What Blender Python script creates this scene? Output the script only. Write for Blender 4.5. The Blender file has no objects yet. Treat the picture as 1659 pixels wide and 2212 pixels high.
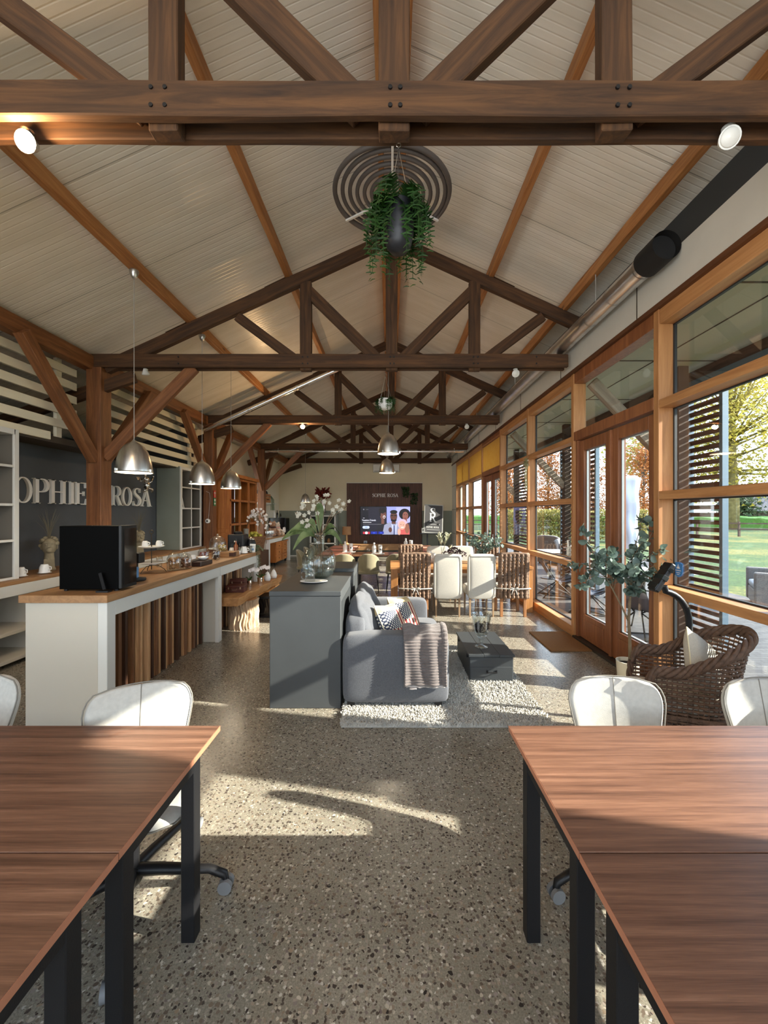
import bpy, bmesh, math, random
from mathutils import Vector, Matrix, Euler
R = math.radians
PI = math.pi
random.seed(7)
SC = bpy.context.scene
COL = SC.collection

# ------------------------------------------------------------------ camera
EYE = 1.70
FPX, CX, CY = 870.0, 843.0, 1108.0
cam = bpy.data.cameras.new('camera')
cam.sensor_fit = 'VERTICAL'
cam.sensor_height = 36.0
cam.lens = FPX / 2212.0 * 36.0
cam.shift_x = -(CX - 829.5) / 2212.0
cam.shift_y = (CY - 1106.0) / 2212.0
cam.clip_end = 500
cam_ob = bpy.data.objects.new('camera', cam)
cam_ob.location = (0, 0, EYE)
cam_ob.rotation_euler = (R(90), 0, 0)
COL.objects.link(cam_ob)
SC.camera = cam_ob

# ------------------------------------------------------------------ light and exposure
SC.view_settings.view_transform = 'Standard'
SC.view_settings.look = 'None'
SC.view_settings.gamma = 1.0
SC.view_settings.use_curve_mapping = False
SC.view_settings.exposure = 2.55
SUN_TO = Vector((1.0, -0.2, 0.48)).normalized()
sun = bpy.data.lights.new('sun', 'SUN')
sun.energy = 3.8
sun.angle = R(0.6)
sun.color = (1.0, 0.93, 0.82)
sun_ob = bpy.data.objects.new('sun', sun)
sun_ob.rotation_euler = SUN_TO.to_track_quat('Z', 'Y').to_euler()
sun_ob.location = (30, -6, 15)
COL.objects.link(sun_ob)

world = bpy.data.worlds.new('sky')
SC.world = world
world.use_nodes = True
def build_sky():
    nt = world.node_tree
    nt.nodes.clear()
    N = nt.nodes.new
    L = nt.links.new
    tc = N('ShaderNodeTexCoord')
    sep = N('ShaderNodeSeparateXYZ'); L(tc.outputs['Generated'], sep.inputs[0])
    ramp = N('ShaderNodeValToRGB'); L(sep.outputs['Z'], ramp.inputs[0])
    e = ramp.color_ramp.elements
    e[0].position = 0.0; e[0].color = (0.80, 0.86, 0.90, 1)
    e[1].position = 0.55; e[1].color = (0.22, 0.42, 0.72, 1)
    m = ramp.color_ramp.elements.new(0.16); m.color = (0.52, 0.70, 0.88, 1)
    no = N('ShaderNodeTexNoise'); no.inputs['Scale'].default_value = 2.6; no.inputs['Detail'].default_value = 7
    mp = N('ShaderNodeMapping'); mp.inputs['Scale'].default_value = (1, 1, 2.6)
    L(tc.outputs['Generated'], mp.inputs[0]); L(mp.outputs[0], no.inputs['Vector'])
    cr = N('ShaderNodeValToRGB'); L(no.outputs['Fac'], cr.inputs[0])
    cr.color_ramp.elements[0].position = 0.47; cr.color_ramp.elements[1].position = 0.62
    mix = N('ShaderNodeMix'); mix.data_type = 'RGBA'
    L(cr.outputs[0], mix.inputs['Factor']); L(ramp.outputs[0], mix.inputs['A'])
    mix.inputs['B'].default_value = (0.98, 0.97, 0.95, 1)
    # fill added to the sky: brighter behind the camera, to light the interior
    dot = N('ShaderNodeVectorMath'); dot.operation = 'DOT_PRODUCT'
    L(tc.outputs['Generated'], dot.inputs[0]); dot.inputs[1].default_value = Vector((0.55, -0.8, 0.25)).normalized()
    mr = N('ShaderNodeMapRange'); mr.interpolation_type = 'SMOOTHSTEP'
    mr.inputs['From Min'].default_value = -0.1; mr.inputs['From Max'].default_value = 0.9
    mr.inputs['To Min'].default_value = 1.05; mr.inputs['To Max'].default_value = SKY_REAR_FILL
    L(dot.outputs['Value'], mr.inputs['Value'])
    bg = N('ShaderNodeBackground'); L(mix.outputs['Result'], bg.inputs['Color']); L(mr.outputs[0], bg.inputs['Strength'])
    out = N('ShaderNodeOutputWorld'); L(bg.outputs[0], out.inputs['Surface'])
SKY_REAR_FILL = 1.1
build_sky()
def portal(name, loc, rot, sx, sy):
    l = bpy.data.lights.new(name, 'AREA'); l.shape = 'RECTANGLE'; l.size = sx; l.size_y = sy
    l.cycles.is_portal = True
    o = bpy.data.objects.new(name, l); o.location = loc; o.rotation_euler = rot; COL.objects.link(o)
portal('window_portal', (2.72, 6.0, 1.8), (0, R(90), 0), 3.6, 20.0)
portal('added_gable_portal', (-0.8, -4.05, 2.0), (R(90), 0, 0), 6.5, 4.0)  # portal for the gable opening added behind the camera
portal('added_left_window_portal', (-4.86, 12.05, 1.7), (0, R(-90), 0), 1.6, 1.4)  # portal for the added window hidden behind the cabinet
portal('added_left_near_portal', (-4.86, -0.9, 1.4), (0, R(-90), 0), 2.2, 4.6)  # portal for the added near window, out of view at left
cyc = SC.cycles
cyc.max_bounces = 10; cyc.diffuse_bounces = 6; cyc.glossy_bounces = 4; cyc.transmission_bounces = 8; cyc.transparent_max_bounces = 24
cyc.caustics_reflective = False; cyc.caustics_refractive = False
cyc.sample_clamp_indirect = 6.0
try:
    cyc.use_denoising = True
except Exception:
    pass

# ------------------------------------------------------------------ pixel helpers: a pixel of the photograph and a real depth give a point
def PX(px, Y): return (px - CX) * Y / FPX
def PZ(py, Y): return EYE - (py - CY) * Y / FPX
def PY(py, Z=0.0): return (EYE - Z) * FPX / (py - CY)

# ------------------------------------------------------------------ materials
MATS = {}
def _nodes(name):
    m = bpy.data.materials.new(name); m.use_nodes = True
    nt = m.node_tree
    b = nt.nodes['Principled BSDF']
    return m, nt, nt.nodes.new, nt.links.new, b
def c3(c): return (c[0], c[1], c[2], 1.0)
def srgb(r, g, b):
    f = lambda v: (v / 255.0 / 12.92) if v / 255.0 <= 0.04045 else ((v / 255.0 + 0.055) / 1.055) ** 2.4
    return (f(r), f(g), f(b))
def coords(N, L, scale=(1, 1, 1), kind='Object'):
    tc = N('ShaderNodeTexCoord'); mp = N('ShaderNodeMapping'); mp.inputs['Scale'].default_value = scale
    L(tc.outputs[kind], mp.inputs[0]); return mp.outputs[0]
def ramp_node(N, stops):
    r = N('ShaderNodeValToRGB'); e = r.color_ramp.elements
    e[0].position, e[0].color = stops[0][0], c3(stops[0][1])
    e[1].position, e[1].color = stops[-1][0], c3(stops[-1][1])
    for p, c in stops[1:-1]:
        k = r.color_ramp.elements.new(p); k.color = c3(c)
    return r
def bump_from(N, L, b, sock, strength, dist=0.01):
    bp = N('ShaderNodeBump'); bp.inputs['Strength'].default_value = strength; bp.inputs['Distance'].default_value = dist
    L(sock, bp.inputs['Height']); L(bp.outputs[0], b.inputs['Normal'])
def plain(name, col, rough=0.6, metal=0.0, var=0.0, vscale=6.0, bump=0.0, bscale=60.0, spec=None, sheen=0.0, vs=(1, 1, 1)):
    if name in MATS: return MATS[name]
    m, nt, N, L, b = _nodes(name)
    b.inputs['Base Color'].default_value = c3(col); b.inputs['Roughness'].default_value = rough; b.inputs['Metallic'].default_value = metal
    if spec is not None: b.inputs['Specular IOR Level'].default_value = spec
    if sheen: b.inputs['Sheen Weight'].default_value = sheen
    if var:
        n = N('ShaderNodeTexNoise'); n.inputs['Scale'].default_value = vscale; n.inputs['Detail'].default_value = 5
        L(coords(N, L, vs), n.inputs['Vector'])
        r = ramp_node(N, [(0.3, tuple(c * (1 - var) for c in col)), (0.7, tuple(min(1, c * (1 + var)) for c in col))])
        L(n.outputs['Fac'], r.inputs[0]); L(r.outputs[0], b.inputs['Base Color'])
    if bump:
        n2 = N('ShaderNodeTexNoise'); n2.inputs['Scale'].default_value = bscale; n2.inputs['Detail'].default_value = 3
        L(coords(N, L), n2.inputs['Vector']); bump_from(N, L, b, n2.outputs['Fac'], bump)
    MATS[name] = m
    return m
def wood(name, dark, light, axis='X', scale=7.0, rough=0.55, knots=True, stretch=0.08, bump=0.15, mid=None):
    if name in MATS: return MATS[name]
    m, nt, N, L, b = _nodes(name)
    s = {'X': (stretch, 1, 1), 'Y': (1, stretch, 1), 'Z': (1, 1, stretch)}[axis]
    v = coords(N, L, tuple(k * scale for k in s))
    n = N('ShaderNodeTexNoise'); n.inputs['Scale'].default_value = 3.0; n.inputs['Detail'].default_value = 8; n.inputs['Roughness'].default_value = 0.65; n.inputs['Distortion'].default_value = 0.8
    L(v, n.inputs['Vector'])
    stops = [(0.30, dark), (0.72, light)]
    if mid: stops = [(0.30, dark), (0.5, mid), (0.72, light)]
    r = ramp_node(N, stops); L(n.outputs['Fac'], r.inputs[0])
    col = r.outputs[0]
    big = N('ShaderNodeTexNoise'); big.inputs['Scale'].default_value = 0.9; big.inputs['Detail'].default_value = 2
    L(coords(N, L), big.inputs['Vector'])
    mx = N('ShaderNodeMix'); mx.data_type = 'RGBA'; mx.blend_type = 'MULTIPLY'; mx.inputs['Factor'].default_value = 0.6
    br = ramp_node(N, [(0.3, (0.72, 0.70, 0.66)), (0.7, (1.1, 1.08, 1.06))]); L(big.outputs['Fac'], br.inputs[0])
    L(col, mx.inputs['A']); L(br.outputs[0], mx.inputs['B']); col = mx.outputs['Result']
    if knots:
        vo = N('ShaderNodeTexVoronoi'); vo.inputs['Scale'].default_value = 1.0
        ks = {'X': (1.6, 5, 5), 'Y': (5, 1.6, 5), 'Z': (5, 5, 1.6)}[axis]
        L(coords(N, L, ks), vo.inputs['Vector'])
        kr = ramp_node(N, [(0.05, (0.25, 0.22, 0.2)), (0.12, (1, 1, 1))]); L(vo.outputs['Distance'], kr.inputs[0])
        m2 = N('ShaderNodeMix'); m2.data_type = 'RGBA'; m2.blend_type = 'MULTIPLY'; m2.inputs['Factor'].default_value = 0.8
        L(col, m2.inputs['A']); L(kr.outputs[0], m2.inputs['B']); col = m2.outputs['Result']
    L(col, b.inputs['Base Color']); b.inputs['Roughness'].default_value = rough
    bump_from(N, L, b, n.outputs['Fac'], bump, 0.004)
    MATS[name] = m
    return m
def glassy(name, tint=(1, 1, 1), refl=0.07, rough=0.0, edge=0.0):
    """thin glass: light goes straight through, a little is mirrored"""
    if name in MATS: return MATS[name]
    m, nt, N, L, b = _nodes(name)
    nt.nodes.remove(b)
    t = N('ShaderNodeBsdfTransparent'); t.inputs[0].default_value = c3(tint)
    g = N('ShaderNodeBsdfGlossy'); g.inputs['Roughness'].default_value = rough
    fr = N('ShaderNodeLayerWeight'); fr.inputs['Blend'].default_value = 0.35
    mr = N('ShaderNodeMapRange'); L(fr.outputs['Facing'], mr.inputs['Value'])
    mr.inputs['To Min'].default_value = refl; mr.inputs['To Max'].default_value = min(1, refl * 3 + edge)
    mx = N('ShaderNodeMixShader'); L(mr.outputs[0], mx.inputs[0]); L(t.outputs[0], mx.inputs[1]); L(g.outputs[0], mx.inputs[2])
    L(mx.outputs[0], nt.nodes['Material Output'].inputs['Surface'])
    MATS[name] = m
    return m
def glow(name, col, strength):
    if name in MATS: return MATS[name]
    m, nt, N, L, b = _nodes(name)
    b.inputs['Base Color'].default_value = c3(tuple(min(1, c) * 0.1 for c in col)); b.inputs['Emission Color'].default_value = c3(col); b.inputs['Emission Strength'].default_value = strength
    b.inputs['Roughness'].default_value = 0.4
    MATS[name] = m
    return m
def leafy(name, a, b_, rough=0.55, trans=0.35):
    if name in MATS: return MATS[name]
    m, nt, N, L, b = _nodes(name)
    n = N('ShaderNodeTexNoise'); n.inputs['Scale'].default_value = 3.0; n.inputs['Detail'].default_value = 6
    L(coords(N, L, (3, 3, 3)), n.inputs['Vector'])
    r = ramp_node(N, [(0.35, a), (0.65, b_)]); L(n.outputs['Fac'], r.inputs[0]); L(r.outputs[0], b.inputs['Base Color'])
    b.inputs['Roughness'].default_value = rough
    tr = N('ShaderNodeBsdfTranslucent'); L(r.outputs[0], tr.inputs[0])
    mx = N('ShaderNodeMixShader'); mx.inputs[0].default_value = trans
    L(b.outputs[0], mx.inputs[1]); L(tr.outputs[0], mx.inputs[2]); L(mx.outputs[0], nt.nodes['Material Output'].inputs['Surface'])
    MATS[name] = m
    return m

# ------------------------------------------------------------------ mesh builder
class MB:
    def __init__(s): s.v = []; s.f = []; s.m = []; s.cur = 0
    def add(s, vs, fs):
        o = len(s.v); s.v += [tuple(p) for p in vs]
        for f in fs: s.f.append(tuple(i + o for i in f)); s.m.append(s.cur)
        return s
    def box(s, x0, x1, y0, y1, z0, z1, M=None):
        vs = [Vector((x, y, z)) for z in (z0, z1) for y in (y0, y1) for x in (x0, x1)]
        if M is not None: vs = [M @ p for p in vs]
        return s.add(vs, [(0, 2, 3, 1), (4, 5, 7, 6), (0, 1, 5, 4), (2, 6, 7, 3), (0, 4, 6, 2), (1, 3, 7, 5)])
    def bar(s, p, q, w, h, up=(0, 0, 1)):
        p, q = Vector(p), Vector(q); d = (q - p); n = d.length; d = d.normalized()
        u = Vector(up)
        if abs(d.dot(u)) > 0.99: u = Vector((0, 1, 0))
        sd = d.cross(u).normalized(); u = sd.cross(d).normalized()
        vs = []
        for e in (p, q):
            for a, b in ((-1, -1), (1, -1), (1, 1), (-1, 1)): vs.append(e + sd * (a * w / 2) + u * (b * h / 2))
        return s.add(vs, [(0, 1, 2, 3), (7, 6, 5, 4), (0, 4, 5, 1), (1, 5, 6, 2), (2, 6, 7, 3), (3, 7, 4, 0)])
    def tube(s, pts, r, seg=8, cap=True, closed=False):
        pts = [Vector(p) for p in pts]; n = len(pts)
        rr = r if isinstance(r, (list, tuple)) else [r] * n
        t0 = (pts[1] - pts[0]).normalized()
        a = t0.orthogonal().normalized()
        vs = []; fs = []
        for i in range(n):
            if closed: t = (pts[(i + 1) % n] - pts[i - 1])
            else: t = pts[min(i + 1, n - 1)] - pts[max(i - 1, 0)]
            t = t.normalized() if t.length > 1e-9 else t0
            a = (a - t * a.dot(t)); a = a.normalized() if a.length > 1e-6 else t.orthogonal().normalized()
            b = t.cross(a)
            for k in range(seg):
                th = 2 * PI * k / seg
                vs.append(pts[i] + (a * math.cos(th) + b * math.sin(th)) * rr[i])
        for i in range(n if closed else n - 1):
            j = (i + 1) % n
            for k in range(seg):
                l = (k + 1) % seg
                fs.append((i * seg + k, i * seg + l, j * seg + l, j * seg + k))
        if cap and not closed:
            fs.append(tuple(range(seg - 1, -1, -1))); fs.append(tuple((n - 1) * seg + k for k in range(seg)))
        return s.add(vs, fs)
    def lathe(s, prof, c=(0, 0, 0), seg=24, M=None):
        vs = []; fs = []; c = Vector(c); n = len(prof)
        for r, z in prof:
            for k in range(seg):
                th = 2 * PI * k / seg
                p = Vector((r * math.cos(th), r * math.sin(th), z))
                if M is not None: p = M @ p
                vs.append(p + c)
        for i in range(n - 1):
            for k in range(seg):
                l = (k + 1) % seg
                fs.append((i * seg + k, i * seg + l, (i + 1) * seg + l, (i + 1) * seg + k))
        if prof[0][0] > 1e-6: fs.append(tuple(range(seg - 1, -1, -1)))
        if prof[-1][0] > 1e-6: fs.append(tuple((n - 1) * seg + k for k in range(seg)))
        return s.add(vs, fs)
    def open_lathe(s, prof, c=(0, 0, 0), seg=24):
        k0 = len(s.f); s.lathe(prof, c, seg)
        while len(s.f) > k0 and len(s.f[-1]) == seg and seg > 4: s.f.pop(); s.m.pop()
        return s
    def ball(s, c, rx, ry=None, rz=None, seg=14, rings=9, M=None):
        ry = rx if ry is None else ry; rz = rx if rz is None else rz; c = Vector(c)
        vs = []; fs = []
        for i in range(rings + 1):
            ph = PI * i / rings
            for k in range(seg):
                th = 2 * PI * k / seg
                p = Vector((rx * math.sin(ph) * math.cos(th), ry * math.sin(ph) * math.sin(th), -rz * math.cos(ph)))
                if M is not None: p = M @ p
                vs.append(p + c)
        for i in range(rings):
            for k in range(seg):
                l = (k + 1) % seg
                fs.append((i * seg + k, i * seg + l, (i + 1) * seg + l, (i + 1) * seg + k))
        return s.add(vs, fs)
    def grid(s, fn, nu, nv, closed_u=False):
        vs = [fn(i / nu, j / nv) for j in range(nv + 1) for i in range(nu + 1)]
        w = nu + 1
        return s.add(vs, [(j * w + i, j * w + i + 1, (j + 1) * w + i + 1, (j + 1) * w + i) for j in range(nv) for i in range(nu)])
    def prism(s, poly, z0, z1, M=None):
        """2D outline extruded between z0 and z1 (outline anticlockwise)"""
        n = len(poly)
        vs = [Vector((x, y, z0)) for x, y in poly] + [Vector((x, y, z1)) for x, y in poly]
        if M is not None: vs = [M @ p for p in vs]
        return s.add(vs, [tuple(range(n - 1, -1, -1)), tuple(range(n, 2 * n))] + [(i, (i + 1) % n, n + (i + 1) % n, n + i) for i in range(n)])
    def leaf(s, c, d, up, ln, w, fold=0.15):
        d = Vector(d).normalized(); up = Vector(up); sd = d.cross(up)
        sd = sd.normalized() if sd.length > 1e-6 else d.orthogonal().normalized()
        nn = sd.cross(d); c = Vector(c)
        return s.add([c, c + d * ln * .35 + sd * w / 2 + nn * fold * w, c + d * ln * .35 - sd * w / 2 + nn * fold * w, c + d * ln * .75 + sd * w * .36, c + d * ln * .75 - sd * w * .36, c + d * ln],
                     [(0, 1, 3, 5), (0, 5, 4, 2)])
    def build(s, name, mat, parent=None, smooth=False, bevel=0.0, bseg=2, solid=0.0, sub=0, auto=None):
        me = bpy.data.meshes.new(name); me.from_pydata(s.v, [], s.f); 
        mats = mat if isinstance(mat, (list, tuple)) else [mat]
        for k in mats: me.materials.append(k)
        if len(mats) > 1: me.polygons.foreach_set('material_index', s.m)
        if smooth: me.polygons.foreach_set('use_smooth', [True] * len(me.polygons))
        bm = bmesh.new(); bm.from_mesh(me); bmesh.ops.recalc_face_normals(bm, faces=bm.faces); bm.to_mesh(me); bm.free()
        me.update()
        if smooth and auto is not None: me.set_sharp_from_angle(angle=R(auto))
        o = bpy.data.objects.new(name, me); COL.objects.link(o)
        if parent is not None: o.parent = parent
        if solid: md = o.modifiers.new('Solidify', 'SOLIDIFY'); md.thickness = solid; md.offset = 0
        if bevel: md = o.modifiers.new('Bevel', 'BEVEL'); md.width = bevel; md.segments = bseg; md.limit_method = 'ANGLE'; md.angle_limit = R(40)
        if sub: md = o.modifiers.new('Subsurf', 'SUBSURF'); md.levels = sub; md.render_levels = sub
        return o
def tag(o, label=None, cat=None, group=None, kind=None):
    if label: o['label'] = label
    if cat: o['category'] = cat
    if group: o['group'] = group
    if kind: o['kind'] = kind
    return o
def thing(name, label, cat, loc=(0, 0, 0), rz=0.0, group=None):
    o = bpy.data.objects.new(name, None); o.empty_display_size = 0.1
    o.location = loc; o.rotation_euler = (0, 0, rz); COL.objects.link(o)
    return tag(o, label, cat, group)
def dup(root, loc, rz=None, label=None, group=None):
    def cp(o, par):
        c = o.copy(); COL.objects.link(c)
        if par is not None: c.parent = par
        for ch in list(o.children): cp(ch, c)
        return c
    r = cp(root, None); r.location = loc
    if rz is not None: r.rotation_euler = (0, 0, rz)
    if label: r['label'] = label
    if group: r['group'] = group
    return r
def beam(name, p, q, w, h, mat, parent=None, up=(0, 0, 1), rough=0.004):
    """a sawn timber whose own long axis is X, so that the grain follows it"""
    p, q = Vector(p), Vector(q); d = q - p; n = d.length; d = d.normalized(); u = Vector(up)
    if abs(d.dot(u)) > 0.99: u = Vector((0, 1, 0))
    sd = u.cross(d).normalized(); u = d.cross(sd).normalized()
    Mx = Matrix((d, sd, u)).transposed().to_4x4(); Mx.translation = p
    k = max(1, int(n / 0.5)); vs = []; fs = []
    rnd = random.Random(round(p.x * 31 + p.y * 17 + p.z * 7 + q.x * 3, 3))
    for i in range(k + 1):
        x = n * i / k
        for a, b in ((-1, -1), (1, -1), (1, 1), (-1, 1)):
            vs.append((x, a * w / 2 + rnd.uniform(-rough, rough), b * h / 2 + rnd.uniform(-rough, rough)))
    for i in range(k):
        o = i * 4
        fs += [(o, o + 4, o + 5, o + 1), (o + 1, o + 5, o + 6, o + 2), (o + 2, o + 6, o + 7, o + 3), (o + 3, o + 7, o + 4, o)]
    fs += [(0, 1, 2, 3), (k * 4 + 3, k * 4 + 2, k * 4 + 1, k * 4)]
    mb = MB(); mb.add(vs, fs); o = mb.build(name, mat, None, bevel=0.006, bseg=1)
    o.matrix_world = Mx
    if parent is not None:
        o.parent = parent
        o.matrix_parent_inverse = Matrix.LocRotScale(parent.location, parent.rotation_euler, None).inverted()
    return o
def struct(o, label=None, cat=None):
    o['kind'] = 'structure'
    return tag(o, label, cat)
# ------------------------------------------------------------------ palette
M_beam = wood('timber_dark', srgb(48, 30, 16), srgb(104, 70, 39), 'X', 6, 0.8, mid=srgb(76, 50, 27))
M_post = wood('timber_post', srgb(92, 56, 32), srgb(154, 104, 64), 'X', 6, 0.55, mid=srgb(126, 80, 46))
M_purlin = wood('timber_pine', srgb(150, 94, 50), srgb(205, 150, 95), 'Y', 6, 0.6, mid=srgb(182, 124, 72))
M_frame = wood('window_timber', srgb(164, 112, 68), srgb(210, 158, 106), 'Z', 5, 0.45, knots=False, mid=srgb(188, 134, 84), bump=0.05)
M_frameY = wood('window_timber_rail', srgb(164, 112, 68), srgb(210, 158, 106), 'Y', 5, 0.45, knots=False, mid=srgb(188, 134, 84), bump=0.05)
M_door = wood('door_timber', srgb(116, 68, 40), srgb(166, 108, 68), 'Z', 5, 0.42, knots=False, mid=srgb(140, 86, 52), bump=0.05)
M_white = plain('white_paint', srgb(222, 222, 216), 0.5, var=0.03, vscale=3)
M_cream = plain('cream_plaster', srgb(226, 214, 186), 0.85, var=0.03, vscale=2, bump=0.15, bscale=120)
M_sage = plain('sage_plaster', srgb(140, 146, 134), 0.8, var=0.03, bump=0.1, bscale=120)
M_anth = plain('anthracite_plaster', srgb(84, 88, 92), 0.85, var=0.05, vscale=4, bump=0.12, bscale=140)
M_black = plain('black_metal', (0.007, 0.007, 0.008), 0.42, spec=0.35)
M_blackgloss = plain('black_gloss', (0.006, 0.006, 0.007), 0.12)
M_steel = plain('brushed_steel', (0.62, 0.62, 0.60), 0.30, 1.0, var=0.12, vscale=5, vs=(8, 8, 0.3))
M_chrome = plain('bright_steel', (0.75, 0.75, 0.74), 0.18, 1.0)
M_zinc = plain('zinc_duct', (0.78, 0.79, 0.79), 0.30, 1.0, var=0.15, vscale=4)
M_glass = glassy('clear_glass', (0.97, 0.985, 0.98), 0.05)
M_glassjar = glassy('jar_glass', (0.93, 0.95, 0.94), 0.07, 0.02, 0.35)
M_glassgreen = glassy('green_glass', (0.88, 0.95, 0.945), 0.06, 0.01, 0.4)
M_ceramic = plain('white_ceramic', (0.82, 0.82, 0.80), 0.2)
M_bar_white = plain('lacquer_white', srgb(214, 214, 208), 0.45)
M_bar_grey = plain('lacquer_greige', srgb(196, 190, 176), 0.5, bump=0.04, bscale=200)

def floor_material():
    m, nt, N, L, b = _nodes('polished_aggregate_concrete')
    v = coords(N, L)
    col = None
    base = N('ShaderNodeTexNoise'); base.inputs['Scale'].default_value = 1.3; base.inputs['Detail'].default_value = 8
    L(v, base.inputs['Vector'])
    rb = ramp_node(N, [(0.3, srgb(124, 119, 106)), (0.7, srgb(156, 150, 136))]); L(base.outputs['Fac'], rb.inputs[0]); col = rb.outputs[0]
    fine = N('ShaderNodeTexNoise'); fine.inputs['Scale'].default_value = 160; fine.inputs['Detail'].default_value = 3
    L(v, fine.inputs['Vector'])
    rf = ramp_node(N, [(0.35, (0.72, 0.72, 0.70)), (0.65, (1.18, 1.17, 1.15))]); L(fine.outputs['Fac'], rf.inputs[0])
    mf = N('ShaderNodeMix'); mf.data_type = 'RGBA'; mf.blend_type = 'MULTIPLY'; mf.inputs['Factor'].default_value = 0.9
    L(col, mf.inputs['A']); L(rf.outputs[0], mf.inputs['B']); col = mf.outputs['Result']
    for sc, thr, stops in ((84, 0.40, [(0.0, srgb(72, 66, 60)), (0.25, srgb(98, 88, 78)), (0.45, srgb(136, 122, 106)), (0.6, srgb(182, 172, 154)), (0.8, srgb(112, 100, 96)), (1.0, srgb(206, 200, 186))]),
                           (52, 0.27, [(0.0, srgb(48, 44, 42)), (0.3, srgb(84, 74, 66)), (0.5, srgb(146, 130, 110)), (0.7, srgb(76, 68, 64)), (1.0, srgb(188, 178, 160))])):
        wob = N('ShaderNodeTexNoise'); wob.inputs['Scale'].default_value = sc * 0.9; wob.inputs['Detail'].default_value = 2
        L(v, wob.inputs['Vector'])
        va = N('ShaderNodeVectorMath'); va.operation = 'SCALE'; va.inputs['Scale'].default_value = 1.1 / sc
        L(wob.outputs['Color'], va.inputs[0])
        vb = N('ShaderNodeVectorMath'); L(v, vb.inputs[0]); L(va.outputs[0], vb.inputs[1])
        vo = N('ShaderNodeTexVoronoi'); vo.inputs['Scale'].default_value = sc; vo.inputs['Randomness'].default_value = 1.0
        L(vb.outputs[0], vo.inputs['Vector'])
        sp = N('ShaderNodeSeparateColor'); L(vo.outputs['Color'], sp.inputs[0])
        th = N('ShaderNodeMath'); th.operation = 'MULTIPLY'; L(sp.outputs[1], th.inputs[0]); th.inputs[1].default_value = thr * 1.7
        lt = N('ShaderNodeMath'); lt.operation = 'LESS_THAN'; L(vo.outputs['Distance'], lt.inputs[0]); L(th.outputs[0], lt.inputs[1])
        rs = ramp_node(N, stops); L(sp.outputs[0], rs.inputs[0])
        mx = N('ShaderNodeMix'); mx.data_type = 'RGBA'; L(lt.outputs[0], mx.inputs['Factor']); L(col, mx.inputs['A']); L(rs.outputs[0], mx.inputs['B'])
        col = mx.outputs['Result']
    L(col, b.inputs['Base Color']); b.inputs['Specular IOR Level'].default_value = 0.55
    rn = N('ShaderNodeMapRange'); L(base.outputs['Fac'], rn.inputs['Value']); rn.inputs['To Min'].default_value = 0.16; rn.inputs['To Max'].default_value = 0.32
    L(rn.outputs[0], b.inputs['Roughness'])
    return m
def ceiling_material():
    m, nt, N, L, b = _nodes('white_roof_panel')
    tc = N('ShaderNodeTexCoord'); sp = N('ShaderNodeSeparateXYZ'); L(tc.outputs['Object'], sp.inputs[0])
    # narrow ribs run up the slope; every panel is 1.15 m wide
    w = N('ShaderNodeMath'); w.operation = 'MULTIPLY'; L(sp.outputs['Y'], w.inputs[0]); w.inputs[1].default_value = 1 / 0.062
    fr = N('ShaderNodeMath'); fr.operation = 'FRACT'; L(w.outputs[0], fr.inputs[0])
    rr = ramp_node(N, [(0.0, (0.0, 0.0, 0.0)), (0.12, (1, 1, 1)), (0.86, (1, 1, 1)), (1.0, (0, 0, 0))]); L(fr.outputs[0], rr.inputs[0])
    w2 = N('ShaderNodeMath'); w2.operation = 'MULTIPLY'; L(sp.outputs['Y'], w2.inputs[0]); w2.inputs[1].default_value = 1 / 1.15
    f2 = N('ShaderNodeMath'); f2.operation = 'FRACT'; L(w2.outputs[0], f2.inputs[0])
    r2 = ramp_node(N, [(0.0, (0.25, 0.24, 0.2)), (0.012, (1, 1, 1)), (1.0, (1, 1, 1))]); L(f2.outputs[0], r2.inputs[0])
    no = N('ShaderNodeTexNoise'); no.inputs['Scale'].default_value = 1.0; no.inputs['Detail'].default_value = 4
    L(coords(N, L, (1.2, 6, 1.2)), no.inputs['Vector'])
    rc = ramp_node(N, [(0.3, srgb(228, 222, 206)), (0.7, srgb(242, 237, 224))]); L(no.outputs['Fac'], rc.inputs[0])
    mx = N('ShaderNodeMix'); mx.data_type = 'RGBA'; mx.blend_type = 'MULTIPLY'; mx.inputs['Factor'].default_value = 1
    L(rc.outputs[0], mx.inputs['A']); L(r2.outputs[0], mx.inputs['B']); L(mx.outputs['Result'], b.inputs['Base Color'])
    b.inputs['Roughness'].default_value = 0.30
    ml = N('ShaderNodeMath'); ml.operation = 'MULTIPLY'; L(rr.outputs[0], ml.inputs[0]); L(no.outputs['Fac'], ml.inputs[1])
    bump_from(N, L, b, ml.outputs[0], 0.55, 0.006)
    return m
M_floor = floor_material(); M_ceil = ceiling_material()

XW = 2.50            # inner face of the glazed wall
YB, YF = 16.3, -4.0  # far gable, added gable opening behind the camera
APEX, SLOPE = 5.79, 0.455
def ceil_z(x): return APEX - SLOPE * abs(x - 0.0)

# ------------------------------------------------------------------ the setting
struct(MB().box(-6.0, 2.75, YF, YB + 0.2, -0.2, 0.0).build('floor', M_floor))
mb = MB()
for x0, x1 in ((-6.1, 0.0), (0.0, 2.85)):
    mb.add([(x0, YF - .6, ceil_z(x0)), (x1, YF - .6, ceil_z(x1)), (x1, YB, ceil_z(x1)), (x0, YB, ceil_z(x0)),
            (x0, YF - .6, ceil_z(x0) + .12), (x1, YF - .6, ceil_z(x1) + .12), (x1, YB, ceil_z(x1) + .12), (x0, YB, ceil_z(x0) + .12)],
           [(0, 1, 2, 3), (7, 6, 5, 4), (0, 4, 5, 1), (1, 5, 6, 2), (2, 6, 7, 3), (3, 7, 4, 0)])
struct(mb.build('ceiling', M_ceil))
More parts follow.
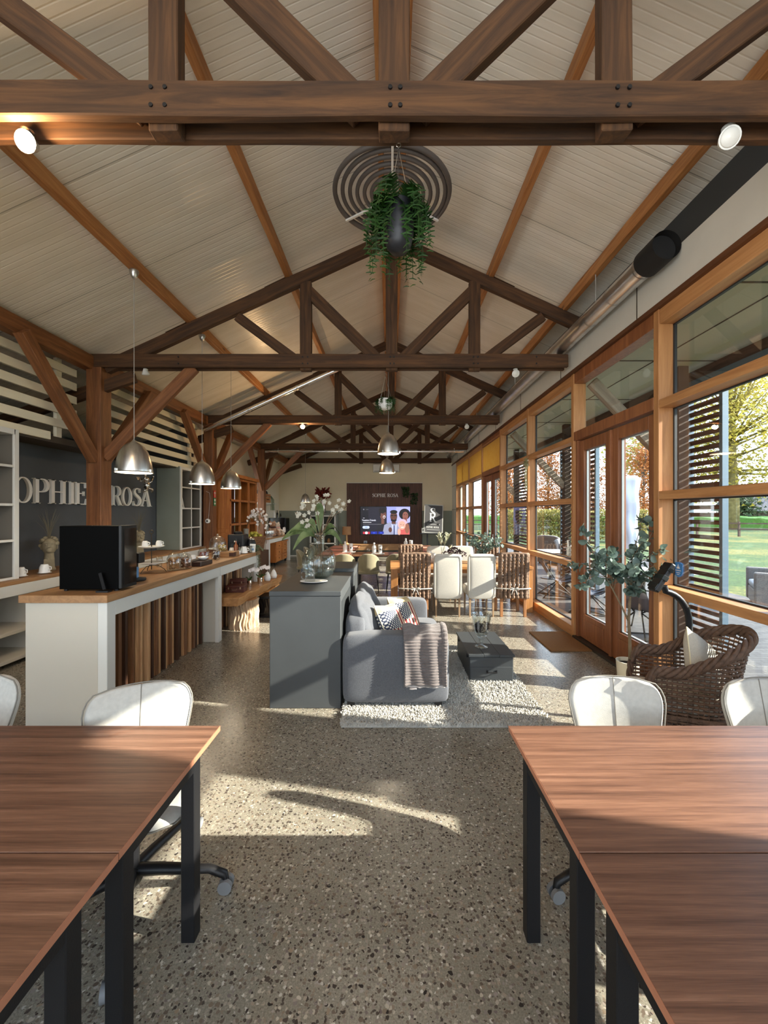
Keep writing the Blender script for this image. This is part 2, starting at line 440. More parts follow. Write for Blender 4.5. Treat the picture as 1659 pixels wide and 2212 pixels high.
# far gable: cream above, sage below
WB = 1.79
mb = MB(); mb.prism([(-4.7, WB), (2.9, WB), (2.9, ceil_z(2.9)), (0, APEX), (-4.7, ceil_z(4.7))], 0, 0.2, Matrix(((1, 0, 0, 0), (0, 0, 1, YB), (0, 1, 0, 0), (0, 0, 0, 1))))
mb.cur = 1; mb.box(-4.7, 2.9, YB, YB + .2, 0, WB)
struct(mb.build('wall_back', [M_cream, M_sage]))
# left side: anthracite aisle wall up to the third truss, cream beyond
struct(MB().box(-4.85, -4.70, 1.5, 9.2, 0, 2.62).build('wall_left', M_anth))
mb = MB(); mb.box(-4.85, -4.70, YF, 1.5, 2.5, 2.62); mb.box(-4.85, -4.70, YF, -3.3, 0, 2.5); mb.box(-4.85, -4.70, -3.3, 1.5, 0, .3)
struct(mb.build('wall_left_entry', M_anth))
struct(MB().box(-4.79, -4.784, -3.3, 1.5, .3, 2.5).build('window_left_near_added', M_glass))  # unseen window added to bring daylight to the foreground
mb = MB()
mb.box(-4.85, -4.50, 9.2, 11.35, 0, ceil_z(4.6)); mb.box(-4.85, -4.50, 12.75, YB, 0, ceil_z(4.6)); mb.box(-4.85, -4.50, 11.35, 12.75, 0, .9); mb.box(-4.85, -4.50, 11.35, 12.75, 2.5, ceil_z(4.6))
struct(MB().box(-4.70, -4.694, 11.35, 12.75, .9, 2.5).build('window_left', M_glass))  # hidden window added behind the cabinet to light the far end
struct(mb.build('wall_left_far', plain('pale_plaster', srgb(238, 232, 218), .85, bump=.1, bscale=120)))
struct(MB().box(-6.1, -5.9, YF, 9.2, 2.5, ceil_z(5.95)).build('wall_left_loft', M_anth))
struct(MB().box(-6.1, -4.3, YF, 9.19, 2.60, 2.68).build('ceiling_loft_slab', plain('loft_slab_dark', srgb(78, 68, 56), 0.8)))
mb = MB(); mb.prism([(-5.9, 2.68), (-4.49, 2.68), (-4.49, ceil_z(4.49)), (-5.9, ceil_z(5.9))], 9.0, 9.19, Matrix(((1, 0, 0, 0), (0, 0, 1, 0), (0, 1, 0, 0), (0, 0, 0, 1))))
struct(mb.build('wall_left_loft_end', M_anth))
struct(MB().box(-4.72, -4.50, 9.02, 9.2, 0, 2.9).build('trim_left_corner', M_white))
# unseen gable opening added behind the camera for daylight: bare timber posts only
mb = MB()
for x in (-4.7, -2.8, -1.4, 0, 1.4, 2.6): mb.box(x - .07, x + .07, YF - .1, YF + .05, 0, ceil_z(x))
for z in (0.06, 1.0, 2.7): mb.box(-4.7, 2.6, YF - .08, YF + .03, z - .05, z + .05)
struct(mb.build('window_gable_added', M_frame))
struct(MB().box(-4.85, -4.7, YF, YF + .5, 0, 4.0).build('wall_left_near', M_anth))

# right side: bulkhead over the glazing, dark recess above it
M_bulk = plain('bulkhead_white', srgb(212, 208, 196), 0.7, var=0.02)
mb = MB(); mb.box(XW, 2.78, YF, YB, 3.64, 4.02)
bh = struct(mb.build('wall_right_bulkhead', M_bulk))
mb = MB()
for k in range(12):
    y = -3.2 + k * 1.82
    mb.box(XW - .004, XW + .002, y - .006, y + .006, 3.66, 4.02)
o = mb.build('bulkhead_joint', plain('joint_dark', srgb(70, 62, 52), 0.8), bh)
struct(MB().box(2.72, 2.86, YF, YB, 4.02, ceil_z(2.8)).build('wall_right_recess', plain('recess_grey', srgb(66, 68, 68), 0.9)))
struct(MB().box(XW - .025, XW + .06, YF, YB - .02, 3.60, 3.645).build('trim_head', wood('head_dark', srgb(70, 40, 22), srgb(110, 68, 38), 'Y', 5, 0.5, knots=False)))
# white return wall at the far right
struct(MB().box(XW, 2.78, 15.3, YB, 0, 3.6).build('wall_right_far', M_white))
mb = MB()
for z in (0.9, 1.83, 2.75): mb.box(XW - .004, XW, 15.32, YB, z - .006, z + .006)
o = mb.build('wall_joint', MATS['joint_dark'], bpy.data.objects['wall_right_far'])

# ---------------------------------------------------------------- glazed right wall
POSTS = [-3.49, -1.67, 0.15, 1.97, 3.79, 5.53, 7.35, 9.18, 11.02, 12.87, 15.27]
for i, y in enumerate(POSTS):
    struct(MB().box(XW, 2.67, y - .037, y + .037, 0, 3.6).build('trim_%d' % (i + 1), M_frame, bevel=.004, bseg=1))
M_seal = plain('window_seal', srgb(40, 44, 46), 0.5)
M_alu = plain('window_alu', srgb(170, 176, 176), 0.35, 0.6)
def window(n, y0, y1, levels=(0.07, 0.99, 1.865, 2.715, 3.53), mull=()):
    a, b = y0 + .037, y1 - .037
    mb = MB()
    for i, z in enumerate(levels):
        h = (.14 if i == 0 else (.14 if i == len(levels) - 1 else .075)) / 2
        mb.box(XW + (.0 if 0 < i < len(levels) - 1 else .01), 2.66, a, b, z - h, z + h)
    for y in mull: mb.box(XW + .03, 2.66, y - .03, y + .03, levels[0], levels[-1])
    w = struct(mb.build('window_%d' % n, M_frameY, bevel=.004, bseg=1))
    s = MB()
    for i in range(len(levels) - 1):
        z0 = levels[i] + (.07 if i == 0 else .0375); z1 = levels[i + 1] - (.07 if i == len(levels) - 2 else .0375)
        for (p, q) in (zip([a] + [m + .03 for m in mull], [m - .03 for m in mull] + [b])):
            s.cur = 0
            s.box(2.635, 2.66, p, p + .02, z0, z1); s.box(2.635, 2.66, q - .02, q, z0, z1)
            s.box(2.635, 2.66, p, q, z0, z0 + .012); s.box(2.635, 2.66, p, q, z1 - .012, z1)
    s.build('seal', M_seal, w)
    for i in range(len(levels) - 1):
        z0 = levels[i]; z1 = levels[i + 1]
        MB().box(2.645, 2.651, a, b, z0, z1).build('pane', M_glass, w)
    return w
window(1, -1.67, 0.15); window(2, 0.15, 1.97); window(3, 1.97, 3.79); window(4, 5.53, 7.35); window(5, 7.35, 9.18)
window(6, 11.02, 12.87, mull=()); window(7, 12.87, 15.27, mull=(14.1,)); window(8, -3.49, -1.67)
def double_door(n, y0, y1):
    a, b = y0 + .037, y1 - .037
    f = MB()
    f.box(XW + .0, 2.66, a, b, 2.68, 2.80); f.box(XW + .01, 2.66, a, b, 3.46, 3.6)
    f.box(XW + .03, 2.66, a, a + .05, 0, 2.68); f.box(XW + .03, 2.66, b - .05, b, 0, 2.68)
    w = struct(f.build('door_%d' % n, M_door, bevel=.004, bseg=1))
    MB().box(2.645, 2.651, a, b, 2.80, 3.46).build('pane', M_glass, w)
    MB().box(XW - .02, 2.75, a, b, 0.0, .035).build('threshold', plain('threshold_dark', srgb(44, 36, 30), 0.5), w)
    mid = (a + b) / 2
    MB().box(XW + .035, 2.62, mid - .022, mid + .022, .04, 2.66).build('astragal', M_door, w, bevel=.004, bseg=1)
    for (p, q, hd) in ((a + .055, mid - .025, 1), (mid + .025, b - .055, -1)):
        l = MB(); st = .11
        l.box(XW + .06, 2.65, p, p + st, .04, 2.665); l.box(XW + .06, 2.65, q - st, q, .04, 2.665)
        l.box(XW + .06, 2.65, p + st, q - st, 2.53, 2.665); l.box(XW + .06, 2.65, p + st, q - st, .04, .36)
        l.box(XW + .05, XW + .07, p + st + .03, q - st - .03, .10, .30)
        leaf = l.build('door_leaf', M_door, w, bevel=.004, bseg=1)
        s = MB()
        s.box(2.595, 2.62, p + st, p + st + .016, .36, 2.53); s.box(2.595, 2.62, q - st - .016, q - st, .36, 2.53)
        s.box(2.595, 2.62, p + st, q - st, .36, .372); s.box(2.595, 2.62, p + st, q - st, 2.518, 2.53)
        s.build('glazing_bead', M_alu, leaf)
        MB().box(2.605, 2.611, p + st, q - st, .36, 2.53).build('pane', M_glass, leaf)
        hy = (q - st / 2) if hd == 1 else (p + st / 2)
        h = MB(); h.box(XW + .045, XW + .06, hy - .02, hy + .02, .95, 1.17); h.tube([(XW + .06, hy, 1.08), (XW + .005, hy, 1.08), (XW + .002, hy - .11 * hd, 1.08)], .009, 8)
        h.build('door_handle', M_chrome, leaf, smooth=True, auto=40)
    return w
double_door(1, 3.79, 5.53); double_door(2, 9.18, 11.02)
# orange blinds drawn over the far upper lights
M_blind = leafy('blind_ochre', srgb(248, 206, 126), srgb(250, 214, 138), 0.8, 0.7)
for k, (y0, y1, lab) in enumerate(((9.24, 10.96, 'ochre fabric blind drawn above the far terrace door, nearest of the three'),
                                   (11.08, 12.81, 'ochre fabric blind drawn over the upper window, middle of the three'),
                                   (12.92, 15.21, 'ochre fabric blind drawn over the upper window, beside the far wall'))):
    t = thing('roller_blind', lab, 'blind', (XW + .03, (y0 + y1) / 2, 2.77), 0, 'ochre blinds on the upper windows')
    h = (y1 - y0) / 2
    MB().box(-.004, .004, -h, h, 0, .72).build('blind_fabric', M_blind, t)
    MB().tube([(0, -h, .73), (0, h, .73)], .025, 10).build('roller', M_frameY, t, smooth=True, auto=40)
    MB().box(-.012, .012, -h, h, -.02, .004).build('bottom_rail', M_frameY, t)
# ------------------------------------------------------------------ roof timbers
TR = [2.11, 5.60, 9.06, 12.70, 16.12]
ZT0, ZT1 = 3.70, 3.88
def rz(x): return 5.60 - SLOPE * abs(x)      # top of the rafters
names = ['nearest roof truss, its twin tie beam spanning overhead with a lit spotlight', 'second roof truss from the front, over the bar and the hanging fern',
         'third roof truss from the front, with the steel pipe along its left rafter', 'fourth roof truss from the front, over the green chairs', 'last roof truss, set against the far cream wall']
def truss(i, Y):
    xr = 2.44
    t = thing('roof_truss', names[i], 'truss', (0, Y, ZT0), 0, 'timber roof trusses')
    zc = (ZT0 + ZT1) / 2; h = ZT1 - ZT0
    beam('tie_beam', (-4.16, Y - .065, zc), (xr, Y - .065, zc), .045, h, M_beam, t)
    beam('tie_beam', (-4.16, Y + .065, zc), (xr, Y + .065, zc), .045, h, M_beam, t)
    for s in (-1, 1):
        e = xr + .18 if s > 0 else -3.95
        beam('rafter', (0, Y, rz(0) - .09), (e, Y, rz(e) - .09), .085, .165, M_beam, t)
    beam('king_post', (.02, Y, ZT0 - .03), (.02, Y, rz(0) - .1), .08, .16, M_beam, t, up=(1, 0, 0))
    for x in (-1.17, 1.17):
        beam('queen_post', (x, Y, ZT0 - .03), (x, Y, rz(x) - .16), .08, .155, M_beam, t, up=(1, 0, 0))
        s = 1 if x > 0 else -1
        beam('strut', (s * .14, Y, ZT1 - .08), (s * 1.16, Y, rz(1.16) - .27), .075, .15, M_beam, t)
        beam('strut', (s * 1.28, Y, ZT1 - .08), (s * 2.12, Y, rz(2.12) - .21), .075, .13, M_beam, t)
    for x in (-2.79, -1.42, 1.40):                                    # wedge blocks that carry the purlins
        s = -1 if x > 0 else 1
        w = MB(); w.prism([(0, 0), (.34 * s * -1, -.155 * 1), (.34 * s * -1, -.17), (0, -.02), ] if False else [(-.02 * s, 0), (-.30 * s, -.135), (-.02 * s, -.01), (0.0, .16), (-.03 * s, .16)], -.04, .04,
                Matrix(((1, 0, 0, 0), (0, 0, 1, 0), (0, 1, 0, 0), (0, 0, 0, 1))))
        o = w.build('purlin_block', M_beam, t); o.location = (x - .02 * s, 0, rz(x) - ZT0)
    if i < 4:
        beam('corner_brace', (-3.96, Y, 2.47), (-2.72, Y, ZT0 + .02), .08, .15, M_post, t)
    beam('aisle_rafter', (-3.55, Y + .0, 3.60), (-5.85, Y + .0, 2.82) if Y < 9.1 else (-4.49, Y, 3.27), .08, .16, M_beam, t)
    # bolts on the face of the tie
    b = MB()
    for x in (-1.2, -1.13, 0.0, .05, 1.14, 1.2, -2.9, 2.0):
        for z in (zc - .045, zc + .045): b.lathe([(0.011, 0), (.011, .008), (0, .009)], (x, -.088, z - ZT0), 8, Matrix.Rotation(R(90), 3, 'X'))
    b.build('bolt', M_black, t)
    return t
for i, y in enumerate(TR): truss(i, y)
# columns on the bar side with their braces and the wall plate
cl = ['brown timber column behind the black box on the bar', 'brown timber column beside the orange wooden cabinet', 'brown timber column left of the wall shelf of crates', 'brown timber column nearest the camera at the left edge']
for k, Y in enumerate((5.60, 9.06, 12.70, 2.11)):
    t = thing('timber_column', cl[k], 'column', (-4.05, Y, 0), 0, 'timber columns on the bar side')
    beam('post', (-4.05, Y, 0), (-4.05, Y, ZT0 - .005), .22, .20, M_post, t, up=(1, 0, 0))
    for s in (-1, 1):
        beam('brace', (-4.05, Y + s * .09, 2.42), (-4.05, Y + s * 1.18, 3.70), .13, .12, M_post, t, up=(1, 0, 0))
tag(beam('wall_plate', (-4.13, YF + .1, 3.757), (-4.13, YB - .05, 3.757), .14, .19, M_post), 'long timber plate carried by the brown columns', 'beam')
# purlins
pl = [('purlin', -2.79, 'pine purlin on the left slope, the lower one with lamp canopies'), ('purlin', -1.42, 'pine purlin on the left slope, the upper one near the ridge'),
      ('purlin', 1.40, 'pine purlin on the right slope, near the hanging coil'), ('purlin', 2.42, 'pine purlin along the eave above the steel duct')]
for nme, x, lab in pl:
    o = beam(nme, (x, YF, rz(x) + .07), (x, YB - .02, rz(x) + .07), .07, .14, M_purlin, None)
    o.data.materials.clear(); o.data.materials.append(wood('timber_pine_x', srgb(150, 94, 50), srgb(205, 150, 95), 'X', 6, 0.6, mid=srgb(182, 124, 72)))
    tag(o, lab, 'purlin', 'pine purlins')
for x, lab in ((-.10, 'left board of the twin pine ridge beam'), (.14, 'right board of the twin pine ridge beam')):
    o = beam('ridge_beam', (x, YF, rz(0) + .02), (x, YB - .02, rz(0) + .02), .06, .20, MATS['timber_pine_x'], None)
    tag(o, lab, 'ridge beam', 'twin ridge beams')
# white board screen between the columns
M_board = plain('limed_board', srgb(232, 226, 202), 0.75, var=0.06, vscale=8, vs=(1, .2, 1), bump=0.1, bscale=40)
for (y0, y1, where) in ((YF + .2, 5.47, 'nearer bay, left of the column'), (5.73, 8.9, 'farther bay, beyond the column')):
    for k in range(6):
        z = 3.585 - k * .183
        e = y1 if k < 5 or y0 > 0 else 5.05
        o = MB().box(-4.29, -4.255, y0, e, z - .05, z + .05).build('screen_board', M_board, bevel=.003, bseg=1)
        nth = ['topmost', 'second from the top', 'third from the top', 'fourth from the top', 'fifth from the top', 'lowest'][k]
        if k == 0:
            for yb in (y0 + .3, e - .25):
                bt = MB().box(-4.335, -4.291, yb - .04, yb + .04, 2.6801, 3.70).build('screen_batten', M_board); tag(bt, 'upright batten behind the limed boards of the %s, %s' % (where, 'left one' if yb == y0 + .3 else 'right one'), 'batten', 'screen battens')
        tag(o, 'limed horizontal board of the %s, %s' % (where, nth), 'board', 'limed screen boards')
# ducts and pipes
M_blackduct = plain('duct_black', (0.008, 0.008, 0.008), 0.7)
t = thing('ventilation_duct', 'round spiral steel duct along the right eave, black open end', 'duct', (2.37, 3.45, 4.0))
mb = MB(); pts = []
mb.tube([(0, 0.25, 0), (0, 12.8, 0)], .10, 20, cap=False); mb.build('duct_pipe', M_zinc, t, smooth=True)
mb = MB()
for k in range(26): mb.tube([(0, .35 + k * .48 - .012, 0), (0, .35 + k * .48 + .012, 0)], .1035, 20, cap=False)
mb.build('seam', M_zinc, t, smooth=True)
mb = MB(); mb.tube([(0, 0, 0), (0, .27, 0)], .125, 24, cap=False); mb.tube([(0, .06, 0), (0, .061, 0)], .118, 24); mb.build('end_sleeve', M_blackduct, t, smooth=True, auto=40)
mb = MB()
for y in (1.2, 4.2, 7.6): mb.tube([(0, y, .11), (0, y, .45)], .006, 6)
mb.build('hanger', M_steel, t)
t = thing('steel_pipe', 'bright steel pipe climbing along the rafter of the third truss', 'pipe', (-4.0, 8.86, 3.56))
MB().tube([(-.1, 0, -.045), (3.55, 0, 1.62)], .055, 14).build('pipe', M_chrome, t, smooth=True, auto=50)
mb = MB()
for f in (.25, .55, .85): p = Vector((3.55 * f, 0, 1.62 * f)); mb.tube([p - Vector((.02, 0, .009)), p + Vector((.02, 0, .009))], .06, 14); mb.tube([p, p + Vector((0, .16, .06))], .008, 6)
mb.build('pipe_clip', M_steel, t)
t = thing('steel_pipe', 'thin bright pipe running level under the fourth truss', 'pipe', (0, 12.58, 3.62))
MB().tube([(-3.9, 0, 0), (2.3, 0, 0)], .032, 12).build('pipe', M_chrome, t, smooth=True, auto=50)
mb = MB()
for x in (-3.5, -1.6, .3, 2.0): mb.tube([(x, 0, 0), (x, .0, .1)], .006, 6); mb.tube([(x - .015, 0, 0), (x + .015, 0, 0)], .036, 12)
mb.build('pipe_clip', M_steel, t)

# ------------------------------------------------------------------ lamps on the timbers
M_warm = glow('lamp_warm', (1.0, 0.62, 0.28), 18.0)
M_bulb = plain('lamp_frosted', (0.75, 0.75, 0.70), 0.3)
def spot(loc, label, lit, aim):
    t = thing('spotlight', label, 'spotlight', loc, 0, 'spotlights under the tie beams')
    MB().lathe([(.03, -.012), (.03, 0)], (0, 0, -.0), 14).build('mount', M_white if not lit else M_steel, t, smooth=True, auto=40)
    MB().tube([(0, 0, -.01), (0, 0, -.05)], .008, 8).build('arm', M_steel, t)
    a = Vector(aim).normalized(); q = a.to_track_quat('Z', 'Y').to_matrix()
    c = Vector((0, 0, -.06))
    MB().lathe([(.018, -.06), (.028, -.045), (.05, .01), (.052, .018)], c, 20, q).build('shade', M_white if not lit else M_steel, t, smooth=True, auto=40)
    MB().lathe([(.046, .016), (.04, .024), (0, .028)], c, 20, q).build('bulb', M_warm if lit else M_bulb, t, smooth=True)
    if lit:
        l = bpy.data.lights.new('spot_glow', 'POINT'); l.energy = 7; l.color = (1, .62, .3); l.shadow_soft_size = .04
        o = bpy.data.objects.new('spot_glow', l); o.location = c + a * .07; o.parent = t; COL.objects.link(o)
spot((-1.9, 2.11, 3.70), 'glowing warm spotlight under the nearest tie beam, at the left', True, (.05, -.8, -.35))
spot((1.77, 2.11, 3.72), 'white unlit spotlight under the nearest tie beam, at the right', False, (-.2, -.9, -.4))
spot((-3.40, 5.60, 3.70), 'small grey spotlight under the second tie beam beside the column brace', False, (.1, .1, -1))
spot((1.74, 5.60, 3.70), 'small white spotlight under the second tie beam, right side', False, (0, -.9, -.4))
spot((-1.97, 9.06, 3.70), 'glowing warm spotlight under the third tie beam', True, (.05, -.8, -.4))
spot((1.72, 9.06, 3.70), 'small white spotlight under the third tie beam, right side', False, (0, -.9, -.4))

M_lampin = plain('lamp_inner_white', (0.80, 0.76, 0.66), 0.5)
def pendant(x, Y, zb, dia, ztop, label, canopy=True):
    t = thing('pendant_lamp', label, 'pendant lamp', (x, Y, zb), 0, 'brushed steel dome pendants')
    r = dia / 2; h = dia * .92
    prof = [(r, 0.0), (r, .012), (r * .985, h * .12), (r * .95, h * .28), (r * .87, h * .48), (r * .74, h * .68), (r * .54, h * .85), (r * .30, h * .95), (.022, h), (.016, h + .02)]
    MB().open_lathe(prof, seg=36).build('lamp_shade', M_steel, t, smooth=True)
    MB().open_lathe([(a * .97, b - .004) for a, b in prof[:-2]], seg=36).build('shade_lining', M_lampin, t, smooth=True)
    mb = MB(); mb.tube([(r * math.cos(k * PI / 18), r * math.sin(k * PI / 18), 0) for k in range(36)], .006, 6, closed=True)
    for k in range(3): a = k * 2.09 + .5; mb.box(-.01, .01, r - .004, r + .016, -.004, .03, Matrix.Rotation(a, 4, 'Z'))
    mb.build('rim_clip', M_steel, t, smooth=True, auto=40)
    MB().ball((0, 0, h * .45), .045).build('bulb', glow('pendant_bulb', (1, .85, .6), 3.0), t, smooth=True)
    pl_ = bpy.data.lights.new('pendant_light', 'POINT'); pl_.energy = 2.0; pl_.color = (1, .86, .66); pl_.shadow_soft_size = .05
    po = bpy.data.objects.new('pendant_light', pl_); po.location = (0, 0, h * .2); po.parent = t; COL.objects.link(po)
    MB().tube([(0, 0, h + .01), (0, 0, ztop - zb)], .0035, 6).build('cord', plain('cord_grey', (.35, .33, .3), .6), t)
    if canopy: MB().lathe([(.045, 0), (.048, -.02), (.03, -.07), (.008, -.095)], (0, 0, ztop - zb), 18).build('ceiling_canopy', M_steel, t, smooth=True, auto=50)
pz = rz(2.79)
pendant(-2.78, 4.37, 2.14, .36, pz, 'steel dome pendant over the bar, nearest the camera')
pendant(-2.78, 5.95, 2.13, .36, pz, 'steel dome pendant over the bar, the middle of three')
pendant(-2.78, 7.03, 2.13, .34, pz, 'steel dome pendant over the bar, in front of the orange cabinet')
pendant(-2.78, 13.2, 2.05, .30, pz, 'small steel dome pendant hanging before the far cream wall')
pendant(-.03, 6.45, 2.65, .35, rz(0) - .08, 'steel dome pendant on the ridge line, the nearer of two')
pendant(-.08, 9.35, 2.63, .36, rz(0) - .08, 'steel dome pendant on the ridge line, the farther of two')

# ------------------------------------------------------------------ hanging coil under the ridge
M_coil = plain('coil_grey', srgb(92, 86, 82), 0.5)
t = thing('ceiling_coil', 'dark grey spiral coil hanging flat under the ridge', 'coil heater', (0.02, 4.22, 5.03))
tr_ = 6.5; pts = [( (.10 + .49 * k / 400) * math.cos(2 * PI * tr_ * k / 400), (.10 + .49 * k / 400) * math.sin(2 * PI * tr_ * k / 400), 0) for k in range(401)]
MB().tube(pts, .021, 8).build('spiral_tube', M_coil, t, smooth=True, auto=60)
pts = [(.595 * math.cos(k * PI / 40), .595 * math.sin(k * PI / 40), 0) for k in range(80)]
MB().tube(pts, .0245, 8, closed=True).build('outer_ring', M_coil, t, smooth=True)
for a in (-90, 32, 148):
    c, s = math.cos(R(a)), math.sin(R(a))
    MB().bar((c * .16, s * .16, -.034), (c * .61, s * .61, -.034), .022, .02).build('white_bar', plain('bar_white', (.85, .83, .78), .4), t)
    MB().tube([(c * .5, s * .5, .02), (c * .12 * 0, s * .5, .30)], .003, 5).build('suspension_wire', M_steel, t)

# ------------------------------------------------------------------ hanging ferns
M_fern = leafy('fern_green', srgb(16, 46, 10), srgb(40, 82, 20), 0.6, 0.3)
def frond(mb, base, d, ln, drop, n=26, w=.036, rnd=random):
    pts = []
    d = Vector(d); b = Vector(base)
    for k in range(n + 1):
        f = k / n
        pts.append(b + d * ln * .45 * math.sin(min(1, f * 1.15) * PI / 2) + Vector((0, 0, ln * .22 * math.sin(f * PI * .9) - drop * f * f)))
    mb.tube(pts[::3], .0016, 4, cap=False)
    for k in range(2, n):
        f = k / n; t = (pts[min(n, k + 1)] - pts[k - 1]).normalized()
        sd = t.cross(Vector((rnd.uniform(-.3, .3), rnd.uniform(-.3, .3), 1)))
        sd = sd.normalized() if sd.length > .05 else Vector((1, 0, 0))
        ww = w * (.35 + .65 * math.sin(f * PI) ** .6)
        for s in (-1, 1):
            a = pts[k]; e = a + (sd * s + t * .25) * ww; q = t * ww * .18
            mb.add([a - q, a + q, e + q * .5, e - q * .5], [(0, 1, 2, 3)])
def hanging_fern(loc, pot_r, pot_h, top, label, n, seed, ln, drop, white=False):
    t = thing('hanging_fern', label, 'hanging plant', loc, 0, 'ferns hanging from the trusses')
    prof = [(0, 0), (pot_r * .55, .004), (pot_r * .85, pot_h * .14), (pot_r, pot_h * .38), (pot_r * 1.02, pot_h * .7), (pot_r * .96, pot_h), (pot_r * .88, pot_h), (pot_r * .85, pot_h - .03), (0, pot_h - .035)]
    MB().lathe(prof, seg=28).build('pot', plain('pot_white', (.7, .7, .68), .4) if white else plain('pot_black', (.012, .013, .017), .5), t, smooth=True, auto=50)
    rnd = random.Random(seed); mb = MB()
    for k in range(n):
        a = rnd.uniform(0, 2 * PI); l = ln * rnd.uniform(.6, 1.1)
        frond(mb, (rnd.uniform(-.03, .03), rnd.uniform(-.03, .03), pot_h - .03), (math.cos(a), math.sin(a), .1), l, drop * rnd.uniform(.35, 1.15), rnd=rnd)
    mb.build('fern_frond', M_fern, t)
    mb = MB(); hz = top - loc[2]
    for k in range(3):
        a = k * 2.1 + .4
        mb.tube([(pot_r * .95 * math.cos(a), pot_r * .95 * math.sin(a), pot_h - .005), (0, 0, hz - .04)], .0022, 5)
    mb.tube([(.012 * math.cos(k * PI / 6), 0, hz - .022 + .012 * math.sin(k * PI / 6)) for k in range(12)], .002, 5, closed=True)
    mb.tube([(0, 0, hz - .012), (0, 0, hz)], .003, 6)
    mb.build('chain', M_steel, t)
hanging_fern((.045, 2.165, 3.10), .080, .25, 3.70, 'fern in a black pot hanging from the nearest tie beam', 52, 3, .36, .36)
hanging_fern((-.07, 5.75, 3.17), .10, .15, 3.70, 'fern in a pale pot hanging behind the second tie beam', 40, 5, .28, .20, True)
# ------------------------------------------------------------------ walnut meeting tables in the foreground
def walnut_material():
    m, nt, N, L, b = _nodes('walnut_veneer')
    v = coords(N, L, (0.34, 12, 12))
    n = N('ShaderNodeTexNoise'); n.inputs['Scale'].default_value = 3.2; n.inputs['Detail'].default_value = 11; n.inputs['Roughness'].default_value = 0.66; n.inputs['Distortion'].default_value = 0.15
    L(v, n.inputs['Vector'])
    r = ramp_node(N, [(0.28, srgb(70, 47, 36)), (0.48, srgb(112, 80, 64)), (0.60, srgb(130, 95, 76)), (0.76, srgb(160, 122, 100))]); L(n.outputs['Fac'], r.inputs[0])
    f = N('ShaderNodeTexNoise'); f.inputs['Scale'].default_value = 8; f.inputs['Detail'].default_value = 4; L(coords(N, L, (1.5, 60, 60)), f.inputs['Vector'])
    rf = ramp_node(N, [(0.35, (0.82, 0.80, 0.78)), (0.65, (1.08, 1.08, 1.08))]); L(f.outputs['Fac'], rf.inputs[0])
    mx = N('ShaderNodeMix'); mx.data_type = 'RGBA'; mx.blend_type = 'MULTIPLY'; mx.inputs['Factor'].default_value = 1
    L(r.outputs[0], mx.inputs['A']); L(rf.outputs[0], mx.inputs['B']); L(mx.outputs['Result'], b.inputs['Base Color'])
    b.inputs['Roughness'].default_value = 0.36
    bump_from(N, L, b, f.outputs['Fac'], 0.05, 0.002)
    return m
M_walnut = walnut_material()
M_wal_edge = plain('walnut_edge', srgb(168, 112, 84), 0.5, var=.1, vscale=10)
M_tleg = plain('table_leg_black', (0.007, 0.007, 0.008), 0.5, spec=.3, bump=.05, bscale=200)
def meeting_table(x0, x1, y0, y1, legs, label):
    t = thing('meeting_table', label, 'table', ((x0 + x1) / 2, (y0 + y1) / 2, 0), 0, 'walnut meeting tables')
    hx, hy = (x1 - x0) / 2, (y1 - y0) / 2; cy = (y0 + y1) / 2
    mb = MB(); mb.box(-hx, hx, -hy, hy, .717, .74)
    top = mb.build('tabletop', M_walnut, t, bevel=.0015, bseg=1)
    MB().box(-hx - .0012, -hx, -hy, hy, .7175, .7395).build('edge_band', M_wal_edge, top)
    MB().box(hx, hx + .0012, -hy, hy, .7175, .7395).build('edge_band', M_wal_edge, top)
    for s in (-1, 1):
        for y in legs:
            p = MB(); xx = s * (hx - .032)
            p.box(xx - .027, xx + .027, y - cy - .026, y - cy + .026, 0, .7165)
            p.build('leg', M_tleg, t, bevel=.003, bseg=1)
        p = MB(); xx = s * (hx - .032)
        p.box(xx - .025, xx + .025, legs[0] - cy, legs[1] - cy, .675, .7165)
        p.build('leg_bar', M_tleg, t)
    p = MB(); p.box(-hx + .05, hx - .05, -.03, .03, .66, .7165); p.build('beam_rail', M_tleg, t)
    return t
meeting_table(-2.47, -.768, 1.140, 1.818, (1.19, 1.615), 'walnut table at left, far one of the pair, two grey chairs behind it')
meeting_table(-2.47, -.768, .455, 1.136, (.50, .985), 'walnut table at left, near one of the pair, closest to the camera')
meeting_table(.535, 2.22, 1.140, 1.818, (1.19, 1.615), 'walnut table at right, far one of the pair, in front of the wicker armchair')
meeting_table(.535, 2.22, .455, 1.136, (.50, .985), 'walnut table at right, near one of the pair, closest to the camera')

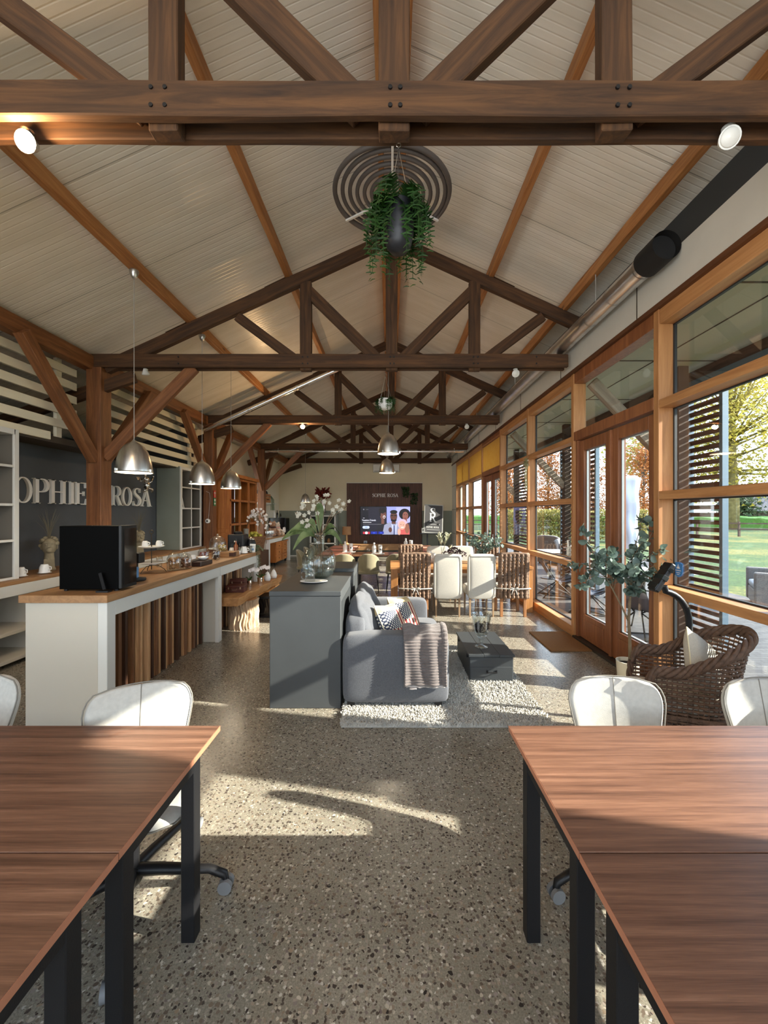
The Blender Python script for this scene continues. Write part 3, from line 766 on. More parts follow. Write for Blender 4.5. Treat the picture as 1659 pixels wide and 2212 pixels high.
# ------------------------------------------------------------------ pale grey swivel shell chairs
M_felt = plain('felt_grey', srgb(184, 182, 175), 0.95, var=.07, vscale=45, bump=.12, bscale=300, sheen=.2)
M_pipe = plain('felt_piping', srgb(120, 116, 108), 0.8)
M_castor = plain('castor_grey', srgb(120, 122, 124), 0.5)
def shell_point(u, v):
    """one shell: seat runs back, then bends up into a rounded backrest; u -1..1 across, v 0..1 front edge to top"""
    prof = [(0.0, -.245, .445), (.10, -.215, .463), (.25, -.10, .452), (.42, .06, .440), (.52, .15, .455), (.60, .20, .505), (.72, .235, .60), (.86, .262, .73), (1.0, .285, .845)]
    for a, b in zip(prof, prof[1:]):
        if v <= b[0] + 1e-9:
            i = prof.index(a); p0 = prof[max(0, i - 1)]; p3 = prof[min(len(prof) - 1, i + 2)]; f = (v - a[0]) / (b[0] - a[0])
            cr = lambda q0, q1, q2, q3: .5 * (2 * q1 + (q2 - q0) * f + (2 * q0 - 5 * q1 + 4 * q2 - q3) * f * f + (3 * q1 - q0 - 3 * q2 + q3) * f ** 3)
            y = cr(p0[1], a[1], b[1], p3[1]); z = cr(p0[2], a[2], b[2], p3[2]); break
    def sm(x): x = max(0, min(1, x)); return x * x * (3 - 2 * x)
    w = .224 - .03 * sm((v - .45) / .15) * (1 - sm((v - .62) / .3)) + .008 * sm((v - .6) / .3)
    # rounded ends
    end = 0
    if v > .84: end = (v - .84) / .16
    if v < .16: end = (.16 - v) / .16
    w *= 1 - .50 * (1 - math.sqrt(max(0, 1 - end ** 2.2)))
    x = u * w
    cup = abs(u) ** 2.2
    z += 0 if v > .75 else sm((.75 - v) / .3) * .05 * cup * sm(v / .3) * .8
    y += -.028 * cup * sm((v - .40) / .35)
    return x, y, z
def smooth_profile_chair():
    t = thing('swivel_chair', 'pale grey shell chair behind the left walnut table', 'chair', (0, 0, 0), 0, 'pale grey chairs at the walnut tables')
    nu, nv = 14, 34
    def fn(i, j): return shell_point(i * 2 - 1, j)
    g = MB(); g.grid(fn, nu, nv)
    sh = g.build('seat_shell', M_felt, t, smooth=True, solid=.032, sub=1)
    md = sh.modifiers.new('Smooth', 'LAPLACIANSMOOTH') if False else None
    edge = [shell_point(-1 + 2 * k / 10, 0) for k in range(11)] + [shell_point(1, k / 30) for k in range(1, 31)] + [shell_point(1 - 2 * k / 10, 1) for k in range(1, 11)] + [shell_point(-1, 1 - k / 30) for k in range(1, 30)]
    edge = [(x * 1.012, y, z) for x, y, z in edge]
    for off in (-.016, .016):
        pass
    p = MB(); p.tube([(x, y - .013, z + .010) for x, y, z in edge], .0035, 6, closed=True); p.build('piping', M_pipe, sh, smooth=True)
    p = MB(); p.tube([(0, shell_point(0, k / 40)[1] - .0165, shell_point(0, k / 40)[2] + .004) for k in range(20, 41)], .0022, 5); p.build('centre_seam', MATS['felt_piping'], sh)
    c = MB(); c.lathe([(.028, .10), (.028, .30), (.02, .30), (.02, .415)], (0, .02, 0), 14); c.box(-.09, .09, -.06, .10, .405, .428); c.lathe([(.035, .07), (.045, .09), (.04, .14)], (0, .02, 0), 14)
    c.build('gas_column', M_black, t, smooth=True, auto=40)
    for k in range(5):
        a = R(72 * k - 19); d = Vector((math.cos(a), math.sin(a), 0)); o = Vector((0, .02, 0))
        l = MB(); l.tube([o + Vector((0, 0, .125)), o + d * .12 + Vector((0, 0, .122)), o + d * .33 + Vector((0, 0, .105)), o + d * .395 + Vector((0, 0, .075)), o + d * .40 + Vector((0, 0, .05))], [.026, .024, .018, .018, .014], 10)
        leg = l.build('base_leg', M_black, t, smooth=True, auto=50)
        s = Vector((-d.y, d.x, 0)); q = o + d * .40 + Vector((0, 0, .031))
        w = MB()
        for e in (-1, 1): w.tube([q + s * e * .008, q + s * e * .026], .0305, 16)
        w.build('castor', M_castor, leg, smooth=True, auto=40)
    lv = MB(); lv.tube([(.06, .03, .40), (.20, .06, .385), (.235, .06, .385)], .007, 8); lv.ball((.24, .06, .385), .016); lv.build('lever', M_black, t, smooth=True)
    return t
c0 = smooth_profile_chair()
c0.location = (-1.13, 1.76, 0); c0.rotation_euler = (0, 0, R(24)); c0['label'] = 'pale grey shell chair nearest the aisle at the left walnut table'
dup(c0, (-2.16, 1.86, 0), R(-6), 'pale grey shell chair cut off by the left edge of the photo')
dup(c0, (1.12, 1.82, 0), R(-7), 'pale grey shell chair at the right walnut table, its back beside the wicker armchair')
dup(c0, (1.91, 1.80, 0), R(4), 'pale grey shell chair at the right edge, in front of the wicker armchair')
dup(c0, (2.66 - .06, 1.10, 0) if False else (1.55, .22, 0), R(178), 'pale grey shell chair on the near side of the right walnut table')
dup(c0, (-1.6, .22, 0), R(176), 'pale grey shell chair on the near side of the left walnut table')

# ------------------------------------------------------------------ grey divider consoles behind the sofa
M_grey = plain('graphite_paint', srgb(64, 67, 68), 0.6, var=.05, vscale=5, bump=.03, bscale=150)
M_grey_in = plain('graphite_inner', srgb(48, 51, 52), 0.6)
def console(x0, x1, y0, y1, h, label):
    t = thing('grey_console', label, 'console', ((x0 + x1) / 2, (y0 + y1) / 2, 0), 0, 'grey consoles behind the sofa')
    hx, hy = (x1 - x0) / 2, (y1 - y0) / 2
    m = MB(); m.box(-hx, hx, -hy, hy, 0, h - .045); m.build('carcass', M_grey, t, bevel=.006, bseg=2)
    m = MB(); m.box(-hx - .004, hx + .004, -hy - .004, hy + .004, h - .045, h); m.build('top_panel', M_grey, t, bevel=.006, bseg=2)
    m = MB(); m.box(hx, hx + .003, -hy + .06, hy - .06, .1, h - .1); m.build('side_panel', M_grey_in, t)
    return t
console(-1.05, -.430, 3.50, 4.62, 1.02, 'tall matt grey console behind the grey sofa, carrying the big glass vase')
console(-1.03, -.420, 4.66, 5.30, 1.06, 'second grey console, just beyond the one with the glass vase')

# ------------------------------------------------------------------ sofa
def fabric(name, col, sc=420, bump=.25, var=.10):
    m, nt, N, L, b = _nodes(name)
    v = coords(N, L)
    w = N('ShaderNodeTexNoise'); w.inputs['Scale'].default_value = 1; w.inputs['Detail'].default_value = 2; L(coords(N, L, (sc, sc * .25, sc)), w.inputs['Vector'])
    w2 = N('ShaderNodeTexNoise'); w2.inputs['Scale'].default_value = 1; w2.inputs['Detail'].default_value = 2; L(coords(N, L, (sc * .25, sc, sc * .25)), w2.inputs['Vector'])
    ad = N('ShaderNodeMath'); L(w.outputs['Fac'], ad.inputs[0]); L(w2.outputs['Fac'], ad.inputs[1])
    hf = N('ShaderNodeMath'); hf.operation = 'MULTIPLY'; hf.inputs[1].default_value = .5; L(ad.outputs[0], hf.inputs[0])
    r = ramp_node(N, [(0.35, tuple(c * (1 - var * 2.2) for c in col)), (0.65, tuple(min(1, c * (1 + var * 2)) for c in col))]); L(hf.outputs[0], r.inputs[0])
    L(r.outputs[0], b.inputs['Base Color']); b.inputs['Roughness'].default_value = .92; b.inputs['Sheen Weight'].default_value = .15
    bump_from(N, L, b, hf.outputs[0], bump, .002)
    MATS[name] = m
    return m
M_sofa = fabric('sofa_weave', srgb(86, 88, 93))
def softbox(name, x0, x1, y0, y1, z0, z1, mat, parent, bev=.04, puff=0.0, seg=4, M=None, noise=0.0, seed=1):
    """a padded block: subdivided, swollen, with rounded corners"""
    n = 10; rnd = random.Random(seed); mb = MB()
    cx, cy, cz = (x0 + x1) / 2, (y0 + y1) / 2, (z0 + z1) / 2; hx, hy, hz = (x1 - x0) / 2, (y1 - y0) / 2, (z1 - z0) / 2
    bm = bmesh.new(); bmesh.ops.create_cube(bm, size=2.0); bmesh.ops.subdivide_edges(bm, edges=bm.edges[:], cuts=9, use_grid_fill=True)
    ph = [rnd.uniform(0, 6) for _ in range(6)]
    vs = []
    for v in bm.verts:
        p = v.co.copy(); q = Vector((p.x * hx, p.y * hy, p.z * hz))
        core = Vector((max(-hx + bev, min(hx - bev, q.x)), max(-hy + bev, min(hy - bev, q.y)), max(-hz + bev, min(hz - bev, q.z))))
        d = q - core
        if d.length > 1e-6: q = core + d.normalized() * min(d.length, bev)
        b = (1 - p.x * p.x) * (1 - p.y * p.y) + (1 - p.y * p.y) * (1 - p.z * p.z) + (1 - p.x * p.x) * (1 - p.z * p.z)
        nrm = Vector((p.x ** 5 / max(hx, .05), p.y ** 5 / max(hy, .05), p.z ** 5 / max(hz, .05)))
        if puff and nrm.length > 1e-6: q += nrm.normalized() * puff * min(1, b)
        if noise: q += Vector((math.sin(p.y * 5 + ph[0]) + math.sin(p.z * 7 + ph[1]), math.sin(p.x * 6 + ph[2]) + math.sin(p.z * 4 + ph[3]), math.sin(p.x * 5 + ph[4]) + math.sin(p.y * 6 + ph[5]))) * noise
        q += Vector((cx, cy, cz))
        vs.append(M @ q if M is not None else q)
    fs = [tuple(v.index for v in f.verts) for f in bm.faces]; bm.free()
    mb.add(vs, fs)
    return mb.build(name, mat, parent, smooth=True, sub=1)
sofa = thing('sofa', 'grey woven two-seat sofa standing with its back to the grey console', 'sofa', (0.04, 4.22, 0))
SX, SY = -0.04, -4.22
def sb(name, x0, x1, y0, y1, z0, z1, **k): return softbox(name, x0 + SX, x1 + SX, y0 + SY, y1 + SY, z0, z1, M_sofa, sofa, **k)
sb('base_frame', -.38, .50, 3.63, 4.83, .07, .34, bev=.03)
sb('armrest', -.41, .505, 3.46, 3.66, .06, .645, bev=.035, puff=.008, seed=2)
sb('armrest', -.41, .44, 4.80, 5.00, .06, .665, bev=.035, puff=.008, seed=3)
sb('backrest', -.415, -.21, 3.60, 4.86, .07, .78, bev=.07, puff=.01, seed=4)
sb('seat_cushion', -.25, .53, 3.665, 4.80, .33, .475, bev=.055, puff=.02, seed=5)
for k, (y0, y1, s) in enumerate(((3.68, 4.20, 6), (4.22, 4.78, 9))):
    Mx = Matrix.Translation((-.17 + SX, (y0 + y1) / 2 + SY, .455)) @ Matrix.Rotation(R(-20), 4, 'Y')
    softbox('back_cushion', -.085, .085, -(y1 - y0) / 2, (y1 - y0) / 2, .0, .44, M_sofa, sofa, bev=.08, puff=.045, M=Mx, noise=.006, seed=s)
for x in (-.34, .42):
    for y in (3.52, 4.90):
        m = MB(); m.box(x - .03 + SX, x + .03 + SX, y - .03 + SY, y + .03 + SY, .0, .065); m.build('leg', M_black, sofa)
# flag cushions
def flag_material():
    m, nt, N, L, b = _nodes('flag_weave')
    tc = N('ShaderNodeTexCoord'); sp = N('ShaderNodeSeparateXYZ'); L(tc.outputs['UV'], sp.inputs[0])
    def math_(op, a, v=None, w=None):
        n = N('ShaderNodeMath'); n.operation = op
        if isinstance(a, float): n.inputs[0].default_value = a
        else: L(a, n.inputs[0])
        if v is not None:
            if isinstance(v, (float, int)): n.inputs[1].default_value = v
            else: L(v, n.inputs[1])
        return n.outputs[0]
    u, v = sp.outputs['X'], sp.outputs['Y']
    st = math_('FRACT', math_('MULTIPLY', u, 6.5)); red = math_('LESS_THAN', st, .5)
    mx = N('ShaderNodeMix'); mx.data_type = 'RGBA'; L(red, mx.inputs['Factor']); mx.inputs['A'].default_value = c3(srgb(206, 190, 158)); mx.inputs['B'].default_value = c3(srgb(132, 34, 38))
    inb = math_('MULTIPLY', math_('LESS_THAN', u, .56), math_('GREATER_THAN', v, .36))
    vo = N('ShaderNodeTexVoronoi'); vo.inputs['Randomness'].default_value = 0; vo.inputs['Scale'].default_value = 1
    mp = N('ShaderNodeMapping'); mp.inputs['Scale'].default_value = (15, 17, 1); mp.inputs['Rotation'].default_value = (0, 0, R(45)); L(tc.outputs['UV'], mp.inputs[0]); L(mp.outputs[0], vo.inputs['Vector'])
    star = math_('LESS_THAN', vo.outputs['Distance'], .34)
    m2 = N('ShaderNodeMix'); m2.data_type = 'RGBA'; L(star, m2.inputs['Factor']); m2.inputs['A'].default_value = c3(srgb(44, 52, 74)); m2.inputs['B'].default_value = c3(srgb(206, 200, 184))
    m3 = N('ShaderNodeMix'); m3.data_type = 'RGBA'; L(inb, m3.inputs['Factor']); L(mx.outputs['Result'], m3.inputs['A']); L(m2.outputs['Result'], m3.inputs['B'])
    # plain cream flap along the top
    m4 = N('ShaderNodeMix'); m4.data_type = 'RGBA'; L(math_('GREATER_THAN', v, .80), m4.inputs['Factor']); L(m3.outputs['Result'], m4.inputs['A']); m4.inputs['B'].default_value = c3(srgb(196, 174, 130))
    L(m4.outputs['Result'], b.inputs['Base Color']); b.inputs['Roughness'].default_value = .9
    n = N('ShaderNodeTexNoise'); n.inputs['Scale'].default_value = 300; L(coords(N, L), n.inputs['Vector']); bump_from(N, L, b, n.outputs['Fac'], .2, .002)
    return m
M_flag = flag_material()
def cushion_mesh(name, w, h, d, mat, parent, uvy=True):
    n = 16; vs = []; fs = []; uv = []
    for side in (1, -1):
        for j in range(n + 1):
            for i in range(n + 1):
                u = i / n * 2 - 1; v = j / n * 2 - 1
                e = (1 - u ** 4) * (1 - v ** 4)
                pin = 1 - .10 * (abs(u * v)) ** .5 * 0 - .07 * (1 - abs(u)) * abs(v) ** 3 - .0
                pin2 = 1 - .07 * (1 - abs(v)) * abs(u) ** 3
                vs.append((u * w / 2 * pin2, side * d / 2 * (e ** .55), (v * pin + 1) * h / 2)); uv.append(((u + 1) / 2, (v + 1) / 2))
    q = n + 1
    for s in (0, 1):
        o = s * q * q
        for j in range(n):
            for i in range(n):
                f = (o + j * q + i, o + j * q + i + 1, o + (j + 1) * q + i + 1, o + (j + 1) * q + i)
                fs.append(f if s == 1 else f[::-1])
    me = bpy.data.meshes.new(name); me.from_pydata(vs, [], fs); me.materials.append(mat)
    ul = me.uv_layers.new(name='UVMap')
    for p in me.polygons:
        for li in p.loop_indices: ul.data[li].uv = uv[me.loops[li].vertex_index]
    me.polygons.foreach_set('use_smooth', [True] * len(me.polygons)); me.update()
    o = bpy.data.objects.new(name, me); COL.objects.link(o); o.parent = parent
    return o
M_cord = plain('cushion_cord', srgb(226, 214, 180), .8)
def scatter_cushion(loc, rot, w, h, d, label, mat, name='flag_cushion', cat='cushion', group=None):
    t = thing(name, label, cat, loc, 0, group); t.rotation_euler = rot
    cushion_mesh('cushion_cover', w, h, d, mat, t)
    pts = []
    for a in range(4):
        for k in range(12):
            f = k / 12 * 2 - 1
            u, v = [(f, -1), (1, f), (-f, 1), (-1, -f)][a]
            pin = 1 - .07 * (1 - abs(u)) * abs(v) ** 3; pin2 = 1 - .07 * (1 - abs(v)) * abs(u) ** 3
            pts.append((u * w / 2 * pin2, 0, (v * pin + 1) * h / 2))
    MB().tube(pts, .005, 6, closed=True).build('piping', M_cord, t, smooth=True)
    return t
scatter_cushion((.10, 3.80, .45), (R(-30), R(8), R(62)), .40, .41, .15, 'flag cushion with stars on the sofa, nearer the draped blanket', M_flag, group='flag cushions on the sofa')
scatter_cushion((.22, 4.12, .455), (R(-30), R(8), R(58)), .40, .41, .15, 'flag cushion with stars on the sofa, the one behind', M_flag, group='flag cushions on the sofa')
# ribbed blanket over the near arm
M_blanket = plain('blanket_taupe', srgb(104, 95, 92), .95, var=.2, vscale=30, bump=.4, bscale=220, sheen=.4)
def blanket():
    x0, x1 = .115, .485; yo = 3.446; zt = .668
    path = [(3.70, .47), (3.692, .56), (3.682, .63), (3.655, .664), (3.60, zt), (3.53, zt), (3.475, .66), (3.448, .635), (3.438, .59)] + [(3.434, .59 - k * .03) for k in range(1, 13)]
    L_ = [0]
    for a, b in zip(path, path[1:]): L_.append(L_[-1] + math.hypot(b[0] - a[0], b[1] - a[1]))
    tot = L_[-1]
    def at(s):
        s = max(0, min(tot, s))
        for k in range(len(path) - 1):
            if s <= L_[k + 1] + 1e-9:
                f = (s - L_[k]) / (L_[k + 1] - L_[k]); a, b = path[k], path[k + 1]
                dy, dz = b[0] - a[0], b[1] - a[1]; l = math.hypot(dy, dz)
                return a[0] + dy * f, a[1] + dz * f, dz / l, -dy / l
    vs = []; nu, nv = 40, 168; fs = []
    for j in range(nv + 1):
        s = tot * j / nv; y, z, ny, nz = at(s)
        rib = .0125 * abs(math.sin(s / .0235 * PI)) ** .7
        for i in range(nu + 1):
            u = i / nu
            x = x0 + (x1 - x0) * u + .012 * math.sin(s * 7) * (u - .5)
            wave = .007 * math.sin(u * 9 + s * 3) + .006 * math.sin(u * 17 - s * 5) + (.012 if u > .9 else 0)
            o = rib + wave + .010
            fall = .028 if False else 0
            vs.append((x, y + ny * o if z > .62 or True else y, z + nz * o))
    q = nu + 1
    fs = [(j * q + i, j * q + i + 1, (j + 1) * q + i + 1, (j + 1) * q + i) for j in range(nv) for i in range(nu)]
    mb = MB(); mb.add(vs, fs)
    t = thing('ribbed_blanket', 'taupe ribbed blanket folded over the near sofa arm', 'blanket', (0, 0, 0))
    mb.build('blanket_cloth', M_blanket, t, smooth=True, solid=.018)
    h = MB(); zb = path[-1][1]
    h.tube([(x0 + .02 + (x1 - x0 - .04) * k / 14, 3.428 + .006 * math.sin(k), zb - .006 + .004 * math.sin(k * 2.2)) for k in range(15)], .011, 8)
    h.tube([(x0 + .05 + .012 * k, 3.424, zb - .024 - .002 * math.sin(k)) for k in range(6)], .008, 8)
    h.tube([(x1 - .012 + .004 * math.sin(k * 1.9), 3.418, zb + .31 * (1 - k / 24)) for k in range(25)], .008, 7)
    h.build('hem', plain('blanket_hem', srgb(196, 186, 180), .9), t, smooth=True)
blanket()

# ------------------------------------------------------------------ shag rug
M_rug = plain('rug_shag', srgb(186, 182, 172), .95, var=.14, vscale=25, sheen=.3)
def rug():
    x0, x1, y0, y1 = -.39, 1.28, 3.19, 5.05
    t = MB().box(x0, x1, y0, y1, 0, .014).build('shag_rug', M_rug)
    tag(t, 'pale grey shag rug under the sofa and the dark trunk table', 'rug')
    rnd = random.Random(5); vs = []; fs = []
    for k in range(30000):
        x = rnd.uniform(x0 - .006, x1 + .006); y = y0 - .006 + (y1 - y0 + .012) * rnd.random() ** 1.25
        if -.36 < x < .40 and 3.62 < y < 4.8: continue
        if .80 < x < 1.21 and 4.02 < y < 4.72: continue
        h = rnd.uniform(.018, .036); r = rnd.uniform(.005, .009)
        if -.41 < x < .54 and 3.4 < y < 5.0: h *= .8
        a = rnd.uniform(0, 6.3); dx, dy = rnd.uniform(-.02, .02), rnd.uniform(-.02, .014)
        o = len(vs)
        for m in range(3): vs.append((x + r * math.cos(a + m * 2.094), y + r * math.sin(a + m * 2.094), .010))
        for m in range(3): vs.append((x + dx + r * .75 * math.cos(a + m * 2.094), y + dy + r * .75 * math.sin(a + m * 2.094), .010 + h))
        fs += [(o, o + 1, o + 4, o + 3), (o + 1, o + 2, o + 5, o + 4), (o + 2, o, o + 3, o + 5), (o + 3, o + 4, o + 5)]
    me = bpy.data.meshes.new('pile'); me.from_pydata(vs, [], fs); me.materials.append(M_rug)
    o = bpy.data.objects.new('pile', me); COL.objects.link(o); o.parent = t; o['kind'] = 'stuff'
rug()

# ------------------------------------------------------------------ dark trunk table and its vase
M_trunk = plain('trunk_slate', srgb(52, 56, 59), .5, var=.08, vscale=6, bump=.06, bscale=80, vs=(1, .15, 1))
t = thing('trunk_table', 'dark slate trunk table with a drawer on the shag rug', 'coffee table', (1.005, 4.37, 0))
m = MB(); m.box(-.215, .215, -.375, .375, .014, .268); m.build('carcass', M_trunk, t, bevel=.004, bseg=1)
m = MB()
for x0, x1 in ((-.228, -.078), (-.076, .076), (.078, .228)): m.box(x0, x1, -.39, .39, .272, .297)
m.build('lid', M_trunk, t, bevel=.003, bseg=1)
m = MB(); m.box(-.212, .212, -.379, -.370, .026, .172); d = m.build('drawer', M_trunk, t, bevel=.003, bseg=1)
m = MB(); m.tube([(-.045, -.379, .125), (-.045, -.402, .125), (.045, -.402, .125), (.045, -.379, .125)], .005, 8); m.box(-.055, -.035, -.383, -.378, .11, .14); m.box(.035, .055, -.383, -.378, .11, .14); m.build('drawer_handle', M_black, d)
m = MB()
for y in (-.25, .25): m.box(-.2305, -.214, y - .03, y + .03, .235, .28)
m.build('hinge', M_black, t)
t = thing('glass_hurricane', 'footed clear glass vase with dark dried flowers on the trunk table', 'vase', (.955, 4.22, .297))
MB().lathe([(.0, 0), (.068, .002), (.066, .008), (.02, .02), (.016, .05), (.026, .07), (.02, .085), (.05, .105), (.062, .13)], seg=28).build('foot', M_glassjar, t, smooth=True)
MB().open_lathe([(.0, .112), (.045, .118), (.072, .15), (.082, .20), (.090, .27), (.103, .345), (.106, .35), (.103, .352), (.099, .345), (.087, .27), (.078, .20), (.068, .15)], seg=32).build('bowl', M_glassjar, t, smooth=True)
M_dryflower = plain('dried_purple', srgb(46, 34, 40), .9, var=.5, vscale=30)
rnd = random.Random(8); m = MB()
for k in range(160):
    a = rnd.uniform(0, 6.28); q = rnd.random() ** .5 * .06; z = .16 + rnd.random() * .085
    m.leaf((q * math.cos(a), q * math.sin(a), z), (math.cos(a + rnd.uniform(-1, 1)), math.sin(a), rnd.uniform(-.3, 1)), (rnd.uniform(-1, 1), rnd.uniform(-1, 1), 1), .03, .024)
m.ball((0, 0, .19), .05, .05, .04)
m.build('dried_flower', M_dryflower, t)

# ------------------------------------------------------------------ doormat
o = MB().box(1.97, 2.475, 4.93, 5.72, 0, .018).build('doormat', plain('coir_brown', srgb(140, 98, 54), .95, var=.25, vscale=120, bump=.5, bscale=250), bevel=.004, bseg=1)
tag(o, 'brown coir doormat lying in front of the glazed double door', 'doormat')
# ------------------------------------------------------------------ the bar
M_oaktop = wood('worktop_oak', srgb(132, 96, 62), srgb(178, 136, 92), 'Y', 6, .5, knots=False, mid=srgb(158, 118, 78), bump=.06)
M_oakX = wood('worktop_oak_x', srgb(132, 96, 62), srgb(178, 136, 92), 'X', 6, .5, knots=False, mid=srgb(158, 118, 78), bump=.06)
bar = thing('bar_counter', 'long bar counter with oak top, white frame and upright wood slats', 'bar', (-2.55, 3.2, 0))
BX = -2.25; BL = -2.90
def bb(name, x0, x1, y0, y1, z0, z1, mat, parent=None, bevel=.003):
    return MB().box(x0 + 2.55, x1 + 2.55, y0 - 3.2, y1 - 3.2, z0, z1).build(name, mat, parent or bar, bevel=bevel, bseg=1)
bb('worktop', BL - .03, BX + .02, 3.17, 6.92, .990, 1.05, M_oaktop)
bb('end_panel', BL, BX - .075, 3.2, 3.26, 0, .990, M_bar_grey)
bb('front_post', BX - .075, BX, 3.2, 3.30, 0, .990, M_bar_white)
bb('apron', BX - .05, BX, 3.30, 5.33, .865, .990, M_bar_white)
bb('apron', BX - .05, BX, 5.34, 6.88, .865, .990, M_bar_white)
bb('fin_panel', BX - .26, BX - .05, 5.30, 5.36, 0, .865, M_bar_grey)
bb('front_post', BX - .05, BX, 5.28, 5.38, 0, .865, M_bar_white)
bb('fin_panel', BX - .26, BX - .05, 6.80, 6.86, 0, .865, M_bar_grey)
bb('front_post', BX - .05, BX, 6.78, 6.88, 0, .865, M_bar_white)
bb('back_panel', BX - .30, BX - .262, 3.26, 6.86, 0, .99, plain('slat_backing', srgb(52, 34, 22), .8))
bb('inner_shelf', BL, BX - .30, 3.27, 6.86, .45, .48, M_bar_grey)
M_slats = [wood('slat_a', srgb(108, 72, 48), srgb(150, 106, 72), 'Z', 7, .55), wood('slat_b', srgb(166, 120, 80), srgb(214, 168, 122), 'Z', 7, .55), wood('slat_c', srgb(54, 34, 25), srgb(88, 58, 40), 'Z', 7, .55), wood('slat_d', srgb(190, 144, 102), srgb(230, 192, 146), 'Z', 7, .55)]
rnd = random.Random(21)
y = 3.30; k = 0
while y < 6.76:
    w = rnd.choice((.024, .03, .038, .046)); d = rnd.choice((.012, .03, .05, .066))
    if y + w > 5.29 and y < 5.37: y = 5.37; continue
    bb('slat', BX - .262, BX - .262 + d, y, y + w - .003, 0.0, .985, M_slats[(0, 3, 2, 1, 2, 3, 0, 2, 1)[k % 9]], bevel=.002); y += w; k += 1

# ------------------------------------------------------------------ wall side: back counter, open shelves, letters
bc = thing('back_counter', 'wall counter with oak top and open shelves below, under the dark lettered wall', 'counter', (-4.4, 2.6, 0))
def cb(name, x0, x1, y0, y1, z0, z1, mat, bevel=.003):
    return MB().box(x0 + 4.4, x1 + 4.4, y0 - 2.6, y1 - 2.6, z0, z1).build(name, mat, bc, bevel=bevel, bseg=1)
cb('worktop', -4.69, -4.10, 0.4, 9.0, .915, .955, M_oaktop)
cb('apron', -4.14, -4.09, 0.4, 9.0, .795, .914, M_bar_white)
for yy in (0.4, 1.5, 2.6, 3.7, 4.8, 5.9, 7.0, 8.0, 8.96): cb('upright', -4.69, -4.13, yy, yy + .04, 0.06, .914, M_bar_grey)
cb('shelf', -4.69, -4.15, 0.44, 8.96, .36, .40, M_bar_grey); cb('shelf', -4.69, -4.15, 0.44, 8.96, .06, .10, M_bar_grey)
cb('back_board', -4.695, -4.66, 0.4, 9.0, .06, .914, plain('shelf_back', srgb(120, 116, 106), .7))
M_sh_back = plain('shelf_taupe', srgb(116, 111, 101), .75, bump=.05, bscale=160)
def shelf_unit(y0, y1, label, cols, side=True):
    t = thing('shelf_unit', label, 'shelf', (-4.44, (y0 + y1) / 2, .957), 0, 'white shelf units on the wall counter')
    h = (y1 - y0) / 2; H = 1.68
    def p(name, x0, x1, a, b, z0, z1, mat): return MB().box(x0 + 4.44, x1 + 4.44, a, b, z0, z1).build(name, mat, t, bevel=.003, bseg=1)
    p('side_panel', -4.69, -4.225, -h, -h + .045, 0, H, M_sage if side else M_sh_back)
    p('side_panel', -4.69, -4.225, h - .045, h, 0, H, M_sh_back)
    p('face_frame', -4.225, -4.20, -h, -h + .06, 0, H, M_white); p('face_frame', -4.225, -4.20, h - .06, h, 0, H, M_white)
    p('top_panel', -4.69, -4.20, -h + .045, h - .045, H - .06, H, M_white)
    p('back_board', -4.69, -4.675, -h + .045, h - .045, 0, H - .06, M_sh_back)
    for z in (0.0, .42, .82, 1.25): p('shelf_board', -4.675, -4.215, -h + .045, h - .045, z, z + .028, M_sh_back); p('shelf_edge', -4.215, -4.204, -h + .045, h - .045, z, z + .028, M_white)
    for c in range(1, cols): yy = -h + (2 * h) * c / cols; p('divider', -4.675, -4.215, yy - .012, yy + .012, .03, H - .06, M_sh_back); p('divider_edge', -4.215, -4.204, yy - .012, yy + .012, .03, H - .06, M_white)
    return t
shelf_unit(2.7, 4.56, 'white open shelves cut off by the left edge of the photo', 2, False)
shelf_unit(8.08, 8.98, 'tall white lattice shelves with a grey side, beside the second column', 2)
# serif letters
def stroke(pts, ws):
    """a closed outline round a centre line with a width at each point"""
    l, r = [], []
    for i, (x, y) in enumerate(pts):
        a = pts[max(0, i - 1)]; b = pts[min(len(pts) - 1, i + 1)]
        dx, dy = b[0] - a[0], b[1] - a[1]; n = math.hypot(dx, dy) or 1
        nx, ny = -dy / n, dx / n; w = ws[i] / 2
        l.append((x + nx * w, y + ny * w)); r.append((x - nx * w, y - ny * w))
    return [(r[i], r[i + 1], l[i + 1], l[i]) for i in range(len(pts) - 1)]
def arc(cx, cy, rx, ry, a0, a1, n, wfn):
    pts = [(cx + rx * math.cos(R(a0 + (a1 - a0) * k / n)), cy + ry * math.sin(R(a0 + (a1 - a0) * k / n))) for k in range(n + 1)]
    return stroke(pts, [wfn(R(a0 + (a1 - a0) * k / n)) for k in range(n + 1)])
def rect(x0, x1, y0, y1): return [((x0, y0), (x1, y0), (x1, y1), (x0, y1))]
def serif(x, w, y, s=.05, t=.035, up=True):
    return rect(x - s, x + w + s, y, y + t) if up else rect(x - s, x + w + s, y - t, y)
def stem(x, w, s=.05): return rect(x, x + w, 0, 1) + serif(x, w, 0, s) + serif(x, w, 1, s, up=False)
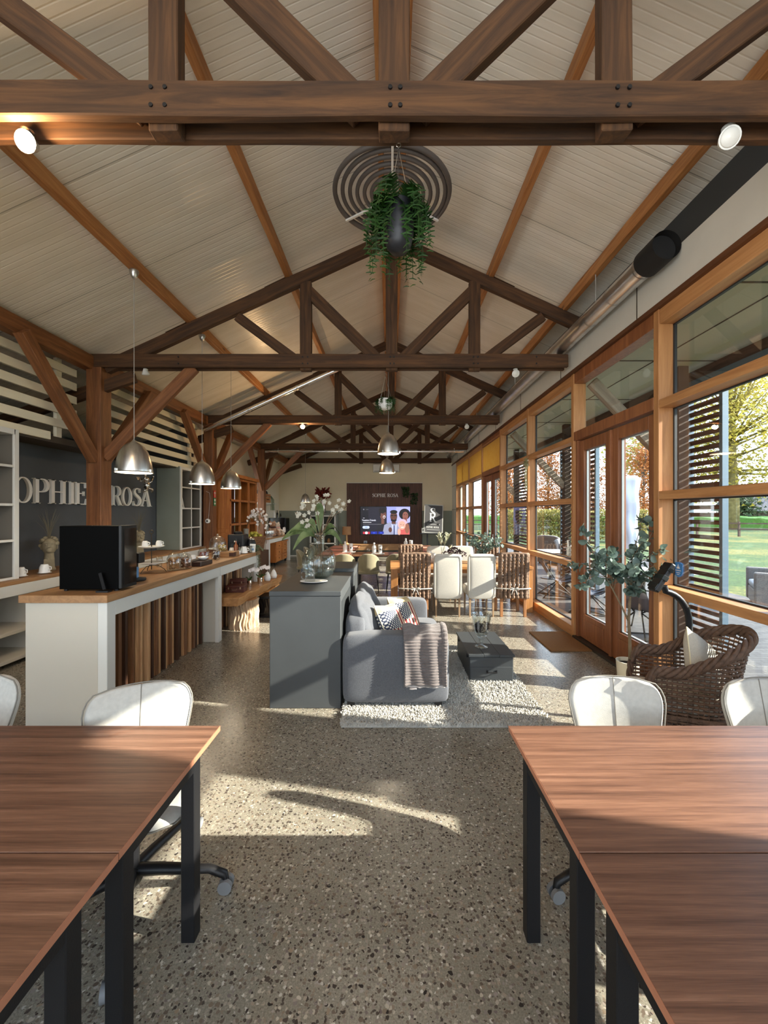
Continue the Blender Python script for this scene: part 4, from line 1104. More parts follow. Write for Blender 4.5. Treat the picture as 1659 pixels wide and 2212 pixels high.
def glyph(ch):
    """quads in a box of cap height 1; returns (quads, advance)"""
    W, T = .128, .042
    ell = lambda a: T + (W - T) * abs(math.cos(a)) ** 1.5
    if ch == 'I': return stem(.06, W), .27
    if ch == 'H': return stem(.06, W) + stem(.52, W) + rect(.2, .53, .48, .53), .74
    if ch == 'P': return stem(.06, W) + rect(.18, .34, .955, 1) + rect(.18, .34, .45, .495) + arc(.33, .7275, .21, .25, -90, 90, 14, ell), .62
    if ch == 'R': return stem(.06, W) + rect(.18, .34, .955, 1) + rect(.18, .34, .47, .515) + arc(.33, .7375, .20, .24, -90, 90, 14, ell) + [((.29, .49), (.42, .49), (.66, .0), (.50, .0))] + rect(.50, .72, 0, .035), .72
    if ch == 'E': return stem(.06, W) + rect(.18, .52, .955, 1) + rect(.18, .44, .48, .525) + rect(.18, .54, 0, .045) + [((.50, 1), (.53, 1), (.53, .76), (.515, .76)), ((.51, 0), (.57, 0), (.58, .27), (.565, .27)), ((.42, .60), (.44, .60), (.44, .40), (.42, .40))], .62
    if ch == 'O': return arc(.40, .5, .32, .475, 0, 360, 40, ell), .80
    if ch == 'A': return stroke([(.04, 0), (.36, 1)], [.055, .055]) + stroke([(.64, 0), (.35, 1)], [.15, .12]) + rect(.15, .55, .30, .345) + rect(-.04, .16, 0, .035) + rect(.52, .78, 0, .035), .76
    if ch == 'S':
        pts = [(.50, .80), (.47, .90), (.40, .955), (.30, .975), (.20, .95), (.125, .88), (.105, .79), (.135, .69), (.22, .61), (.34, .53), (.45, .45), (.51, .35), (.51, .23), (.45, .11), (.35, .045), (.25, .025), (.15, .05), (.08, .12), (.05, .22)]
        ws = [.05, .05, .05, .05, .06, .09, .12, .13, .14, .15, .15, .14, .12, .09, .06, .05, .05, .05, .05]
        return stroke(pts, ws) + rect(.475, .515, .74, .98) + rect(.03, .07, .02, .27), .58
    return [], .34
def letter_mesh(mb, ch, M, h, depth, wx=1.0):
    q, adv = glyph(ch)
    for poly in q:
        a = sum(poly[i][0] * poly[(i + 1) % 4][1] - poly[(i + 1) % 4][0] * poly[i][1] for i in range(4))
        pp = poly if a > 0 else poly[::-1]
        mb.prism([(x * h * wx, y * h) for x, y in pp], 0, depth, M)
    return adv * h * wx
M_letter = plain('letter_white', srgb(247, 246, 240), .45)
M_lside = plain('letter_side', srgb(205, 203, 192), .5)
# text on the left wall runs along +Y, faces +X
pos = {'first S': ('S', 4.70, 'S'), 'x': 0}
word = [('S', 4.74, 'letter S of the first word on the dark left wall'), ('O', 4.98, 'letter O of the first word, half hidden by the white shelves'), ('P', 5.27, 'letter P on the dark left wall'), ('H', 5.52, 'letter H on the dark left wall'),
        ('I', 5.86, 'letter I on the dark left wall'), ('E', 5.965, 'letter E on the dark left wall, partly behind the brown column'), ('R', 6.74, 'letter R on the dark left wall, right of the brown column'), ('O', 7.01, 'letter O of the second word on the dark left wall'),
        ('S', 7.31, 'letter S of the second word on the dark left wall'), ('A', 7.56, 'letter A ending the words on the dark left wall')]
for ch, y, lab in word:
    mb = MB(); Mx = Matrix(((0, 0, 1, 0), (1, 0, 0, 0), (0, 1, 0, 0), (0, 0, 0, 1)))
    letter_mesh(mb, ch, Mx, .335, .038, 1.22 if ch != 'O' else 1.02)
    o = mb.build('wall_letter', M_letter); o.location = (-4.698, y, 1.825)
    tag(o, 'white raised serif ' + lab, 'letter', 'white serif letters on the wall')

# ------------------------------------------------------------------ things on the wall counter
M_stone = plain('bust_stone', srgb(150, 138, 112), .85, var=.25, vscale=14, bump=.4, bscale=40)
M_grass = plain('feather_grass', srgb(120, 112, 92), .9)
def bust(loc, rz_, label, seed, grass):
    t = thing('stone_bust', label, 'bust', loc, rz_, 'stone head planters on the wall counter')
    MB().lathe([(.09, 0), (.095, .02), (.08, .04), (.075, .14), (.07, .15)], seg=4, M=Matrix.Rotation(R(45), 3, 'Z')).build('plinth', M_stone, t)
    mb = MB(); mb.lathe([(.055, .14), (.05, .19), (.05, .24)], seg=14)
    mb.ball((0, .0, .31), .078, .092, .105, 20, 14)
    mb.ball((0, -.075, .27), .035, .03, .035, 10, 7)                  # chin
    mb.bar((0, -.085, .335), (0, -.112, .30), .022, .02)              # nose
    for s in (-1, 1): mb.ball((s * .03, -.078, .335), .014, .012, .009, 8, 6); mb.ball((s * .078, 0, .30), .012, .022, .032, 8, 6)
    mb.box(-.024, .024, -.098, -.08, .268, .274); mb.box(-.05, .05, -.09, -.07, .352, .362)
    mb.build('head', M_stone, t, smooth=True, auto=60)
    rnd = random.Random(seed); h = MB()
    for k in range(46):
        a = rnd.uniform(R(-30), R(210)); ph = rnd.uniform(.1, 1.5)
        h.ball((.085 * math.cos(a) * math.sin(ph + .25), .02 + .095 * math.sin(a) * math.sin(ph + .25), .31 + .11 * math.cos(ph)), .026, .026, .024, 8, 6)
    h.build('curled_hair', M_stone, t, smooth=True)
    if grass:
        g = MB()
        for k in range(30):
            a = rnd.uniform(0, 6.28); l = rnd.uniform(.2, .42); d = rnd.uniform(.02, .16)
            g.tube([(0, 0, .40), (d * .4 * math.cos(a), d * .4 * math.sin(a) - .02, .40 + l * .6), (d * math.cos(a), d * math.sin(a) - .05, .40 + l)], [.0022, .0018, .0008], 4)
        g.build('feather_grass', M_grass, t)
    return t
bust((-4.42, 5.22, .957), R(40), 'stone head planter with feather grass, left of the black box', 3, True)
bust((-4.40, 7.05, .957), R(55), 'curly stone head planter in front of the letters, right of the black box', 9, True)
def cup(t, name, c, r, h, mat, flip=False, handle=True):
    mb = MB(); z = c[2]
    prof = [(r * .62, 0), (r * .85, h * .3), (r, h), (r * .92, h), (r * .8, h * .35), (0, h * .08)]
    if flip: prof = [(a, h - b) for a, b in prof]
    mb.lathe(prof, c, 20)
    if handle: mb.tube([(c[0] + r * .85 * 1, c[1], z + h * .3), (c[0] + r * 1.45, c[1], z + h * .38), (c[0] + r * 1.45, c[1], z + h * .68), (c[0] + r * .9, c[1], z + h * .78)], .006, 6)
    return mb.build(name, mat, t, smooth=True, auto=50)
def cup_saucer(loc, label, group='white cups on saucers', s=1.0, rz_=0):
    t = thing('cup', label, 'cup', loc, rz_, group)
    cup(t, 'cup_body', (0, 0, .012), .038 * s, .066 * s, M_ceramic, True)
    return t
def saucer(loc, label, r=.07):
    o = MB().lathe([(0, 0), (r * .5, .002), (r, .011), (r * .98, .014), (r * .5, .007), (0, .006)], seg=28).build('saucer', M_ceramic, smooth=True, auto=50); o.location = loc
    return tag(o, label, 'saucer', 'white saucers')
for (x, y, lab) in ((-4.30, 4.68, 'beside the white shelves, the nearer of two'), (-4.25, 4.95, 'on the wall counter below the letter P')):
    saucer((x, y, .956), 'white saucer under the upturned cup ' + lab); cup_saucer((x, y, .958), 'white upturned cup on a saucer ' + lab, s=1.5)
# in the left shelves
t = thing('letter_ornament', 'white triangular letter A frame standing on the shelf at the left edge', 'ornament', (-4.42, 4.30, 1.806))
mb = MB(); mb.bar((0, -.17, 0), (0, 0, .30), .06, .03, up=(1, 0, 0)); mb.bar((0, .17, 0), (0, 0, .30), .06, .03, up=(1, 0, 0)); mb.box(-.03, .03, -.17, .17, .0, .03)
mb.build('frame', M_white, t)
t = thing('print_block', 'white block with a brown leaf print on the left shelves', 'ornament', (-4.40, 4.25, 1.406))
MB().box(-.05, .05, -.12, .12, 0, .21).build('block', M_white, t, bevel=.004); mb = MB()
for a in range(6): mb.leaf((.0515, .02, .11), (0.0, math.cos(a * 1.05), math.sin(a * 1.05)), (1, 0, 0), .06, .03, 0)
mb.build('leaf_print', plain('print_brown', srgb(120, 70, 50), .8), t)
t = thing('cone_jar', 'glass jar of pine cones in the bottom of the left shelves', 'jar', (-4.40, 4.28, .986))
MB().open_lathe([(0, 0), (.09, .003), (.11, .03), (.115, .12), (.10, .20), (.09, .23), (.098, .24)], seg=26).build('jar_glass', M_glassjar, t, smooth=True)
rnd = random.Random(2); mb = MB()
for k in range(12): mb.ball((rnd.uniform(-.06, .06), rnd.uniform(-.06, .06), .03 + .008 * k), .026, .026, .032, 9, 7)
mb.build('pine_cone', plain('cone_brown', srgb(70, 46, 32), .9, var=.4, vscale=60), t)
for (y, z, lab) in ((8.38, 1.806, 'white triangle ornament on the lattice shelves'),):
    t = thing('letter_ornament', lab, 'ornament', (-4.36, y, z)); mb = MB(); mb.bar((0, -.11, .0), (0, 0, .26), .05, .025, up=(1, 0, 0)); mb.bar((0, .11, .0), (0, 0, .26), .05, .025, up=(1, 0, 0)); mb.box(-.025, .025, -.11, .11, 0, .025); mb.build('frame', M_white, t)
t = thing('figurine', 'small brown wooden figurine on the lattice shelves', 'figurine', (-4.36, 8.72, 1.407)); MB().lathe([(.03, 0), (.03, .02), (.015, .05), (.028, .12), (.012, .17), (.022, .19), (.018, .22), (0, .235)], seg=12).build('body', plain('figure_brown', srgb(96, 58, 36), .6), t, smooth=True)
t = thing('glass_bottle', 'amber bottle high in the lattice shelves', 'bottle', (-4.36, 8.72, 2.235)); MB().lathe([(.03, 0), (.032, .14), (.012, .18), (.012, .24), (0, .241)], seg=14).build('bottle_body', plain('amber', srgb(120, 70, 36), .15), t, smooth=True, auto=50)

# ------------------------------------------------------------------ on the bar (oak top at 1.05)
BZ = 1.0505
t = thing('black_display_box', 'tall black countertop box with a glass door at the near end of the bar', 'appliance', (-2.49, 3.44, BZ))
m = MB(); m.box(-.255, .235, -.10, .10, .015, .54); m.build('housing', plain('box_black', (.002, .002, .002), .6, spec=.04), t, bevel=.004, bseg=2)
m = MB(); m.box(.236, .262, -.10, .10, .02, .545); m.build('door_frame', M_black, t, bevel=.003, bseg=1)
m = MB(); m.box(.263, .267, -.07, .09, .05, .52); m.build('door_glass', plain('dark_mirror', (.02, .016, .014), .06), t)
m = MB()
for x in (-.22, .2): m.lathe([(.015, 0), (.015, .015)], (x, -.07, 0), 10)
m.build('foot', M_black, t)
m = MB(); m.bar((.10, -.125, .155), (.145, -.135, .02), .006, .03); m.box(.09, .19, -.16, -.11, 0, .012); m.build('stand_foot', M_black, t)
def on_bar(px, py): # point on the bar top seen at a pixel
    Y = (EYE - BZ) * FPX / (py - CY); return (PX(px, Y), Y, BZ)
t = thing('dispenser', 'black counter stand holding a blue pack, beside the black box', 'dispenser', (-2.44, 3.86, BZ))
MB().lathe([(.085, 0), (.09, .01), (.085, .025), (.03, .035)], seg=24).build('base', M_black, t, smooth=True, auto=40)
MB().box(-.02, .02, -.008, .008, .03, .24).build('post', M_black, t); MB().box(-.062, .062, -.05, .05, .17, .27).build('holder', M_black, t, bevel=.012)
MB().box(-.033, .033, -.045, .0, .03, .135).build('blue_pack', plain('pack_blue', srgb(88, 140, 190), .35), t, bevel=.006)
def etagere(loc, label):
    t = thing('plate_stand', label, 'plate stand', loc)
    m = MB(); m.tube([(0, 0, .03), (0, 0, .42)], .005, 8); m.tube([(.02 * math.cos(k * PI / 8), 0, .44 + .02 * math.sin(k * PI / 8)) for k in range(16)], .004, 6, closed=True)
    for k in range(3):
        a = k * 2.094 + .3; m.tube([(.0, 0, .075), (.07 * math.cos(a), .07 * math.sin(a), .07), (.125 * math.cos(a), .125 * math.sin(a), .03), (.145 * math.cos(a), .145 * math.sin(a), .002)], .004, 6)
    m.build('wire_frame', plain('wire_bronze', srgb(70, 60, 46), .4, .7), t)
    for z, r in ((.09, .145), (.265, .13)):
        MB().lathe([(0, z), (r * .6, z + .002), (r, z + .018), (r * .98, z + .022), (r * .6, z + .009), (0, z + .007)], seg=32).build('plate', plain('plate_white', (.78, .78, .76), .25), t, smooth=True)
    return t
etagere((-2.62, 4.42, BZ), 'two-tier plate stand of dark wire on the bar')
for (dx, dy, z, lab) in ((.07, .02, .287, 'white cup on the upper plate of the wire stand'), (-.04, -.05, .287, 'white cup on the upper plate, at its front')):
    cup_saucer((-2.62 + dx, 4.42 + dy, BZ + z - .012 - .0), lab, 'white cups on the bar', .9)
t = thing('drinking_glass', 'clear tumbler beside the wire plate stand on the bar', 'glass', (-2.78, 4.85, BZ)); MB().open_lathe([(0, .0), (.03, .002), (.036, .12), (.034, .121), (.028, .008)], seg=18).build('glass_body', M_glassjar, t, smooth=True)
M_nut = plain('nut_brown', srgb(112, 70, 42), .5, var=.35, vscale=30); M_cookie = plain('cookie_tan', srgb(158, 116, 72), .7, var=.3, vscale=30); M_dark = plain('choc_dark', srgb(64, 40, 28), .4, var=.3, vscale=30)
def jar(loc, label, r, h, fill, mat, seed, ball=.022, group='glass jars along the bar'):
    t = thing('glass_jar', label, 'jar', loc, 0, group); rnd = random.Random(seed)
    MB().open_lathe([(0, 0), (r * .9, .002), (r, .02), (r, h * .72), (r * .8, h * .85), (r * .78, h * .9)], seg=26).build('jar_glass', M_glassjar, t, smooth=True)
    MB().open_lathe([(r * .82, h * .9), (r * .8, h * .94), (r * .45, h * 1.04), (.012, h * 1.1), (.018, h * 1.16), (0, h * 1.19)], seg=22).build('lid', M_glassjar, t, smooth=True)
    mb = MB(); n = int(fill * 1500 * r * r * h / ball ** 1 * .9)
    for k in range(max(16, min(60, n))):
        a = rnd.uniform(0, 6.28); q = rnd.random() ** .5 * (r - ball - .004)
        mb.ball((q * math.cos(a), q * math.sin(a), ball + rnd.random() * fill * h * .8), ball, ball * rnd.uniform(.7, 1), ball * .8, 8, 6, Matrix.Rotation(rnd.uniform(0, 3), 3, 'X'))
    mb.build('jar_filling', mat, t, smooth=True)
    return t
jar((-2.45, 4.56, BZ), 'glass jar of tan biscuits, the front one on the bar', .072, .19, .75, M_cookie, 1)
jar((-2.38, 4.69, BZ), 'glass jar of dark nuts beside the front biscuit jar', .064, .17, .7, M_nut, 2, .018)
jar((-2.62, 5.08, BZ), 'low glass jar of brown biscuits behind the plate stand', .075, .14, .6, M_nut, 3)
jar((-2.55, 5.50, BZ), 'glass jar of red-brown sweets above the dark tray', .07, .17, .7, plain('sweet_red', srgb(120, 52, 38), .35, var=.4, vscale=40), 4, .017)
jar((-2.43, 5.62, BZ), 'narrow glass jar of chocolates beside the red-brown sweets', .055, .16, .7, M_dark, 5, .016)
t = thing('serving_tray', 'dark brown tray box on the bar edge holding a white bowl', 'tray', (-2.385, 5.02, BZ)); MB().box(-.10, .10, -.16, .16, 0, .055).build('tray_box', plain('tray_dark', srgb(44, 26, 22), .35), t, bevel=.006)
MB().box(-.105, -.0, -.165, .165, .055, .065).build('tray_lid', MATS['tray_dark'], t)
t = thing('white_bowl', 'flat white bowl on the dark brown tray', 'bowl', (-2.35, 5.06, BZ + .0655)); MB().lathe([(.03, 0), (.06, .02), (.066, .035), (.06, .035), (.03, .008), (0, .006)], seg=24).build('bowl_body', M_ceramic, t, smooth=True)
t = thing('wooden_riser', 'wooden block riser under the gold-lidded jar on the bar', 'riser', (-2.46, 6.02, BZ)); MB().box(-.16, .16, -.12, .12, 0, .075).build('block', M_oakX, t, bevel=.005); MB().box(.10, .162, -.123, -.02, .01, .065).build('dark_slot', plain('slot_dark', srgb(70, 40, 26), .7), t)
jar((-2.52, 6.02, BZ + .0752), 'glass jar of golden sweets standing on the wooden riser', .075, .15, .6, plain('sweet_gold', srgb(176, 150, 84), .25, .4), 6, .02)
def cloche(loc, r, h, label):
    t = thing('cake_stand', label, 'cake stand', loc)
    MB().lathe([(r * .45, 0), (r * .4, .01), (.02, .03), (.018, .07), (r * .5, .085), (r * 1.08, .09), (r * 1.1, .1), (0, .1)], seg=30).build('stand_plate', M_ceramic, t, smooth=True, auto=40)
    MB().open_lathe([(r, .101), (r, .101 + h * .45), (r * .85, .101 + h * .75), (r * .5, .101 + h * .95), (.015, .101 + h)], seg=30).build('dome', M_glassjar, t, smooth=True); MB().ball((0, 0, .115 + h), .018).build('knob', M_glassjar, t, smooth=True)
cloche((-2.70, 6.30, BZ), .12, .19, 'glass dome on a white cake stand on the bar')
t = thing('white_dish', 'straight white dish near the far end of the bar', 'bowl', (-2.40, 6.30, BZ)); MB().lathe([(.055, 0), (.062, .055), (.055, .055), (.05, .01), (0, .01)], seg=24).build('dish_body', M_ceramic, t, smooth=True)
for k, (x, y, s, lab) in enumerate(((-2.34, 6.44, 1.5, 'large white upturned cup near the far end of the bar'), (-2.55, 6.48, 1.2, 'white upturned cup beside the cake dome'), (-2.62, 5.35, 1.2, 'white upturned cup behind the glass jars'))):
    saucer((x, y, BZ), 'saucer under the ' + lab); cup_saucer((x, y, BZ + .002), lab, 'white cups on the bar', s)
t = thing('menu_card', 'small white card standing among the jars on the bar', 'card', (-2.52, 5.80, BZ)); MB().box(-.03, .03, -.004, .004, 0, .10).build('card', M_white, t, bevel=.002); MB().box(-.035, .035, -.02, .02, 0, .012).build('card_foot', M_white, t)
t = thing('glass_bottle', 'amber glass bottle left of the black coffee machine', 'bottle', (-2.46, 6.42, BZ)); MB().lathe([(.032, 0), (.034, .13), (.013, .16), (.012, .21), (0, .211)], seg=16).build('bottle_body', plain('amber_clear', srgb(140, 82, 52), .15), t, smooth=True, auto=50); MB().lathe([(.014, .205), (.014, .235), (0, .236)], seg=12).build('cap', M_black, t)
for k, (x, y) in enumerate(((-2.38, 6.38), (-2.32, 6.52), (-2.29, 6.60))):
    t = thing('drinking_glass', 'clear tumbler before the coffee machine, ' + ('nearest the amber bottle', 'middle of the three', 'nearest the bar edge')[k], 'glass', (x, y, BZ), 0, 'tumblers by the coffee machine'); MB().open_lathe([(0, 0), (.028, .002), (.034, .11), (.032, .111), (.026, .008)], seg=18).build('glass_body', M_glassjar, t, smooth=True)
t = thing('coffee_machine', 'black coffee machine at the far end of the bar', 'coffee machine', (-2.50, 6.62, BZ))
m = MB(); m.box(-.13, .13, -.12, .12, .0, .30); m.build('housing', M_black, t, bevel=.02, bseg=3); MB().box(-.08, .08, -.14, -.1, .03, .17).build('cup_bay', M_blackgloss, t, bevel=.01); MB().lathe([(.07, .30), (.075, .33), (.06, .345), (0, .346)], seg=20).build('bean_lid', M_black, t, smooth=True, auto=40)
MB().tube([(0, -.12, .2), (0, -.15, .2), (0, -.15, .17)], .014, 8).build('spout', M_chrome, t, smooth=True)
t = thing('kettle', 'black jug kettle with steel rim beside the coffee machine', 'kettle', (-2.28 - .05, 6.74, BZ))
MB().lathe([(.075, 0), (.085, .02), (.078, .15), (.06, .20), (.055, .21)], seg=22).build('kettle_body', M_black, t, smooth=True, auto=50); MB().lathe([(.058, .205), (.06, .22), (.02, .235), (0, .25)], seg=22).build('kettle_lid', M_chrome, t, smooth=True, auto=40); MB().tube([(0, .07, .04), (0, .12, .06), (0, .12, .16), (0, .06, .19)], .011, 8).build('handle', M_black, t, smooth=True)
t = thing('notice_card', 'white notice card leaning on the black kettle', 'card', (-2.27, 6.63, BZ)); Mx = Matrix.Rotation(R(-10), 4, 'X') @ Matrix.Rotation(R(20), 4, 'Z'); m = MB(); m.box(-.045, .045, -.003, .003, .0, .14, Mx); m.build('card', M_white, t); m = MB(); m.box(-.02, .02, -.0042, -.0032, .03, .065, Mx); m.box(-.03, .03, -.0042, -.0032, .10, .106, Mx); m.box(-.03, .03, -.0042, -.0032, .085, .09, Mx); m.build('card_print', plain('print_blue', srgb(120, 150, 190), .6), t)
# trailing plant
M_leafg = leafy('leaf_grey_green', srgb(92, 112, 84), srgb(140, 156, 124), .6, .25)
t = thing('trailing_plant', 'small trailing plant spilling over the far end of the bar', 'potted plant', (-2.31, 6.87 - .07, BZ))
MB().lathe([(.035, 0), (.05, .07), (.045, .07), (0, .06)], seg=18).build('pot', plain('pot_tan', srgb(190, 160, 120), .6), t, smooth=True, auto=40)
rnd = random.Random(12); m = MB()
for k in range(26):
    a = rnd.uniform(-1.2, 2.2); l = rnd.uniform(.08, .16); dr = rnd.uniform(-.12, .02) if k < 18 else -.42
    base = Vector((0, 0, .06)); d = Vector((math.cos(a), math.sin(a) * .8, 0)) if k < 18 else Vector((1, .1 * (k - 22), 0)) * .75
    pts = [base, base + d * l * .6 + Vector((0, 0, .05)), base + d * l + Vector((0, 0, dr * .4)), base + d * l * 1.05 + Vector((0, 0, dr))]
    m.tube(pts, .0015, 4)
    for j in range(14):
        f = j / 13 * 2.999; i = int(f); p = pts[i].lerp(pts[i + 1], f - i)
        m.leaf(p, (rnd.uniform(-1, 1), rnd.uniform(-1, 1), rnd.uniform(-.6, .3)), (0, 0, 1), .026, .016)
m.build('foliage', M_leafg, t)

# ------------------------------------------------------------------ live-edge bench on its stump, and what lies on it
M_live = wood('live_edge', srgb(150, 104, 60), srgb(206, 158, 104), 'Y', 4, .5, mid=srgb(182, 132, 82))
rnd = random.Random(4)
outl = []
for k in range(15):
    y = 5.50 + 2.0 * k / 14; outl.append((-1.985 - .05 * (1 - k / 14) * 1.6 + .02 * math.sin(k * 1.7), y))
back = [(-2.43, 7.36), (-2.43, 5.50)]
poly = outl + [(-2.12, 7.60), (-2.35, 7.60)] + back
pb = MB(); n = len(poly); mid = (-2.25, 6.5)
vs = [(x, y, .54) for x, y in poly] + [(x, y, .42) for x, y in [(px_ + (mid[0] - px_) * .12 + rnd.uniform(-.008, .008), py_) for px_, py_ in poly]]
pb.add(vs, [tuple(range(n)), tuple(range(2 * n - 1, n - 1, -1))] + [(i, n + i, n + (i + 1) % n, (i + 1) % n) for i in range(n)])
t = thing('live_edge_bench', 'live-edge plank bench on a bark stump in front of the bar', 'bench', (0, 0, 0))
pb.build('plank', M_live, t, bevel=.006, bseg=1)
m = MB()
def stump_pt(u, v):
    a = u * 2 * PI; r = .205 + .015 * math.sin(a * 17 + 1.5 * math.sin(v * 7)) * (.6 + .4 * math.sin(v * 11 + a * 5)) + .011 * math.sin(a * 31 + 2 * math.sin(v * 9)) + .008 * math.sin(a * 3)
    return (-2.20 + r * math.cos(a), 6.02 + r * math.sin(a), v * .419)
m.grid(stump_pt, 150, 26)
s = m.build('stump', plain('bark', srgb(172, 146, 118), .9, var=.35, vscale=9, bump=.8, bscale=30, vs=(1, 1, .25)), t, smooth=True)
m = MB(); m.add([(-2.20 + .203 * math.cos(k * PI / 16), 6.02 + .203 * math.sin(k * PI / 16), .4185) for k in range(32)], [tuple(range(32))]); m.build('cut_face', M_live, s)
MB().box(-2.42, -2.05, 7.2, 7.45, 0, .42).build('end_support', M_live, t, bevel=.006)
t = thing('black_speaker_box', 'black box standing under the live-edge bench, behind the stump', 'box', (-2.02, 6.72, 0)); MB().box(-.13, .13, -.20, .20, 0, .34).build('housing', M_black, t, bevel=.006); MB().box(-.10, .10, -.203, -.199, .03, .31).build('front_panel', M_blackgloss, t)
M_case = plain('case_oxblood', srgb(84, 40, 30), .4, var=.15, vscale=20)
def suitcase(loc, w, d, h, label, rz_):
    t = thing('small_suitcase', label, 'suitcase', loc, rz_, 'small brown suitcases on the bench')
    MB().box(-w / 2, w / 2, -d / 2, d / 2, 0, h * .68).build('case_body', M_case, t, bevel=.006); MB().box(-w / 2 - .002, w / 2 + .002, -d / 2 - .002, d / 2 + .002, h * .70, h).build('case_lid', M_case, t, bevel=.006)
    m = MB(); m.tube([(-.035, -d / 2, h * .55), (-.03, -d / 2 - .018, h * .42), (.03, -d / 2 - .018, h * .42), (.035, -d / 2, h * .55)], .004, 6)
    for x in (-w * .32, w * .32): m.box(x - .008, x + .008, -d / 2 - .006, -d / 2, h * .5, h * .8)
    m.build('clasp', plain('brass', (.7, .6, .42), .3, .9), t)
suitcase((-2.27, 5.95, .5405), .26, .20, .10, 'small oxblood suitcase on the bench, the front one', R(4))
suitcase((-2.31, 6.13, .5405), .22, .14, .16, 'taller dark suitcase standing behind the front one on the bench', R(2))
M_petal = plain('petal_white', srgb(238, 232, 230), .6)
def orchid(loc, label, seed, full=True):
    rnd = random.Random(seed); t = thing('potted_orchid', label, 'potted plant', loc, 0, 'orchids in silver pots')
    MB().lathe([(.035, 0), (.05, .10), (.046, .10), (0, .09)], seg=20).build('pot', M_chrome, t, smooth=True, auto=40)
    m = MB()
    for k in range(4): a = rnd.uniform(0, 6.28); m.leaf((0, 0, .09), (math.cos(a), math.sin(a), .5), (0, 0, 1), .13, .045, .1)
    m.tube([(0, 0, .09), (.02, .0, .2), (.06, .02, .27), (.12, .02, .28)], .003, 5); m.build('foliage', leafy('orchid_leaf', srgb(40, 70, 30), srgb(70, 104, 50)), t)
    m = MB()
    for k in range(5 if full else 3):
        c = Vector((.02 + .03 * k, .01 * (k % 2), .255 + .012 * (k % 3)))
        for a in range(5): th = a * 1.257; m.leaf(c, (math.cos(th), -.25, math.sin(th)), (0, -1, 0), .036, .034, .05)
    m.build('flower', M_petal, t)
orchid((-2.22, 6.33, .5405), 'white orchid in a silver pot on the bench, nearer', 3); orchid((-2.14, 6.62, .5405), 'white orchid in a silver pot on the bench, farther', 4)
for k, (x, y, lab) in enumerate(((-2.10, 6.88, 'white ceramic pear on the bench, the nearer one'), (-2.07, 7.15, 'white ceramic pear on the bench, near its sunlit end'))):
    t = thing('ceramic_pear', lab, 'ornament', (x, y, .5405), 0, 'ceramic pears on the bench'); MB().lathe([(0, 0), (.05, .005), (.06, .05), (.045, .10), (.028, .135), (.02, .15), (0, .155)], seg=20).build('pear_body', M_ceramic, t, smooth=True); MB().tube([(0, 0, .15), (.008, 0, .175)], .004, 6).build('stalk', M_ceramic, t)

# ------------------------------------------------------------------ silver figure hanging behind the bar, sensor and signs on the column
t = thing('hanging_figure', 'small silver winged figure hanging between the letters and the pendant', 'ornament', (-4.30, 7.10, 2.19))
m = MB(); m.ball((0, 0, .10), .05, .06, .055, 14, 10); m.ball((0, .02, .0), .05, .06, .075, 14, 10)
for s in (-1, 1):
    m.tube([(0, s * .03, .03), (.03, s * .10, .07), (.05, s * .12, .15)], [.022, .017, .013], 8); m.tube([(0, s * .03, -.04), (.06, s * .08, -.08), (.02, s * .13, -.12)], [.03, .024, .014], 8); m.ball((.05, s * .12, .16), .017)
    m.leaf((-.03, s * .02, .05), (-.5, s * 1, .7), (1, 0, 0), .16, .08, .1)
m.build('figure_body', plain('silver_patina', (.5, .48, .44), .25, 1.0), t, smooth=True); m = MB(); m.tube([(0, 0, .15), (0, 0, .405)], .002, 5); m.build('cord', M_steel, t)
t = thing('motion_sensor', 'round white sensor with a trailing cord on the column by the cabinet', 'sensor', (-4.04, 8.935, 1.52)); MB().lathe([(.0, 0), (.05, 0), (.052, .03), (.035, .045), (0, .05)], seg=22, M=Matrix.Rotation(R(90), 3, 'X')).build('sensor_body', M_ceramic, t, smooth=True, auto=50); MB().ball((0, -.048, 0), .02).build('lens', M_blackgloss, t, smooth=True)
MB().tube([(.01, -.012, .05), (.03, -.012, .25), (.05, -.012, .5), (.04, -.012, .62), (-.04, -.012, .66)], .003, 5).build('cord', plain('cord_white', (.7, .68, .62), .6), t)
t = thing('emergency_sign', 'narrow red and green emergency sign strip on the column edge', 'sign', (-3.935, 9.02, 1.86))
m = MB(); m.box(0, .008, -.05, .05, .18, .34); m.build('red_sign', plain('sign_red', srgb(206, 58, 44), .5), t); m = MB(); m.box(0, .008, -.05, .05, 0, .175); m.build('green_sign', plain('sign_green', srgb(48, 140, 88), .5), t)
m = MB(); m.box(.008, .0095, -.035, .035, .03, .07); m.box(.008, .0095, -.03, .03, .10, .15); m.box(.008, .0095, -.01, .01, .20, .31); m.box(.008, .0095, -.035, .03, .27, .31); m.build('pictogram', M_white, t)
# ------------------------------------------------------------------ orange wooden cabinet
M_cab = wood('cabinet_pine', srgb(164, 96, 42), srgb(214, 142, 74), 'Z', 5, .45, mid=srgb(190, 118, 56), bump=.05)
M_cabin = plain('cabinet_inside', srgb(110, 60, 34), .7)
t = thing('glazed_cabinet', 'tall orange pine cabinet with lattice front beside the column', 'cabinet', (-3.95, 10.25, 0))
def kb(name, x0, x1, y0, y1, z0, z1, mat, par=None): return MB().box(x0 + 3.95, x1 + 3.95, y0 - 10.25, y1 - 10.25, z0, z1).build(name, mat, par or t, bevel=.003, bseg=1)
sp_ = kb('side_panel', -4.32, -3.72, 9.30, 9.34, 0, 2.55, M_cab)
for z0, z1 in ((.12, 1.22), (1.34, 2.42)): kb('raised_panel', -4.22, -3.80, 9.285, 9.30, z0, z1, M_cab, sp_)
for z in (.04, 1.24, 2.44): kb('side_rail', -4.32, -3.70, 9.28, 9.30, z, z + .08, M_cab, sp_)
